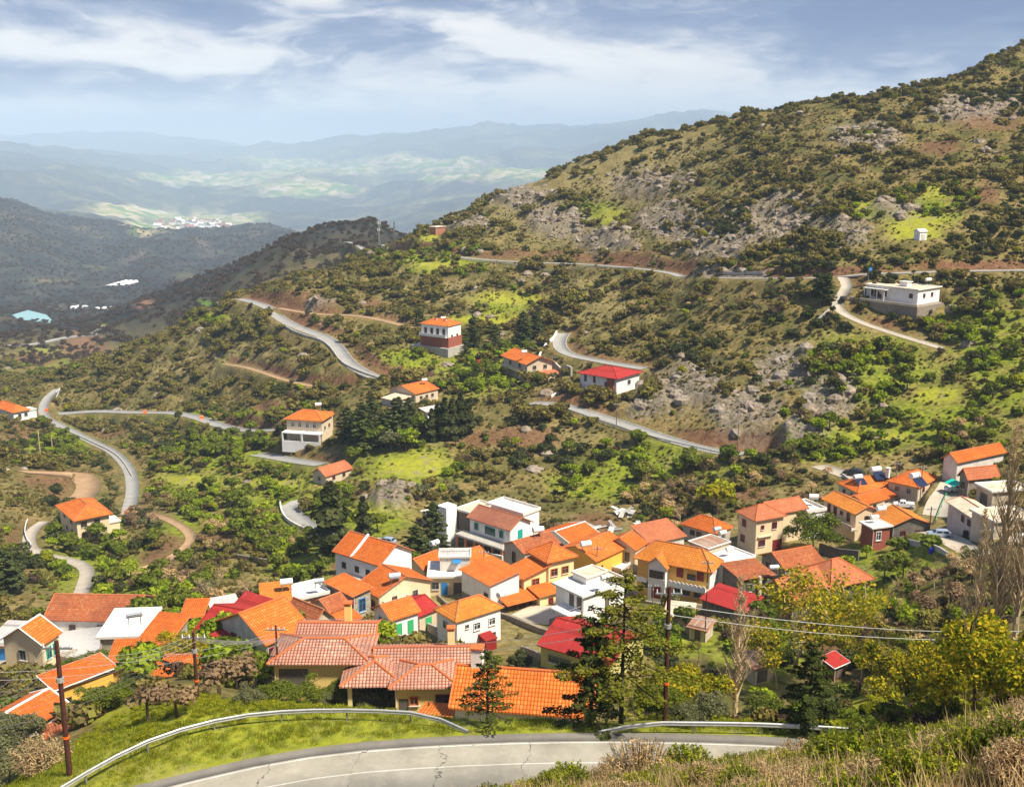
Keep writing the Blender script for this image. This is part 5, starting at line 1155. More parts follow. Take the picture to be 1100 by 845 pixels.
def poplar(v):
    r = np.random.RandomState(v + 5); S = []; 
    z = 0
    for i in range(24):
        z2 = z + 1/24; S.append((Vector((0, 0, z)), Vector((r.randn()*.001, 0, z2)), .012*(1-z)+.002, .012*(1-z2)+.002)); z = z2
        if i > 1:
            for _ in range(5):
                a = r.rand()*2*pi; L = (.16 + .14*r.rand()) * (1.15 - z) ; p = Vector((0, 0, z - r.rand()*.04))
                d = Vector((cos(a)*.38, sin(a)*.38, 1)); q = p + d.normalized()*L*.9; q.z = min(q.z, 1.0)
                S.append((p, q, .0045*(1.1-z)+.001, .0014))
                for _ in range(3):
                    t = .3 + .6*r.rand(); a2 = r.rand()*2*pi; p2 = p.lerp(q, t); q2 = p2 + Vector((cos(a2)*.35, sin(a2)*.35, 1)).normalized()*L*.4; q2.z = min(q2.z, 1.01)
                    S.append((p2, q2, .0016, .0009))
    b = MB()
    for p, q, a, c in S: b.tube(p, q, a, c, n=5 if a > .004 else 3, cap=False)
    V = np.array(b.v); F = np.array(b.f)
    e = np.array([list(q) for p, q, a, c in S if a < .002]); k = r.randint(len(e), size=900); ee = e[k] - np.array([0, 0, 1]) * r.rand(900, 1) * .05 + r.randn(900, 3)*.006
    return quads_from(ee, r.randn(900, 3)*[1, 1, .2], np.full(900, .0042), r, .35), (V, F)
for v in range(3): c_, t_ = poplar(v); reg('bare_poplar', v, c_, t_, 'twig_pale', 'bark_pale')
def cypress(kind, cm, n=1100, wd=.13, pw=.8):
    for v in range(3):
        r = np.random.RandomState(v + 20); t = r.rand(n) ** .85; z = .03 + t * .96
        R = wd * np.minimum(1, (1 - t) ** pw * 1.6) * (.75 + .35 * np.sin(z * 23 + v + r.rand(n))) * np.minimum(1, .55 + t * 3)
        a = r.rand(n) * 2 * pi; k = .55 + .5 * r.rand(n) ** .5; lob = 1 + .18 * np.sin(a * 3 + z * 9)
        Cn = np.stack([np.cos(a)*R*k*lob, np.sin(a)*R*k*lob, z], 1)
        reg(kind, v, quads_from(Cn, np.stack([np.cos(a), np.sin(a), .25 + 0*a], 1) + r.randn(n, 3)*.4, .016 + .014*r.rand(n), r, 1.3), seg_mesh([(Vector((0,0,-.02)), Vector((0,0,.9)), .014, .003)], 6), cm, 'bark_dark')
cypress('cypress', 'leaf_dark'); 
def cedar(kind, cm, wd=.36, nb=64, tip=.9, droop=.10, open_=.6, nn=30, leaf=.012, lo=.14):
    """conifer with level, separate boughs and sky between them"""
    for v in range(3):
        r = np.random.RandomState(v + 90); S = [(Vector((0, 0, -.03)), Vector((0, 0, .5)), .020, .011), (Vector((0, 0, .5)), Vector((0, 0, 1)), .011, .002)]
        P = []; N_ = []
        for i in range(nb):
            z = lo + (1 - lo - .02) * (i + r.rand()) / nb; a = i * 2.4 + r.rand() * .9
            L = wd * (1 - (z - lo) / (1 - lo)) ** tip * (.6 + .65 * r.rand()) + .02
            up = .25 - droop * 3 * (1 - z)
            q = Vector((cos(a)*L, sin(a)*L, z + L * up)); p = Vector((0, 0, z)); S.append((p, q, .006*(1.2-z), .0012))
            m = int(nn * (.35 + L / wd)); t = .18 + .82 * r.rand(m) ** .75
            w = .30 * L * (1 - t * .75) + .012
            side = np.array([-sin(a), cos(a), 0]); pts = np.array(p)[None] + (np.array(q) - np.array(p))[None] * t[:, None] + side[None] * ((r.rand(m) - .5) * 2 * w)[:, None] + np.array([0, 0, 1.0])[None] * (r.randn(m) * .006 - .035 * droop * t)[:, None]
            P.append(pts); N_.append(np.tile([cos(a)*.35, sin(a)*.35, 1.0], (m, 1)) + r.randn(m, 3) * .45)
        P = np.concatenate(P); N_ = np.concatenate(N_)
        reg(kind, v, quads_from(P, N_, leaf * (.6 + .8*r.rand(len(P))), r, .8), seg_mesh(S, 6), cm, 'bark_dark')
cedar('young_conifer', 'leaf_conifer', wd=.34, nb=60, nn=60, leaf=.010); cedar('cedar', 'leaf_cedar', wd=.38, nb=46, tip=.65, nn=170, leaf=.0066, lo=.30, droop=.16); cedar('dark_cedar', 'leaf_conifer', wd=.34, nb=54, tip=.85, nn=190, leaf=.0085, lo=.06, droop=.15)
cedar('pine', 'leaf_pine', wd=.26, nb=60, tip=.6, nn=44, leaf=.020, lo=.10)
# big leafy foreground bush
for kd, cm in (('golden_bush', 'leaf_gold'), ('lime_bush', 'leaf_yellow'), ('leafy_bush', 'leaf_mid'), ('olive_bush', 'leaf_olive')):
    for v in range(2): reg(kd, v, cloud(8000, rblobs(v*9 + len(kd), 14, .46, .50, rr=(.20, .42), sz=.9, spread=.95), .0125, v + 33, flat=.9, shell=.3), trunk_simple(v + 13, .7, .02, 3), cm, 'bark')
def sprig_bush(v, cm, kind, n=260, m=16, asp=1.8, ls=1.0):
    """upright leafy sprigs of a garrigue shrub seen close"""
    r = np.random.RandomState(v + 300); P = []; N_ = []; S = []
    for i in range(n):
        a = r.rand()*2*pi; d = r.rand()**.6 * .62; bx_, by_ = cos(a)*d*.35, sin(a)*d*.35
        tx, ty = cos(a)*d, sin(a)*d; tz = (.92 - .75*d*d) * (.75 + .3*r.rand())
        S.append((Vector((bx_, by_, 0)), Vector((tx, ty, tz)), .006, .002))
        t = .45 + .55*r.rand(m); P.append(np.stack([bx_ + (tx-bx_)*t, by_ + (ty-by_)*t, tz*t], 1) + r.randn(m, 3)*.018); N_.append(r.randn(m, 3) + [cos(a)*.5, sin(a)*.5, .6])
    P = np.concatenate(P); N_ = np.concatenate(N_)
    reg(kind, v, quads_from(P, N_, ls*(.010 + .010*r.rand(len(P))), r, asp), seg_mesh(S, 3), cm, 'bark')
for v in range(3): sprig_bush(v, 'grass_green', 'sprig_shrub'); sprig_bush(v, 'leaf_mid', 'dark_sprig_shrub'); sprig_bush(v, 'straw', 'dry_shrub', 240, 12, 4.5, .45)

def blades(n, h, w, spread, seed, lean=.35):
    r = np.random.RandomState(seed); a = r.rand(n)*2*pi; d = r.rand(n)**.5*spread; b = np.stack([np.cos(a)*d, np.sin(a)*d, 0*a - .05], 1)
    L = h*(.5 + .6*r.rand(n)); ph = r.rand(n)*2*pi; tip = b + np.stack([np.cos(ph)*lean*L*r.rand(n), np.sin(ph)*lean*L*r.rand(n), L], 1)
    s = r.rand(n)*2*pi; sd = np.stack([np.cos(s), np.sin(s), 0*s], 1)*w
    mid = b + (tip - b)*.6
    V = np.stack([b - sd, b + sd, mid + sd*.8, mid - sd*.8, mid - sd*.8, mid + sd*.8, tip + sd*.15, tip - sd*.15], 1).reshape(-1, 3)
    return V, np.arange(n*8).reshape(n*2, 4)
for v in range(3):
    PROTO.setdefault('straw_tuft', []).append(dict(whole=mk('straw_tuft', [blades(50, .26, .0030, .22, v, .9)], [M['straw']])))
    PROTO.setdefault('grass_tuft', []).append(dict(whole=mk('grass_tuft', [blades(34, .26, .012, .28, v + 9, .7)], [M['grass_green']])))
    PROTO.setdefault('flower_tuft', []).append(dict(whole=mk('flower_tuft', [blades(60, .55, .02, .40, v + 19, .6), cloud(60, [(0, 0, .42, .38, .5)], .035, v)], [M['grass_green'], M['leaf_yellow']])))
def rock_mesh(v):
    b = MB(); b.ball((0, 0, 0), 1, 5, .75); V = np.array(b.v); n = fbm(V[:, 0]*3 + V[:, 2] + v*7, V[:, 1]*3 - V[:, 2]*2, 1.6, 3)
    V *= (1 + .55 * n)[:, None]; V = np.round(V * 3.2) / 3.2 * .6 + V * .4
    me = bpy.data.meshes.new('rock'); me.from_pydata([tuple(p) for p in V], [], b.f); me.materials.append(M['boulder']); return me
t = NT('boulder'); co = t.coord(); r_ = t.rnd(); nn_ = t.noise(co, 1.6, 6, .7)
M['boulder'] = t.bsdf(t.mix(r_, t.ramp(nn_, [(.3, (.12, .10, .08)), (.6, (.34, .29, .23)), (.8, (.46, .41, .34))]), t.ramp(nn_, [(.3, (.10, .075, .055)), (.6, (.27, .21, .155)), (.8, (.36, .30, .22))])), .95, nn_, .6, .2)
for v in range(4): PROTO.setdefault('rock', []).append(dict(whole=rock_mesh(v)))

# ---- masses: ONE object each, points carrying instances
def mass(name, kind, pts, sc_, label, cat, rzs=None):
    n = len(pts)
    if n == 0: return
    me = bpy.data.meshes.new(name); me.vertices.add(n); me.vertices.foreach_set('co', np.asarray(pts, np.float32).ravel())
    for nm, arr in (('sc', sc_), ('rz', rs.rand(n) * 6.283 if rzs is None else rzs)):
        at = me.attributes.new(nm, 'FLOAT', 'POINT'); at.data.foreach_set('value', np.asarray(arr, np.float32))
    at = me.attributes.new('pick', 'INT', 'POINT'); at.data.foreach_set('value', rs.randint(0, len(PROTO[kind]), n).astype(np.int32))
    o = link(bpy.data.objects.new(name, me)); tag(o, label, cat, None, 'stuff')
    ng = bpy.data.node_groups.new(name + '_spread', 'GeometryNodeTree')
    ng.interface.new_socket('Geometry', in_out='INPUT', socket_type='NodeSocketGeometry'); ng.interface.new_socket('Geometry', in_out='OUTPUT', socket_type='NodeSocketGeometry')
    N = ng.nodes; L = ng.links; gi = N.new('NodeGroupInput'); go = N.new('NodeGroupOutput'); jn = N.new('GeometryNodeJoinGeometry')
    for p in reversed(PROTO[kind]):
        if 'src' not in p: p['src'] = bpy.data.objects.new(kind, p['whole'])
        oi = N.new('GeometryNodeObjectInfo'); oi.inputs['Object'].default_value = p['src']; oi.inputs['As Instance'].default_value = True
        L.new(oi.outputs['Geometry'], jn.inputs[0])
    ip = N.new('GeometryNodeInstanceOnPoints'); ip.inputs['Pick Instance'].default_value = True
    def attr(nm, ty):
        a = N.new('GeometryNodeInputNamedAttribute'); a.data_type = ty; a.inputs['Name'].default_value = nm
        return next(s for s in a.outputs if s.enabled and s.name == 'Attribute')
    cx_ = N.new('ShaderNodeCombineXYZ'); L.new(attr('rz', 'FLOAT'), cx_.inputs[2])
    L.new(gi.outputs[0], ip.inputs['Points']); L.new(jn.outputs[0], ip.inputs['Instance']); L.new(attr('pick', 'INT'), ip.inputs['Instance Index']); L.new(cx_.outputs[0], ip.inputs['Rotation']); L.new(attr('sc', 'FLOAT'), ip.inputs['Scale'])
    L.new(ip.outputs[0], go.inputs[0])
    md = o.modifiers.new('spread', 'NODES'); md.node_group = ng
    return o

# ---- single plants
def plant(name, kind, loc, s, label, cat, group=None, var=None, rz=None, sx=1.0, parts=True, lean=0):
    p = PROTO[kind][random.randrange(len(PROTO[kind])) if var is None else var % len(PROTO[kind])]
    rz = random.random() * 6.283 if rz is None else rz
    if parts:
        r = empty(name, loc, rz); r.scale = (s*sx, s*sx, s); r.rotation_euler[0] = lean; tag(r, label, cat, group)
        for k, nm in (('trunk', 'trunk'), ('crown', 'crown')):
            link(bpy.data.objects.new(nm, p[k]), r)
    else:
        r = bpy.data.objects.new(name, p['whole']); link(r); r.location = [float(c) for c in loc]; r.scale = (s*sx, s*sx, s); r.rotation_euler = (0, 0, rz); tag(r, label, cat, group)
    return r
TN = dict(bright_tree='bright green leafy tree', green_tree='mid green leafy tree', olive_tree='grey-green loose tree')
OCC = []     # places already taken
def at(px, py, ymin=0, dz=0.0):
    p = hit(px, py, 0, ymin); return p + np.array([0, 0, dz])
def ppm(p): return FOC / (p[1] * cT - p[2] * sT)          # pixels per metre there
def hand(name, kind, px, py, hpx, label, cat='tree', ymin=0, sx=1.0, var=None, group=None, lean=0, sink=.1):
    p = at(px, py, ymin, -sink); s = hpx / ppm(p) / .93
    OCC.append((p[0], p[1], s * .3 * sx)); return plant(name, kind, p, s, label, cat, group, var, None, sx, True, lean)

hand('young_conifer_tree', 'young_conifer', 524, 777, 82, 'small dark conifer standing on the verge before the bright orange roof', ymin=60, sx=1.15)
hand('cedar_tree', 'dark_cedar', 634, 778, 118, 'dark broad conifer beside the end of the right guardrail, left of the taller one', ymin=60, sx=1.15)
hand('cedar_tree', 'cedar', 668, 777, 160, 'tall golden green conifer with bare brown trunk before the red roof', ymin=60, sx=1.15)
hand('cedar_tree', 'dark_cedar', 868, 786, 100, 'dark pyramid conifer just behind the right guardrail', ymin=60, sx=1.2, var=1)
hand('bare_poplar_tree', 'bare_poplar', 789, 770, 150, 'pale leafless poplar behind the middle of the right guardrail', ymin=75, sx=1.5, var=0)
for i, (px, py, hp, lb, w_) in enumerate(((1044,700,150,'short leafless poplar left of the tall pale one',1.2),(1068,690,222,'tallest pale leafless poplar at the right edge',1.15),(1090,685,205,'pale leafless poplar right of the tallest one',1.1))):
    hand('bare_poplar_tree', 'bare_poplar', px, py, hp, lb, ymin=80, sx=w_, var=i)
hand('golden_bush', 'golden_bush', 1048, 778, 132, 'big yellow-green tree with golden top at the right edge', ymin=45, sx=1.05, cat='tree')
hand('golden_bush', 'golden_bush', 1098, 780, 112, 'golden green tree cut by the right edge behind the grassy bank', ymin=45, sx=1.0, cat='tree')
hand('golden_bush', 'golden_bush', 965, 765, 80, 'loose golden olive bush left of the big yellow-green tree', ymin=50, sx=1.1, cat='bush')
hand('golden_bush', 'golden_bush', 1000, 760, 80, 'golden olive bush between the two larger yellow ones', ymin=55, sx=1.0, cat='bush')
hand('lime_bush', 'lime_bush', 948, 772, 27, 'small round lime yellow bush on the bank above the road', ymin=40, sx=1.4, cat='bush')
hand('lime_bush', 'lime_bush', 992, 778, 22, 'tiny lime yellow bush at the foot of the golden bushes', ymin=38, sx=1.4, cat='bush')
for px, py, hp, kd, lb in ((733,772,70,'golden_bush','round golden green bush right of the tall red-brown pole'),(760,778,40,'olive_bush','grey olive bush behind the right guardrail'),(740,780,30,'olive_bush','small grey-green bush at the foot of the tall pole'),(706,772,44,'leafy_bush','dark leafy bush left of the tall pole'),(820,775,34,'leafy_bush','green bush behind the guardrail right of the pale poplar'),(706,752,30,'golden_bush','yellow-green bush low behind the tall pole')):
    hand('bush', kd, px, py, hp, lb, ymin=66, sx=1.25, cat='bush')
for px, py, hp, kd, lb in ((300,757,31,'leafy_bush','dark green bush just behind the left guardrail, left of the stub post'),(330,756,30,'leafy_bush','dark green bush under the yellow house carport'),(362,757,28,'leafy_bush','green bush below the dark red shutter'),(395,758,26,'olive_bush','grey olive bush behind the left guardrail'),(345,758,18,'olive_bush','low silvery bush behind the guardrail'),(418,760,26,'dark_tree','round dark green shrub left of the carport'),(268,757,24,'olive_bush','grey-green bush behind the left guardrail bend'),(236,750,46,'purple_tree','brown twiggy bush left of the yellow house'),(255,740,40,'purple_tree','brown leafless bush beside the middle pole'),(190,770,40,'purple_tree','purplish twiggy bush on the slope left of the guardrail'),(160,775,46,'purple_tree','purple-brown bush beside the dark green bushes'),(108,768,36,'leafy_bush','big dark green bush on the slope below the ochre house'),(126,757,28,'leafy_bush','dark leafy bush right of the left pole'),(92,730,32,'leafy_bush','round green bush below the gravel yard'),(70,735,30,'leafy_bush','dark green tree below the village street at the left'),(105,720,26,'leafy_bush','small green tree beside the gravel yard'),(150,735,50,'bright_tree','fresh green tree among the small orange roofs'),(200,715,40,'golden_bush','olive yellow bush left of the middle pole'),(180,710,32,'golden_bush','pale olive tree by the lean-to'),(240,690,34,'bright_tree','bright green tree under the red roof'),(222,700,30,'bright_tree','bright leafy tree left of the red roof'),(20,800,40,'olive_bush','grey-green bush at the lower left'),(10,840,48,'olive_bush','olive bush in the lower left corner'),(45,830,40,'dry_shrub','dry shrub below the broken orange roof'),(71,668,26,'bright_tree','bright green round tree before the long barn'),(408,700,34,'bright_tree','bright green tree between the pink roof and the cottage'),(300,700,30,'bright_tree','fresh green tree beside the wide rusty orange roof'),(388,700,24,'bright_tree','small light green tree behind the pinkish roof')):
    hand('bush', kd, px, py, hp, lb, ymin=64, sx=1.35, cat='bush' if hp < 60 else 'tree')
for v in range(2):
    S_ = limbs(v + 160, .62, 2, .016, .5, 0, 3); E_ = np.array([list(q_) for p_, q_, a_, c_ in S_ if a_ < .006]); r_2 = np.random.RandomState(v + 4); e_ = E_[r_2.randint(len(E_), size=2600)] + r_2.randn(2600, 3) * .05; k_ = .98 / e_[:, 2].max(); Vt_, Ft_ = seg_mesh(S_, 5)
    reg('sparse_tree', v, quads_from(e_ * k_, r_2.randn(2600, 3), .006 + .005*r_2.rand(2600), r_2), (Vt_ * k_, Ft_), 'leaf_gold', 'bark_pale')
for i, (px, py, hp) in enumerate(((850,728,115),(880,735,125),(905,700,80),(835,740,90),(925,735,70),(868,690,70))): hand('budding_tree', 'sparse_tree', px, py, hp, 'thin budding tree below the salmon roofed stone houses, %s' % ('second from left', 'tallest', 'shortest in the back', 'nearest the guardrail', 'rightmost', 'highest up')[i], ymin=85, sx=1.2)
hand('round_tree', 'leafy_bush', 873, 592, 48, 'dense dark green round tree between the cream houses', ymin=150, sx=1.1)
hand('willow_tree', 'yellow_tree', 770, 552, 38, 'yellowish budding tree behind the cream houses', ymin=180, sx=1.2)
hand('conifer_tree', 'cypress', 357, 600, 80, 'tall dark conifer beside the tall lilac white house', ymin=170, sx=1.9)
hand('cypress_tree', 'cypress', 391, 580, 46, 'slim dark cypress right of the tall conifer', ymin=190, sx=1.5)
hand('conifer_tree', 'pine', 466, 602, 62, 'brown-green narrow conifer left of the white guest house', ymin=180, sx=1.1)
hand('conifer_tree', 'pine', 447, 608, 44, 'dark bushy conifer above the rooftop shack', ymin=170, sx=1.6)
hand('round_tree', 'leafy_bush', 421, 617, 34, 'dark green round tree below the tall lilac white house', ymin=150, sx=1.5)
for px, py, hp in ((470,470,36),(478,473,44),(486,472,42),(495,470,46),(503,466,36),(464,474,34)): hand('cypress_tree', 'cypress', px, py, hp, 'dark slim cypress in the tight row behind the green knoll', ymin=250, sx=1.5, group='row of dark cypresses')
for px, py, hp in ((374,478,40),(390,484,50),(412,480,36),(428,474,46),(400,456,30),(440,462,34)): hand('pine_tree', 'pine', px, py, hp, 'grey-green pine in the grove left of the cypresses', ymin=250, sx=1.4, group='pine grove')
for px, py, hp in ((532,375,26),(562,368,32),(576,362,26),(508,372,30),(500,384,18)): hand('pine_tree', 'pine', px, py, hp, 'dark pine in the clump above the grey gabled villa', ymin=320, sx=1.4, group='pines above the villa')
for px, py, hp, kd in ((382,470,26,'bright_tree'),(402,482,28,'green_tree'),(420,486,24,'olive_tree'),(436,484,26,'bright_tree'),(412,462,22,'olive_tree'),(450,470,26,'green_tree')): hand('broad_tree', kd, px, py, hp, TN[kd] + ' between the pines of the grove', ymin=250, sx=1.2, group='leafy trees in the pine grove')
for px, py, hp in ((888,325,28),(880,322,22),(8,640,50),(450,355,22)): hand('pine_tree', 'pine', px, py, hp, 'dark bushy conifer standing alone among scrub at %s' % ('the upper side of the lane' if px > 885 else 'the lower side of the lane' if px > 800 else 'the left edge' if px < 100 else 'the brick house'), ymin=180, sx=1.6)

# ---- where everything else grows
PADM = np.zeros_like(GZ)
for loc, a, x0, y0, wx, wy, B in PADS:
    dx = GX - loc[0]; dy = GY - loc[1]; m = (np.abs(dx) < 40) & (np.abs(dy) < 40)
    lx = dx[m]*cos(a) + dy[m]*sin(a) - x0; ly = -dx[m]*sin(a) + dy[m]*cos(a) - y0
    d = np.hypot(np.maximum(np.maximum(-lx, lx - wx), 0), np.maximum(np.maximum(-ly, ly - wy), 0)); PADM[m] = np.maximum(PADM[m], (d < 1.8) * 1.0)
BARE = [(60,650,40,14),(180,630,60,22),(240,640,50,20),(320,600,40,20),(150,560,50,24),(200,575,50,20),(700,540,60,30),(740,560,40,20),(640,580,40,16),(840,520,50,22),(880,530,30,14),(1050,460,50,20),(900,660,40,20),(960,690,40,30),(1000,650,80,40),(1040,620,60,30),(860,680,50,30),(930,590,20,26),(370,610,30,16),(760,500,30,14),(1030,600,40,20),(690,330,40,8),(800,330,60,14)]
DARK = [(110,560,60,40),(60,600,60,40),(230,470,90,16),(420,470,60,24),(870,300,60,30),(800,240,40,20),(940,300,50,20),(1060,240,50,30),(1060,320,40,20),(330,460,60,16),(50,480,50,20),(500,465,50,14),(300,420,40,10),(890,350,50,30),(1080,110,40,20),(600,490,60,16),(370,460,60,20),(740,380,40,20),(830,500,40,10),(120,620,60,20)]
def wz(L, px, py): 
    s = np.zeros_like(px)
    for (a, b, ra, rb) in L: s = np.maximum(s, 1.3 - np.hypot((px-a)/ra, (py-b)/rb))
    return np.clip(s, 0, 1)
def sample(n, Y0, Y1, um=.60):
    Y = np.sqrt(rs.rand(n) * (Y1**2 - Y0**2) + Y0**2); u = (rs.rand(n)*2 - 1) * um; x = u * Y
    return x, Y
def keep_free(x, y):
    ok = (look(roadmask, x, y) < .25) & (look(PADM, x, y) < .15)
    for ox, oy, r in OCC: ok &= np.hypot(x - ox, y - oy) > r
    return ok
def seen(x, y, z, h):
    """False where a nearer rise hides the plant's top"""
    ok = np.ones(len(x), bool); t = np.linspace(.06, .985, 90)
    zt = z + h
    for k in t: ok &= ~((gz(x*k, y*k)) > zt*k + .3)
    return ok
x, y = sample(58000, 82, 730); z = gz(x, y); px, py, d = proj(x, y, z)
f = fbm(x, y, 14, 3, seed=41); f2 = fbm(x, y, 45, 3, seed=42)
L_ = np.clip(wz(LUSH, px, py) * 1.0, 0, 1); Bw = wz(BARE, px, py); Dw = wz(DARK, px, py); Rw = wz(ROCK, px, py); Sw = wz(SOIL, px, py); Tw = wz(TAN, px, py); Yw = wz(YELL, px, py); Fw = wz(FARM, px, py)
dens = .44 + f * 1.7 + f2 * .8 + Dw * .4 - Tw * .32 - Rw * .55 - Sw * .75 - Yw * .8 - Fw * .9 - L_ * (.12) + Bw*.2
vill = (py > 560) & (px > 330) & (px < 1020) & (y < 240)
dens = dens + L_ * .25; dens = np.where(vill, dens * .45, dens); rav = (px > 790) & (py > 620); dens = np.where(rav, dens + .5, dens); dens = np.where((px > 690) & (py > 655) & (y > 95), dens + .6, dens)
# open green meadows stay mostly clear
for (a, b, ra, rb, k) in ((440,505,56,20,.9),(398,550,34,12,.5),(200,518,50,12,.6),(285,518,36,10,.4),(985,248,44,18,.8),(520,335,80,16,.25),(640,520,40,10,.3),(950,470,60,8,.5),(1010,440,40,14,.4),(900,700,60,20,.2),(330,400,60,6,.5)):
    dens -= 1.5 * k * np.clip(1.3 - np.hypot((px-a)/ra, (py-b)/rb), 0, 1)
ok = (rs.rand(len(x)) < dens) & keep_free(x, y) & ~((px > 270) & (px < 640) & (py > 726))
x, y, z, px, py, d, f, f2, L_, Bw, Dw, Rw, Tw = [q[ok] for q in (x, y, z, px, py, d, f, f2, L_, Bw, Dw, Rw, Tw)]
n = len(x); q = rs.rand(n); q2 = rs.rand(n)
kind = np.full(n, 'shrub', dtype=object); size = .55 + 1.35 * rs.rand(n)**2
steep = y > 300
size = np.where(steep, size * 1.35, size)
size = size * np.clip(1 + f * 1.6, .6, 1.7) * np.clip(1 + f2 * .8, .7, 1.4)
def setk(mask, k, s): kind[mask] = k; size[mask] = s[mask]
setk(q < .09, 'dark_shrub', .8 + 1.6*q2); setk((q > .13) & (q < .22), 'purple_shrub', .8 + 1.2*q2); setk((q > .22) & (q < .29), 'green_shrub', .8 + 1.2*q2)
setk((q > .29) & (q < .30), 'bright_shrub', .9 + 1.3*q2)
dm = (rs.rand(n) < Dw * .55); setk(dm & (q2 < .5), 'dark_tree', 2.0 + 2.6*q2); setk(dm & (q2 >= .5), 'dark_shrub', 1.2 + 1.8*q2)
lm = (rs.rand(n) < L_ * .70); setk(lm & (q2 < .38), 'bright_shrub', 1.2 + 3.6*q2); setk(lm & (q2 >= .38) & (q2 < .6), 'green_shrub', 1.0 + 2.6*q2); setk(lm & (q2 >= .6) & (q2 < .82), 'bright_tree', -2.6 + 8.6*q2); setk(lm & (q2 >= .82), 'green_tree', -2.0 + 7.4*q2)
bm_ = (rs.rand(n) < Bw * .4); setk(bm_ & (q2 < .3), 'bare_tree', 3.0 + 8*q2); setk(bm_ & (q2 >= .3) & (q2 < .6), 'purple_tree', 1.5 + 4.5*q2); setk(bm_ & (q2 >= .6) & (q2 < .75), 'pale_bare_tree', 1.5 + 4*q2); setk(bm_ & (q2 >= .75), 'pale_twiggy_tree', 1.0 + 3*q2)
setk((rs.rand(n) < .012) & (y > 240), 'dark_tree', 2.5 + 2.2*q2); setk(rs.rand(n) < .004, 'yellow_tree', 2.2 + 2.0*q2); setk(rs.rand(n) < .006, 'olive_tree', 2.2 + 2.0*q2)
PLACES = [(150,420,'on the left spur above the junction'),(230,470,'on the dark slope below the spur road'),(60,500,'beside the dirt terrace at the left'),(90,600,'around the looping lane at the left'),(200,620,'in the orchard below the earth track'),(240,540,'in the green hollow left of centre'),(330,560,'near the curved lane by the tall conifer'),(340,360,'between the two upper bends'),(430,330,'below the telecom mast'),(440,420,'around the beige house in the dark trees'),(430,520,'on the bright green knoll'),(560,330,'on the open slope above the grey villa'),(520,430,'below the grey gabled villa'),(600,230,'on the tan slope under the ridge'),(700,190,'on the upper middle of the mountain side'),(580,480,'on the rounded knoll above the village'),(640,540,'above the white guest house'),(720,430,'beside the crag right of the red roofed villa'),(720,520,'in the thicket behind the village'),(820,260,'by the grey crags of the mountain side'),(800,360,'below the mountain road at the right'),(830,430,'on the crag above the village street'),(850,520,'behind the parked dark car'),(930,400,'in the green gully under the white flat roofed house'),(1020,450,'on the lush slope at the right'),(950,180,'high under the right summit'),(1060,250,'beside the tiny white hut slope'),(1070,130,'on the red earth scar near the summit'),(1060,350,'right of the white flat roofed house'),(960,600,'on the bank below the silver car'),(900,680,'in the ravine at the right'),(1010,640,'around the bare poplars'),(780,690,'in the gardens by the pale poplar'),(600,660,'among the village houses'),(140,750,'on the slope behind the left guardrail'),(60,690,'by the gravel yard'),(250,690,'among the red roofs at the left'),(480,640,'in the village lanes')]
TONE = dict(shrub='olive drab low scrub bush', dark_shrub='dark green dense scrub bush', purple_shrub='purplish brown twiggy bush', green_shrub='mid green leafy bush', bright_shrub='bright spring green bush', bright_tree='bright spring green tree', green_tree='mid green leafy tree', dark_tree='dark evergreen round tree', yellow_tree='yellow-green budding tree', olive_tree='grey-green olive tree', bare_tree='leafless brown branching tree', purple_tree='brown twiggy half bare tree', pale_bare_tree='pale leafless tree', pale_twiggy_tree='pale straw coloured twiggy tree')
NAME = {k: k.replace('bare_tree', 'bare_tree') + ('' if k.endswith(('tree', 'shrub')) else '_tree') for k in TONE}
LIM = 290
for fam in (('shrub', 'dark_shrub', 'purple_shrub', 'green_shrub', 'bright_shrub'), ('bright_tree', 'green_tree', 'dark_tree', 'yellow_tree', 'olive_tree'), ('bare_tree', 'pale_bare_tree', 'purple_tree', 'pale_twiggy_tree')):
    sel = np.nonzero(np.isin(kind, fam))[0]
    ap = size[sel] * FOC / d[sel]
    inv = (px[sel] > 0) & (px[sel] < 1100) & (py[sel] < 845)
    vis = seen(x[sel], y[sel], z[sel], size[sel] * .7)
    order = sel[np.argsort(-(ap * inv * vis))]; pick = [i for i in order[:LIM]]
    pk = np.zeros(n, bool); pk[pick] = True
    for i in pick:
        k = kind[i]; reg_ = min(PLACES, key=lambda r: ((r[0]-px[i])/1.3)**2 + (r[1]-py[i])**2)[2]
        apx = size[i] * FOC / d[i]; sz = 'large ' if apx > 22 else 'small ' if apx < 11 else ''
        grp = TONE[k] + 's ' + reg_
        plant(NAME[k], k, (x[i], y[i], z[i] - .08), size[i] * (1.0 if 'tree' in k else 1.25), sz + TONE[k] + ' ' + reg_, 'tree' if 'tree' in k else 'bush', grp, None, None, .95 + .3*random.random(), parts=apx > 14)
    for k in fam:
        m = (kind == k) & ~pk; 
        if not m.any(): continue
        sm = size[m] * (1.0 if 'tree' in k else 1.25)
        mass({'shrub': 'scrub_cover', 'dark_shrub': 'dark_scrub_cover', 'purple_shrub': 'twiggy_scrub_cover', 'green_shrub': 'green_undergrowth', 'bright_shrub': 'bright_undergrowth'}.get(k, k.replace('_tree', '') + '_woodland'), k, np.stack([x[m], y[m], z[m] - .08], 1), sm, TONE[k] + 's spread over the mountain sides as one mass', 'undergrowth')
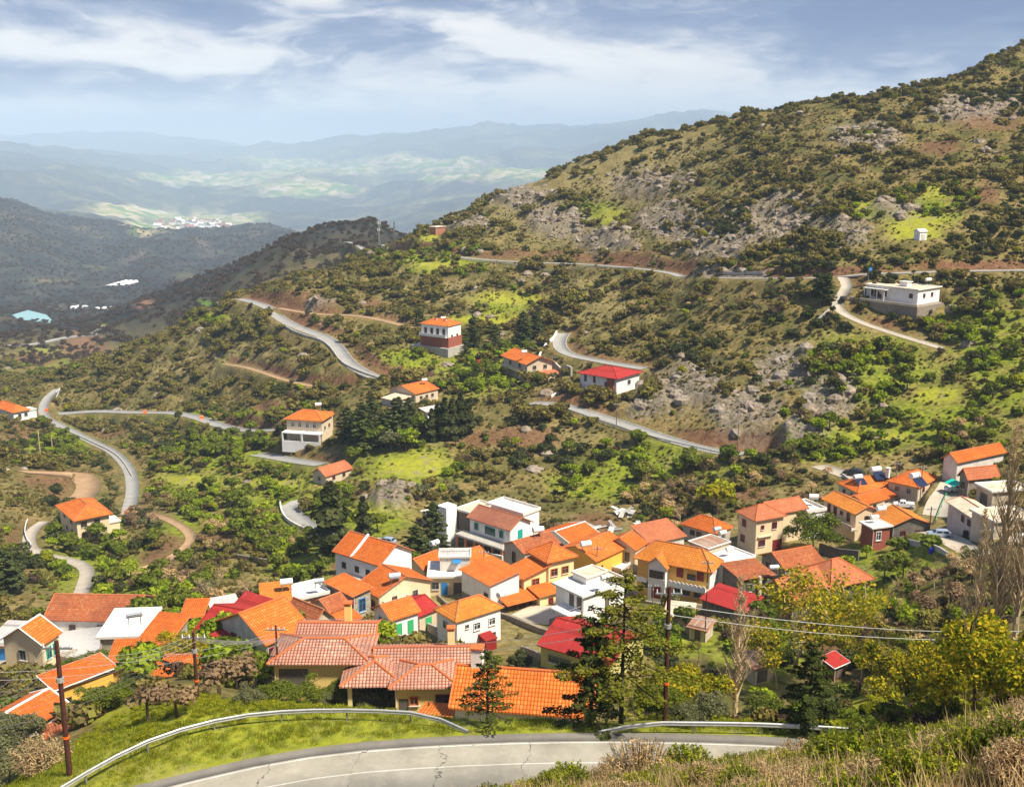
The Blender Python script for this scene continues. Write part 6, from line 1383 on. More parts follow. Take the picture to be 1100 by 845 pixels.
# low tufts that fill the open slopes
x, y = sample(100000, 100, 600); z = gz(x, y); px, py, d = proj(x, y, z); f = fbm(x, y, 6, 2, seed=77)
ok = (rs.rand(len(x)) < .62 + f - .5*wz(SOIL, px, py) - .35*wz(LUSH, px, py) - .2*wz(ROCK, px, py) - .5*wz(YELL, px, py)) & keep_free(x, y) & ~((py > 560) & (px > 330) & (px < 1020) & (y < 240))
mass('heath_cover', 'shrub', np.stack([x, y, z - .05], 1)[ok], .32 + .65*rs.rand(ok.sum())**1.6, 'low olive heath tufts covering the open slopes', 'undergrowth')
# woods on the farther spurs
x, y = sample(90000, 90, 480); z = gz(x, y); px, py, d = proj(x, y, z); f = fbm(x, y, 7, 3, seed=177); lz = wz(LUSH, px, py)
for (a, b, ra, rb) in ((440,505,50,18),(200,515,40,12),(990,240,30,12),(1000,440,50,12),(640,520,30,6)): lz = lz - 1.2*np.clip(1.3 - np.hypot((px-a)/ra, (py-b)/rb), 0, 1)
ok = (rs.rand(len(x)) < lz * (.35 + f)) & keep_free(x, y); ok2 = ok & (rs.rand(len(x)) < .5)
mass('meadow_clumps', 'bright_shrub', np.stack([x, y, z - .05], 1)[ok & ~ok2], .25 + .55*rs.rand((ok & ~ok2).sum()), 'bright green herb clumps of the valley meadows', 'undergrowth')
mass('herb_clumps', 'green_shrub', np.stack([x, y, z - .05], 1)[ok2], .25 + .6*rs.rand(ok2.sum()), 'mid green herb clumps of the valley meadows', 'undergrowth')
x, y = sample(26000, 700, 1500, .62); z = gz(x, y); f = fbm(x, y, 60, 3, seed=55)
ok = rs.rand(len(x)) < .55 + f
mass('far_woodland', 'purple_shrub', np.stack([x, y, z - .3], 1)[ok], 2.2 + 3.0*rs.rand(ok.sum()), 'brownish scrub woodland on the farther spurs', 'woodland')
x, y = sample(60000, 1500, 3900, .60); z = gz(x, y); f = fbm(x, y, 160, 3, seed=56); ok = (rs.rand(len(x)) < .5 + f) & (x < y * .15)
mass('valley_woodland', 'purple_shrub', np.stack([x, y, z - .8], 1)[ok], 2.5 + 4.5*rs.rand(ok.sum()), 'dark woods on the ridges beyond the reservoir', 'woodland')
# rocks of the crags
x, y = sample(60000, 250, 720); z = gz(x, y); zr = look(zR, x, y); f = fbm(x, y, 8, 3, seed=66)
ok = (rs.rand(len(x)) < zr * (.30 + f * .6) + .006) & keep_free(x, y)
mass('crag_rocks', 'rock', np.stack([x, y, z - .3], 1)[ok], .4 + 2.2*rs.rand(ok.sum())**2.5, 'grey-brown broken rock of the crags', 'rocks')

# ---- verge and near bank
def fg_side(x, y): return line_dist(P_fg, x, y)[0]
x = rs.rand(30000)*110 - 55; y = 50 + rs.rand(30000)*26; z = gz(x, y); dd = fg_side(x, y)
ok = (dd > 4.6) & (y > 55) & (rs.rand(len(x)) < .62 + fbm(x, y, 3, 3, seed=88)*1.0) & (z > -41) & keep_free(x, y) | (dd > 4.3) & (dd < 4.8) & (y > 58) & (rs.rand(len(x)) < .4)
x, y, z = x[ok], y[ok], z[ok]
mass('verge_grass', 'grass_tuft', np.stack([x, y, z], 1), .55 + .9*rs.rand(len(x)), 'short green and yellow grass of the road verge', 'grass')
x = rs.rand(9000)*120 - 60; y = 64 + rs.rand(9000)*16; z = gz(x, y); dd = fg_side(x, y); px, py, d = proj(x, y, z)
ok = (dd > 9.0) & (rs.rand(len(x)) < .5 + fbm(x, y, 5, 3, seed=99)) & (z > -45) & ((px < 430) | (px > 700)) & keep_free(x, y)
mass('flowering_weeds', 'flower_tuft', np.stack([x, y, z], 1)[ok], .28 + .5*rs.rand(ok.sum()), 'yellow flowering weeds behind the guardrails', 'weeds')
x = 16 + rs.rand(1500)*52; y = 27 + rs.rand(1500)*60; z = gz(x, y); dd = fg_side(x, y); q4 = rs.rand(1500)
ok = (dd > 6.5) & keep_free(x, y) & (rs.rand(1500) < .55 + fbm(x, y, 9, 3, seed=19))
for kd, nm_, lo, hi, lb_ in (('yellow_shrub','lime_slope_bushes',0,.2,'lime yellow bushes on the slope below the golden trees'),('green_shrub','green_slope_bushes',.2,.45,'green bushes on the slope below the golden trees'),('shrub','olive_slope_bushes',.45,.75,'olive brown bushes on the slope below the golden trees'),('purple_shrub','twiggy_slope_bushes',.75,1,'brown twiggy bushes on the slope below the golden trees')):
    m = ok & (q4 >= lo) & (q4 < hi); mass(nm_, kd, np.stack([x, y, z - .05], 1)[m], .5 + 1.3*rs.rand(m.sum()), lb_, 'undergrowth')
# near bank, lower right
r = 2.2 + 26*rs.rand(16000)**.75; ph = (rs.rand(16000)*1.0 - .42); x = r*np.sin(ph); y = r*np.cos(ph); z = gz(x, y); f = fbm(x, y, 2.5, 3, seed=12)
ok = (rs.rand(len(x)) < .62 + 1.2*f) & (r > 8) & (z > -24)
mass('dry_grass', 'straw_tuft', np.stack([x, y, z - .03], 1)[ok], .8 + 1.1*rs.rand(ok.sum())**2, 'dry straw grass of the near bank', 'grass')
r = 9 + 18*rs.rand(6000)**.8; ph = (rs.rand(6000)*.9 - .32); x = r*np.sin(ph); y = r*np.cos(ph); z = gz(x, y); f = fbm(x, y, 3.5, 3, seed=13)
ok = (rs.rand(len(x)) < .45 + 1.5*f) & (z > -22)
mass('bank_herbs', 'grass_tuft', np.stack([x, y, z - .03], 1)[ok], .55 + .6*rs.rand(ok.sum()), 'green herbs growing through the dry grass', 'grass')
for kd, nm_, lb_, cnt, sd in (('dry_shrub', 'dry_bank_scrub', 'low dry straw brown scrub of the near bank', 800, 14), ('sprig_shrub', 'green_bank_scrub', 'low yellow-green scrub of the near bank', 1300, 15), ('dark_sprig_shrub', 'dark_bank_scrub', 'low dark green scrub of the near bank', 350, 16)):
    r = 8.5 + 18*rs.rand(cnt)**.8; ph = (rs.rand(cnt)*.9 - .32); x = r*np.sin(ph); y = r*np.cos(ph); z = gz(x, y); f = fbm(x, y, 3.0, 3, seed=sd)
    ok = (rs.rand(cnt) < .45 + 1.6*f) & (z > -23)
    mass(nm_, kd, np.stack([x, y, z - .04], 1)[ok], .28 + .34*rs.rand(ok.sum()), lb_, 'scrub')
for px, py, hp, kd in ((935,812,60,'dark_sprig_shrub'),(905,840,66,'sprig_shrub'),(1010,838,44,'sprig_shrub'),(1060,800,46,'sprig_shrub'),(1090,825,70,'dark_sprig_shrub'),(860,828,44,'dry_shrub'),(985,806,40,'dry_shrub'),(1075,776,26,'dry_shrub'),(1030,782,26,'sprig_shrub'),(960,792,26,'dry_shrub'),(900,806,30,'dry_shrub'),(800,838,30,'sprig_shrub'),(740,842,30,'sprig_shrub'),(690,838,46,'dry_shrub'),(660,850,30,'dry_shrub'),(610,856,26,'sprig_shrub'),(525,856,24,'dark_sprig_shrub'),(720,848,22,'dark_sprig_shrub'),(770,832,20,'dark_sprig_shrub'),(850,812,20,'sprig_shrub'),(1000,860,50,'dry_shrub'),(960,850,50,'dark_sprig_shrub'),(1040,850,50,'sprig_shrub'),(570,852,20,'sprig_shrub')):
    p = hit(px, min(py, 838), 0, 4)
    if p[1] > 40: p = pt(px, py, 21.0); p[2] = float(gz(p[0], p[1]))
    s = (1.35 if px < 780 else .85) * hp / ppm(p) / .9
    lb = {'dark_sprig_shrub': 'dark green leafy shrub', 'sprig_shrub': 'yellow-green sprigged shrub', 'dry_shrub': 'dry straw coloured shrub'}[kd] + ' on the near bank, ' + ('at the road edge' if px < 640 else 'left tip' if px < 760 else 'below the guardrail end' if px < 880 else 'middle of the bank' if px < 1000 else 'by the right edge') + (', larger one' if hp > 40 else '')
    plant('bank_shrub', kd, p - np.array([0, 0, .06]), s, lb, 'shrub', lb + ' group', None, None, 1.15, True)
# ================================================================ STREET THINGS
# ---- guardrails with W-shaped beam on posts
def guardrail(pix, zr, label, ymin=55, down=True, hgt=.72, plane=True):
    P = np.array([sight_on_z(a, b, zr) for a, b in pix]) if plane else np.array([hit(a, b, 0, ymin) for a, b in pix])
    P = smooth_line(P, 3, step=2.0); g_ = gz(P[:, 0], P[:, 1]); P[:, 2] = g_ + hgt
    k = np.ones(5)/5; zz = np.convolve(np.pad(P[:, 2], 2, 'edge'), k, 'valid'); P[:, 2] = zz
    if down == 'R' or down == 'RL': P[-1, 2] = g_[-1] + .1; P[-2, 2] -= .25
    if down == 'L' or down == 'RL': P[0, 2] = g_[0] + .1; P[1, 2] -= .25
    root = empty('guardrail', (0, 0, 0)); root.location = Vector([float(c) for c in P[len(P)//2]]) ; o = np.array(root.location); tag(root, label, 'guardrail')
    T = np.gradient(P[:, :2], axis=0); T /= np.linalg.norm(T, axis=1)[:, None]; Nn = np.stack([-T[:, 1], T[:, 0]], 1)
    prof = [(-.02, -.16), (.045, -.12), (.045, -.05), (-.02, 0), (.045, .05), (.045, .12), (-.02, .16), (-.035, .16), (-.035, -.16)]
    V = []; F = []; m = len(prof)
    for i in range(len(P)):
        for a, h in prof: V.append((P[i, 0] - Nn[i, 0]*a - o[0], P[i, 1] - Nn[i, 1]*a - o[1], P[i, 2] + h - o[2]))
    for i in range(len(P)-1):
        for j in range(m): k2 = (j+1) % m; F.append((i*m+j, i*m+k2, (i+1)*m+k2, (i+1)*m+j))
    link(bpy.data.objects.new('beam', np_mesh('beam', np.array(V), np.array(F), M['galv'])), root)
    for i in range(1, len(P)-1, 2):
        b = MB(); c = P[i] - o; n2 = Nn[i]; b.box(-.05, .05, -.06, .06, -1.2, .02); q = b.build('post', M['metal_grey'], root); q.location = (float(c[0] + n2[0]*.12), float(c[1] + n2[1]*.12), float(c[2])); q.rotation_euler = (0, 0, atan2(T[i, 1], T[i, 0]))
    return root
guardrail([(60,845),(100,821),(150,796),(200,779.5),(260,767),(330,761),(400,761),(450,765),(478,769),(503,778)], -36.4, 'long curved guardrail on the left side of the grassy verge', down='R')
guardrail([(642,778.5),(665,777),(700,777.5),(760,778),(820,779),(880,782),(925,785)], -36.4, 'guardrail on the right, ending beside the grassy bank', down='L')
def low_rail(pix, label, ymin, name='guardrail', mat='galv', h=.75, w=.10, beam=.34):
    P = np.array([hit(a, b, 0, ymin) for a, b in pix]); P = smooth_line(P, 2, step=4.0); P[:, 2] = gz(P[:, 0], P[:, 1])
    root = empty(name, P[0]); tag(root, label, name.replace('_', ' ')); o = P[0]; Q = P - o
    b = MB()
    for p, q in zip(Q[:-1], Q[1:]):
        d = Vector(q) - Vector(p); n2 = Vector((-d.y, d.x, 0)).normalized() * w
        A = [Vector(p), Vector(q)]; lo = h - beam if beam < h else -1.0
        v = [A[0]-n2, A[1]-n2, A[1]+n2, A[0]+n2]
        bt = [x_ + Vector((0, 0, lo)) for x_ in v]; tp = [x_ + Vector((0, 0, h)) for x_ in v]
        b.poly(tp); b.poly([bt[0], bt[1], tp[1], tp[0]]); b.poly([bt[2], bt[3], tp[3], tp[2]]); b.poly([bt[1], bt[2], tp[2], tp[1]]); b.poly([bt[3], bt[0], tp[0], tp[3]])
    b.build('beam' if name == 'guardrail' else 'masonry', M[mat], root)
    if beam < h:
        for p in Q[::1][:60]:
            c = MB(); c.box(-.08, .08, -.08, .08, -.6, h - .05); k = c.build('post', M['metal_grey'], root); k.location = [float(t_) for t_ in p]
low_rail([(596,437.5),(625,447),(655,458),(690,468),(715,475),(760,485),(810,494)], 'roadside rail along the outer edge of the sweeping village road', 262)
low_rail([(592,427),(600,421),(622,418),(652,414)], 'white kerb wall on the inner bend below the red roofed villa', 262, 'retaining_wall', 'white_wall', .8, .2, 2)
low_rail([(303,350),(318,359),(345,366),(356,375),(366,391),(385,401),(410,409),(425,418)], 'pale roadside wall along the wide bend', 360, 'retaining_wall', 'concrete_wall', .9, .25, 2)
low_rail([(578,388),(583,376),(594,366),(598,358)], 'white parapet wall on the steep bend beside the grey villa', 320, 'retaining_wall', 'white_wall', 1.0, .25, 2)
low_rail([(586,396),(602,402),(614,404)], 'tall concrete wall holding the bend above the grey villa', 300, 'retaining_wall', 'concrete_wall', 3.0, .3, 4)
low_rail([(30,560),(27,567),(27,578),(34,588)], 'white rail on the outside of the looping lane', 180, 'guardrail', 'white_paint', .8, .08)
low_rail([(301,541),(302,552),(312,563),(336,573),(356,581)], 'pale roadside wall round the curved lane', 195, 'retaining_wall', 'white_dirty', .8, .2, 2)
low_rail([(60,423),(66,416),(60,430)], 'short white rail at the left junction', 330, 'guardrail', 'white_paint', .8, .08)
low_rail([(44,450),(80,466),(110,480),(130,492),(142,512)], 'grey kerb wall along the winding road below the junction', 270, 'retaining_wall', 'concrete_wall', .5, .15, 2)
low_rail([(-6,716),(30,715),(60,708),(82,700)], 'pale stone wall holding up the village street at the left', 120, 'retaining_wall', 'pale_stone', .5, .25, 5)
low_rail([(538,664),(560,672),(583,681),(601,686)], 'dark stone retaining wall below the pale courtyard', 120, 'retaining_wall', 'stone_wall', 1.0, .3, 5)
low_rail([(684,646),(715,652),(754,652)], 'stone wall below the lilac grey yard', 120, 'retaining_wall', 'stone_wall', .5, .3, 4)
low_rail([(1005,562),(1010,548),(1014,538),(1018,530)], 'green railing along the pale concrete ramp', 180, 'guardrail', 'green_paint', .8, .03, .25)
low_rail([(876,347),(892,334),(899,326)], 'pale low wall on the corner of the lane to the flat roofed house', 280, 'retaining_wall', 'concrete_wall', .8, .25, 2)
low_rail([(445,272),(470,275.5),(500,281),(560,286.5),(620,288.5),(680,289.5)], 'thin rail edging the high mountain road', 440)
low_rail([(775,294),(820,294.5)], 'short stone parapet beside the mountain road', 330, 'retaining_wall', 'concrete_wall', .9, .2, 2)

for pix, lb, mt, hh in (
 ([(612,690),(640,700),(672,706)], 'white garden wall right of the red sheet roof', 'white_dirty', 1.2),
 ([(470,645),(478,652),(486,660)], 'short rubble wall beside the white two storey house', 'stone_wall', 1.2),
 ([(452,672),(466,676),(480,684)], 'low concrete wall between the cottages and the white house', 'concrete_wall', 1.0),
 ([(566,640),(580,634),(596,628)], 'cream garden wall under the yellow house', 'cream_wall', 1.0),
 ([(642,618),(655,622),(668,626)], 'pinkish yard wall by the ochre walled house', 'pink_wall', 1.4),
 ([(668,606),(684,612),(692,618)], 'rough wall below the cream gable house', 'stone_wall', 1.4),
 ([(800,628),(812,634),(820,640)], 'dark rubble wall left of the dormer house', 'dark_stone', 1.8),
 ([(816,664),(850,672),(880,670),(905,660)], 'long dark terrace wall under the salmon roofs', 'dark_stone', 2.2),
 ([(880,594),(900,600),(922,602)], 'retaining wall below the cream balcony house', 'dark_stone', 2.0),
 ([(970,582),(990,586),(1010,592),(1030,604)], 'grey parapet along the street below the silver car', 'concrete_wall', .8),
 ([(1034,545),(1040,556),(1048,568)], 'brown retaining wall beside the concrete ramp', 'stone_wall', 2.0),
 ([(905,512),(915,520),(925,526)], 'low wall by the parked dark car', 'concrete_wall', .8),
 ([(60,707),(90,712),(118,706)], 'pale wall edging the gravel yard', 'pale_stone', 1.0),
 ([(140,678),(170,680),(196,672)], 'long low stone wall right of the white roofed stone building', 'pale_stone', 1.4),
 ([(350,662),(372,664),(392,656)], 'rubble wall below the blue window house', 'stone_wall', 1.2),
 ([(395,680),(420,688),(444,692)], 'low stone wall below the green shuttered cottage', 'pale_stone', 1.0),
 ([(700,660),(725,672),(742,684)], 'stone wall beside the garden shed', 'stone_wall', 1.2),
 ([(560,700),(575,704),(590,706)], 'short stone wall left of the olive yellow house', 'stone_wall', 1.0),
 ([(255,600),(285,606),(310,604)], 'broken terrace wall in the orchard', 'stone_wall', 1.0),
 ([(500,590),(520,600),(540,604)], 'white terrace wall under the guest house', 'white_dirty', 1.4)):
    low_rail(pix, lb, 105, 'garden_wall', mt, hh, .18, 5)
# ---- poles and wires
POLES = {}
def pole(key, px, py, hpx, label, mat='pole_wood', r=.14, ymin=60, arms=1, Y=None):
    p = at(px, py, ymin) if Y is None else pt(px, py, Y)
    h = hpx / ppm(p) / cT / .98
    root = empty('utility_pole', p); tag(root, label, 'utility pole')
    b = MB(); b.tube((0,0,-1.5),(0,0,h),r,r*.68,n=10); b.build('shaft', M[mat], root)
    if arms:
        a = MB(); a.box(-.9,.9,-.06,.06,h-.55,h-.43); a.build('crossarm', M['metal_grey'], root)
        for x_ in (-.8,-.3,.3,.8):
            i = MB(); i.tube((x_,0,h-.43),(x_,0,h-.18),.06,.035,n=7); i.build('insulator', M['insulator'], root)
        c = MB(); c.tube((0,0,h*.70),(0,0,h*.70+.3),r*1.25,n=10); c.build('clamp', M['galv'], root)
        if r > .13:
            c = MB(); c.tube((0,0,h*.28),(0,0,h*.28+.14),r*1.12,n=10); c.build('marker_band', M['orange_plastic'], root)
    POLES[key] = np.array([p[0], p[1], p[2] + h - .25]); return root
pole('a', 75, 832, 149, 'tall red-brown wooden pole at the lower left beside the guardrail', ymin=55, r=.19)
pole('b', 212.5, 752, 76, 'red-brown wooden pole left of the yellow house', ymin=66, r=.16)
pole('c', 300, 745, 76, 'dark pole standing in front of the yellow house', ymin=66, r=.13)
pole('d', 714, 774, 147, 'tall red-brown wooden pole behind the right guardrail', ymin=62, r=.19)
pole('e', 757, 690, 90, 'thin pole at the corner of the balconied house', ymin=110, r=.10)
pole('f', 402, 606, 30, 'grey pole below the tall lilac white house', 'pole_grey', .11, 130)
pole('g', 520, 625, 35, 'pole standing among the roofs left of the yellow house', 'pole_grey', .12, 125)
pole('h', 641, 622, 36, 'pole at the ochre walled house', 'pole_grey', .12, 125)
pole('i', 701, 650, 24, 'pole in the lilac grey yard', 'pole_grey', .10, 120)
pole('j', 961, 532, 36, 'pole between the cars and the orange hip roof', 'pole_grey', .12, 165)
pole('k', 988, 540, 40, 'pole beside the house with the round white tank', 'pole_grey', .12, 165)
pole('l', 998, 574, 30, 'pole beside the parked silver car', 'pole_wood', .13, 160)
pole('m', 662, 459, 26, 'dark pole by the bend under the red roofed villa', 'pole_grey', .13, 255)
pole('n', 792, 488, 34, 'dark pole where the village road leaves the crag', 'pole_grey', .13, 250)
pole('o', 596, 405, 22, 'pole beside the grey gabled villa', 'pole_grey', .12, 290)
pole('p', 322, 535, 34, 'pale pole at the curved lane', 'pole_grey', .13, 200, 0)
pole('q', 44, 495, 32, 'pale wooden pole by the dirt terrace', 'bark_pale', .22, 250, 0)
pole('r', 57, 490, 22, 'second pale wooden pole by the dirt terrace', 'bark_pale', .2, 250, 0)
pole('s', 725, 283, 16, 'lone pole at the bend of the high mountain road', 'pole_grey', .14, 430, 0)
pole('t', 1055, 279, 18, 'lone pole right of the tiny hut', 'pole_grey', .14, 320, 0)
pole('u', 1050, 675, 110, 'dark pole half hidden among the bare poplars', 'pole_grey', .12, 85)
pole('v', 365, 360, 16, 'pole by the wide bend', 'pole_grey', .14, 380, 0)
pole('w', 46, 710, 34, 'pole at the corner of the peach gable house', 'pole_grey', .10, 105, 0)
def wire(P, Q, sag, label, r=.018, grp=None, name='cable'):
    P = Vector([float(c) for c in P]); Q = Vector([float(c) for c in Q]); b = MB(); n = 16; prev = P
    for i in range(1, n+1):
        t_ = i/n; c = P.lerp(Q, t_); c.z -= sag*4*t_*(1-t_); b.tube(prev, c, r, n=4, cap=False); prev = c
    o = b.build(name, M['cable']); tag(o, label, 'cable', grp or 'overhead cables'); return o
D = POLES['d']; endR = pt(1180, 672, 96)
for k, dz in enumerate((0, -.75)): wire(pt(380, 628, 150) + np.array([0, 0, dz]) if False else D + np.array([.1, 0, -1.0 + dz]), endR + np.array([0, 0, dz]), 1.2, 'long pale cable running right from the tall right pole, %s of two' % ('upper' if k == 0 else 'lower'), .028)
for k, dz in enumerate((0, -.7)): wire(D + np.array([-.1, 0, -1.4 + dz]), POLES['c'] + np.array([0, 0, -.6 + dz]), 2.0, 'cable between the dark pole by the yellow house and the tall right pole, %s one' % ('upper' if k == 0 else 'lower'), .024)
for k, dz in enumerate((0, -.7)): wire(POLES['c'] + np.array([0, 0, -.6 + dz]), pt(-60, 722 + k*9, 95), 1.2, 'cable from the dark pole to the left edge, %s one' % ('upper' if k == 0 else 'lower'), .02)
for k in range(7): wire(POLES['b'] + np.array([-.7 + .2*k, 0, -.1*k]), pt(340 + k*6, 666 - k*1.0, 128), 1.4, 'thin cable in the fan from the middle pole to the red roofs', .013, 'fan of cables at the middle pole')
for k in range(6): wire(POLES['b'] + np.array([-.7 + .25*k, 0, -.1*k - .4]), pt(-40, 745 + k*9, 80), 1.0, 'thin cable in the fan from the middle pole to the left edge', .013, 'fan of cables at the middle pole')
for k in range(3): wire(POLES['a'] + np.array([-.5 + .5*k, 0, -.2 - .25*k]), pt(-60, 770 + 8*k, 62), .5, 'cable leaving the tall left pole towards the left edge', .016, 'cables at the tall left pole')
for k in range(3): wire(POLES['a'] + np.array([-.5 + .5*k, 0, -.2 - .25*k]), POLES['b'] + np.array([-.3 + .3*k, 0, -.2*k]), 1.0, 'cable between the tall left pole and the middle pole', .014, 'cables between the left poles')

# ---- lattice mast on the ridge
p = at(407.5, 264, 450); s = ppm(p); Hh = 34 / s
root = empty('telecom_mast', p); tag(root, 'tall white lattice telecom mast on the ridge left of the mountain', 'mast')
b = MB(); w0 = .9
for i in range(3):
    a = 2*pi*i/3; b.tube((cos(a)*w0, sin(a)*w0, -1), (cos(a)*.3, sin(a)*.3, Hh*.86), .13, .08, n=5)
    for k in range(12):
        t0, t1 = k/12, (k+1)/12; a2 = 2*pi*(i+1)/3; r0 = w0 + (.3-w0)*t0; r1 = w0 + (.3-w0)*t1
        b.tube((cos(a)*r0, sin(a)*r0, Hh*.86*t0), (cos(a2)*r1, sin(a2)*r1, Hh*.86*t1), .06, n=4)
b.build('lattice', M['galv'], root)
b = MB(); b.tube((0,0,Hh*.86),(0,0,Hh),.06,n=5); b.build('antenna', M['white_paint'], root)
for k, (a, zz_) in enumerate(((.3,.72),(2.4,.72),(4.4,.72),(1.2,.5),(3.6,.5))):
    b = MB(); b.box(-.35,.35,-.2,.2,-1.1,1.1); q_ = b.build('antenna_panel', M['white_paint'], root); q_.location = (cos(a)*1.1, sin(a)*1.1, Hh*zz_); q_.rotation_euler = (0,0,a+pi/2)
p = at(424, 268, 450); root = empty('telecom_mast', p); tag(root, 'short grey lattice mast right of the tall white one', 'mast')
b = MB(); hh = 20 / s
for i in range(4):
    a = pi/4 + pi*i/2; b.tube((cos(a)*.8, sin(a)*.8, -1), (cos(a)*.4, sin(a)*.4, hh), .12, n=4)
    for k in range(7):
        a2 = a + pi/2; t0, t1 = k/7, (k+1)/7; b.tube((cos(a)*(.8-.4*t0), sin(a)*(.8-.4*t0), hh*t0), (cos(a2)*(.8-.4*t1), sin(a2)*(.8-.4*t1), hh*t1), .06, n=4)
b.build('lattice', M['pole_grey'], root)

# ---- cars
def car(px, py, rz, mat, label, ymin=100, pickup=False, s=1.0, Y=None):
    p = at(px, py, ymin, .06); root = empty('parked_car', p, rz); root.scale = (s, s, s); tag(root, label, 'car', 'cars parked in the village')
    W = .86; b = MB()
    low = [(-2.1,.35),(-2.12,.75),(-1.95,.92),(-1.0,1.0),(1.05,.98),(1.95,.80),(2.12,.62),(2.1,.32)]
    up = [(-1.75,.95),(-1.45,1.38),(-.9,1.46),(.25,1.45),(.62,1.32),(1.15,.98)] if not pickup else [(-.35,.97),(-.3,1.5),(.5,1.5),(.8,1.4),(1.2,.98)]
    def loft(b, prof, w0, w1, z0, z1):
        n = len(prof); f = lambda z: w0 + (w1-w0)*min(1,max(0,(z-z0)/(z1-z0)))
        Lf = [(x_, -f(z_), z_) for x_, z_ in prof]; Rt = [(x_, f(z_), z_) for x_, z_ in prof]
        b.poly(Lf[::-1]); b.poly(Rt)
        for i in range(n): j = (i+1) % n; b.poly([Lf[i], Lf[j], Rt[j], Rt[i]])
    loft(b, low, W, W*.96, .3, 1.0); loft(b, up, W*.93, W*.74, .95, 1.5)
    if pickup: b.box(-2.05,-.4,-W*.98,-W*.9,.9,1.12); b.box(-2.05,-.4,W*.9,W*.98,.9,1.12)
    body = b.build('body', M[mat], root)
    gl = MB(); xs = (up[1][0]+.1, up[-2][0]-.05)
    for sg in (-1, 1):
        y0, y1 = sg*(W*.93+.012 - .02), sg*(W*.78+.012)
        for a, c in ((xs[0], (xs[0]+xs[1])/2-.06), ((xs[0]+xs[1])/2+.06, xs[1])): gl.poly([(a,y0,1.03),(c+ (.18 if c==xs[1] else 0),y0,1.03),(c,y1,1.38),(a+.03,y1,1.38)][::sg])
    f0, f1 = up[-1], up[-2]; gl.poly([(f0[0]-.02,-W*.8,f0[1]+.05),(f0[0]-.02,W*.8,f0[1]+.05),(f1[0]+.03,W*.68,f1[1]-.02),(f1[0]+.03,-W*.68,f1[1]-.02)])
    r0, r1 = up[0], up[1]; gl.poly([(r0[0]-.02,W*.78,r0[1]+.09),(r0[0]-.02,-W*.78,r0[1]+.09),(r1[0]-.02,-W*.68,r1[1]-.03),(r1[0]-.02,W*.68,r1[1]-.03)])
    gl.build('car_windows', M['car_glass'], root)
    for x_ in (-1.3, 1.35):
        for sg in (-1, 1):
            wmb = MB(); wmb.tube((x_, sg*(W-.16), .33), (x_, sg*(W+.02), .33), .33, n=14); wh = wmb.build('wheel', M['rubber'], root)
            wmb = MB(); wmb.tube((x_, sg*(W+.021), .33), (x_, sg*(W+.04), .33), .19, n=10); wmb.build('rim', M['metal_grey'], wh)
    for sg in (-1, 1):
        h_ = MB(); h_.box(2.0, 2.125, sg*.62-.16, sg*.62+.16, .62, .76); h_.build('headlight', M['lamp_lens'], root)
        h_ = MB(); h_.box(-2.14, -2.05, sg*.66-.12, sg*.66+.12, .68, .86); h_.build('tail_light', M['red_plastic'], root)
    return root
car(917, 511, radians(150), 'car_dark', 'dark blue family car on the village street behind the orange roofs', 180, s=1.15)
car(1009, 577, radians(172), 'car_silver', 'silver blue hatchback parked below the concrete ramp', 160)
car(971, 545, radians(165), 'car_white', 'white pickup between the orange roofs at the right', 160, True)
car(1026, 528, radians(10), 'car_white', 'white pickup at the top of the concrete ramp', 180, True)
car(1096, 583, radians(170), 'car_white', 'white car behind the bare poplars at the right edge', 150)
car(143, 552, radians(20), 'car_red', 'red car in the yard right of the lone orange roof house', 210)
car(517, 416, radians(30), 'car_red', 'dark red car among the trees left of the grey gabled villa', 270, s=1.2) if False else car(518, 392, radians(30), 'car_red', 'dark red car among the trees left of the grey gabled villa', 300, s=1.2)
car(322, 466, radians(5), 'car_silver', 'silver car under the white veranda of the orange hip roof house', 250)
car(70, 667, radians(80), 'car_white', 'white car under the bright green tree before the barn', 120)
car(404, 586, radians(20), 'car_white', 'white car behind the tall lilac white house', 170)
car(415, 584, radians(160), 'car_silver', 'grey car behind the tall lilac white house', 170)
car(906, 323, radians(60), 'car_dark', 'dark red-black car on the lane by the flat roofed house', 290)
# ---- orange roadwork barriers
proto = None
for i, (px, py, lb) in enumerate(((50, 442, 'orange water filled barrier at the left junction'), (156, 444, 'orange barrier on the spur road, middle one'), (217, 450, 'orange barrier on the spur road, rightmost one'))):
    p = at(px, py, 300); root = empty('road_barrier', p, .1*i); root.scale = (.85, 1.1, 1.25); tag(root, lb, 'barrier', 'orange barriers on the spur road')
    if proto is None:
        b = MB(); v = [(-.3,0),(.3,0),(.22,.35),(.10,.9),(.10,1.1),(-.10,1.1),(-.10,.9),(-.22,.35)]
        A = [(-.8,y_,z_) for y_,z_ in v]; Bq = [(.8,y_,z_) for y_,z_ in v]; b.poly(A[::-1]); b.poly(Bq)
        for j in range(8): k = (j+1) % 8; b.poly([A[j], A[k], Bq[k], Bq[j]])
        body = b.build('body', M['orange_plastic'], root); c = MB(); c.box(-.7,.7,-.13,.13,.9,1.0); st = c.build('reflective_band', M['white_paint'], root); proto = (body, st)
    else:
        for q_ in proto: c = q_.copy(); link(c, root)
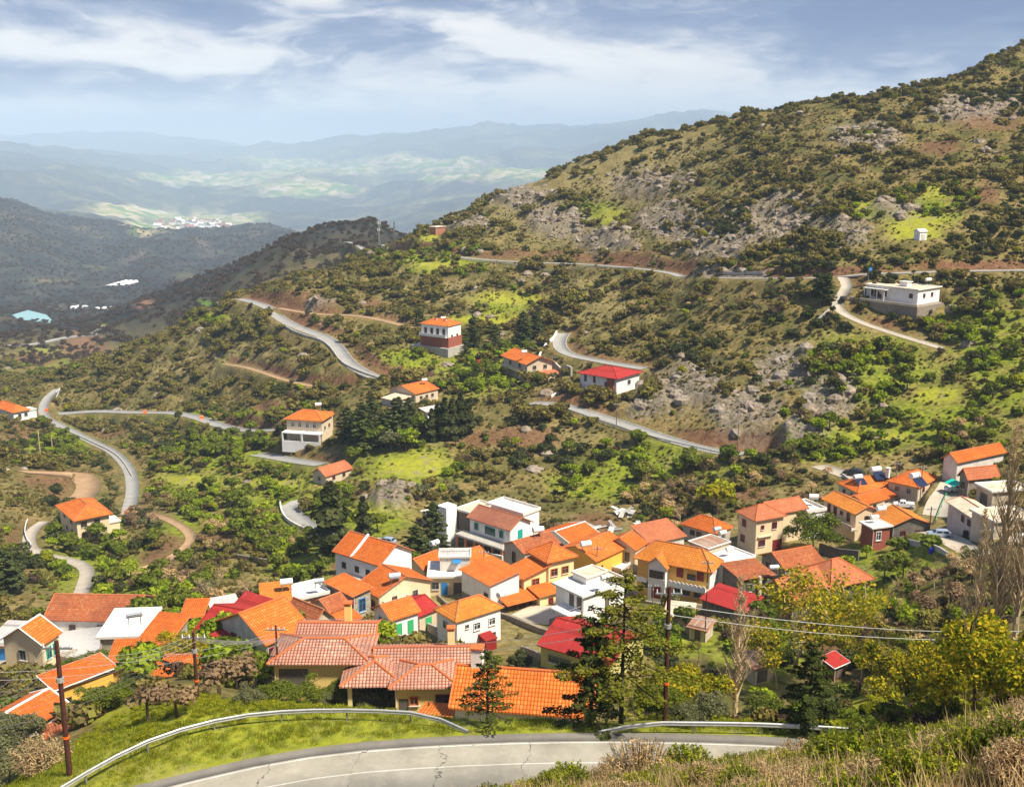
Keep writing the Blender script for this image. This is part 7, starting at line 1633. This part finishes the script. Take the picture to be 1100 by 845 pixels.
# ---- roof tanks
def roof_tank(px, py, hup, rz, label, barrel='tank_white', s=1.0, panel=True, ymin=80):
    p = hit(px, py, hup, ymin); tank((p[0], p[1], p[2]), rz, label, barrel, s, panel)
roof_tank(874, 540, 6.1, 2.9, 'white round tank on the white annex of the tall cream house', s=1.2, ymin=150, panel=False)
roof_tank(629, 592, 5.6, .4, 'white tank on the ochre walled house roof', s=1.3, panel=False, ymin=130)
roof_tank(946, 553, 5.0, .3, 'upper white tank on the flat roof of the red stone house', s=1.2, ymin=150)
roof_tank(939, 561, 4.8, .2, 'lower white tank on the flat roof of the red stone house', s=1.0, panel=False, ymin=150)
roof_tank(982, 519, 4.6, .5, 'large white tank on the vivid orange hip roof at the right', s=1.5, ymin=170)
roof_tank(770, 574, 5.0, .5, 'blue grey tank on the stone house left of the tall cream house', 'tank_blue', 1.0, False, 140)
roof_tank(776, 578, 4.4, .5, 'white tank beside the blue grey one', s=1.0, panel=False, ymin=140)
roof_tank(831, 616, 5.8, .2, 'grey tank on the dark stone building', 'tank_blue', 1.0, False, 130)
roof_tank(783, 595, 5.2, .5, 'white tank on the white terrace wing', s=.9, ymin=135)
roof_tank(650, 627, 6.9, .5, 'white tank on the modern white house', s=1.0, panel=False, ymin=125)
roof_tank(622, 622, 6.4, .5, 'small upright white tank on the modern white house', s=.7, panel=False, ymin=125)
roof_tank(539, 646, 2.6, .9, 'white tank at the veranda of the yellow house', s=1.2, panel=False, ymin=110)
roof_tank(424, 627, 4.6, .3, 'grey tank on the annex of the cream gable house', 'tank_blue', 1.2, False, 115)
roof_tank(308, 634, 4.4, .3, 'pale box tank behind the ruined houses', 'tank_white', 1.2, True, 125)
roof_tank(343, 631, 4.2, .3, 'blue grey tank behind the ruined houses', 'tank_blue', 1.0, True, 125)
roof_tank(467, 590, 4.0, .8, 'white tank on the cream house left of the shack', s=1.2, panel=False, ymin=130)
roof_tank(578, 577, 5.6, .4, 'white tank behind the long dull orange roof', s=1.4, panel=False, ymin=150)
roof_tank(145, 670, 4.2, .4, 'pale tank on the stone building with white roof', 'tank_blue', 1.2, True, 105)
roof_tank(563, 382, 8.0, .3, 'white tank on the roof of the grey gabled villa', s=1.2, ymin=290)
roof_tank(456, 412, 5.0, .3, 'white tank on the beige house in the dark trees', s=1.1, ymin=260)
roof_tank(342, 439, 8.0, .3, 'white tank on the orange hip roof house left of the pines', s=1.2, ymin=240)
roof_tank(921, 519, 3.5, .3, 'white tank beside the red-orange hip roof', s=1.3, ymin=170)
roof_tank(940, 512, 3.0, .3, 'white tank by the street behind the orange roofs', s=1.5, ymin=175)
roof_tank(997, 305, 5.2, .3, 'white tank on the flat roofed house high on the right', s=1.2, ymin=290)
roof_tank(476, 345, 9.5, .3, 'white tank on the brick and white villa', s=1.1, ymin=330)
# ---- small loose things
def barrel_bin(px, py, mat, label, ymin, r=.45, h=.9):
    p = at(px, py, ymin); b = MB(); b.tube((0,0,0),(0,0,h),r,r*.92,n=12); b.tube((0,0,h*.3),(0,0,h*.34),r*1.05,n=12); b.tube((0,0,h*.68),(0,0,h*.72),r*1.03,n=12); b.tube((0,0,h),(0,0,h+.05),r*1.0,n=12)
    o = b.build('barrel', M[mat]); o.location = [float(c) for c in p]; tag(o, label, 'barrel')
barrel_bin(1000, 594, 'blue_plastic', 'blue plastic barrel on the grassy bank below the silver car', 150)
barrel_bin(56, 697, 'green_paint', 'green bin beside the peach gable house', 100, .6, 1.2)
barrel_bin(1037, 577, 'rubber', 'black bin at the street corner below the ramp', 150, .5, 1.2)
p = at(462, 612, 130); root = empty('flagpole', p); tag(root, 'flagpole with white and blue flag beside the dark conifer above the rooftop shack', 'flagpole')
b = MB(); b.tube((0,0,-1),(0,0,6.0),.06,n=6); b.build('pole', M['metal_grey'], root)
b = MB(); b.box(.06,1.3,-.02,.02,4.9,5.8); b.build('flag', M['white_paint'], root)
b = MB(); b.box(.07,1.29,-.03,.03,5.2,5.5); b.build('stripe', M['blue_paint'], root)
for j, (px, py, n_) in enumerate(((668,553,9),(648,568,7),(690,566,6),(880,648,5))):
    p = at(px, py, 120); b = MB(); r5 = random.Random(j)
    for i in range(n_):
        x0_, y0_, a_ = r5.uniform(-3,3), r5.uniform(-2,2), r5.uniform(0,3); w_, l_ = r5.uniform(.6,1.4), r5.uniform(1.5,3.5); t_ = r5.uniform(.1,.7); z_ = .1+.12*i
        c_, s_2 = cos(a_), sin(a_); q_ = [(x0_+u_*c_-v_*s_2, y0_+u_*s_2+v_*c_, z_ + (t_ if u_ > 0 else 0)) for u_, v_ in ((-l_/2,-w_/2),(l_/2,-w_/2),(l_/2,w_/2),(-l_/2,w_/2))]
        b.slab(q_, .08, i % 3)
    o = b.build('scrap_heap', [M['sheet_pale'], M['concrete_wall'], M['white_dirty']]); o.location = [float(c) for c in p]
    tag(o, 'heap of pale sheets and boards ' + ('on the rubble slope right of the guest house','under the slope behind the orange roofs','in the thicket above the cream gable house','in the ravine below the dormer house')[j], 'scrap heap')
# far village at the foot of the hills: each house a box with a pitched roof
rr = random.Random(3); k = 0
for i in range(64):
    px = 170 + rr.random()*78 if i % 3 else 192 + rr.random()*56; py = 236 + rr.random()*10 + (px-170)*.05
    p = hit(px, py, 0, 5000); s_ = 16 + rr.random()*22
    root = empty('far_house', p, rr.random()*3); tag(root, 'tiny pale house of the distant village in the valley', 'house', 'houses of the distant village')
    b = MB(); b.box(-s_*.6, s_*.6, -s_*.45, s_*.45, -20, s_*.5); b.build('wall', M['white_wall'], root)
    b = MB(); b.slab([(-s_*.7,-s_*.5,s_*.5),(s_*.7,-s_*.5,s_*.5),(s_*.7,0,s_*.85),(-s_*.7,0,s_*.85)], .6); b.slab([(s_*.7,s_*.5,s_*.5),(-s_*.7,s_*.5,s_*.5),(-s_*.7,0,s_*.85),(s_*.7,0,s_*.85)], .6)
    b.build('roof', M['tile_salmon' if i % 2 else 'flat_roof'], root)
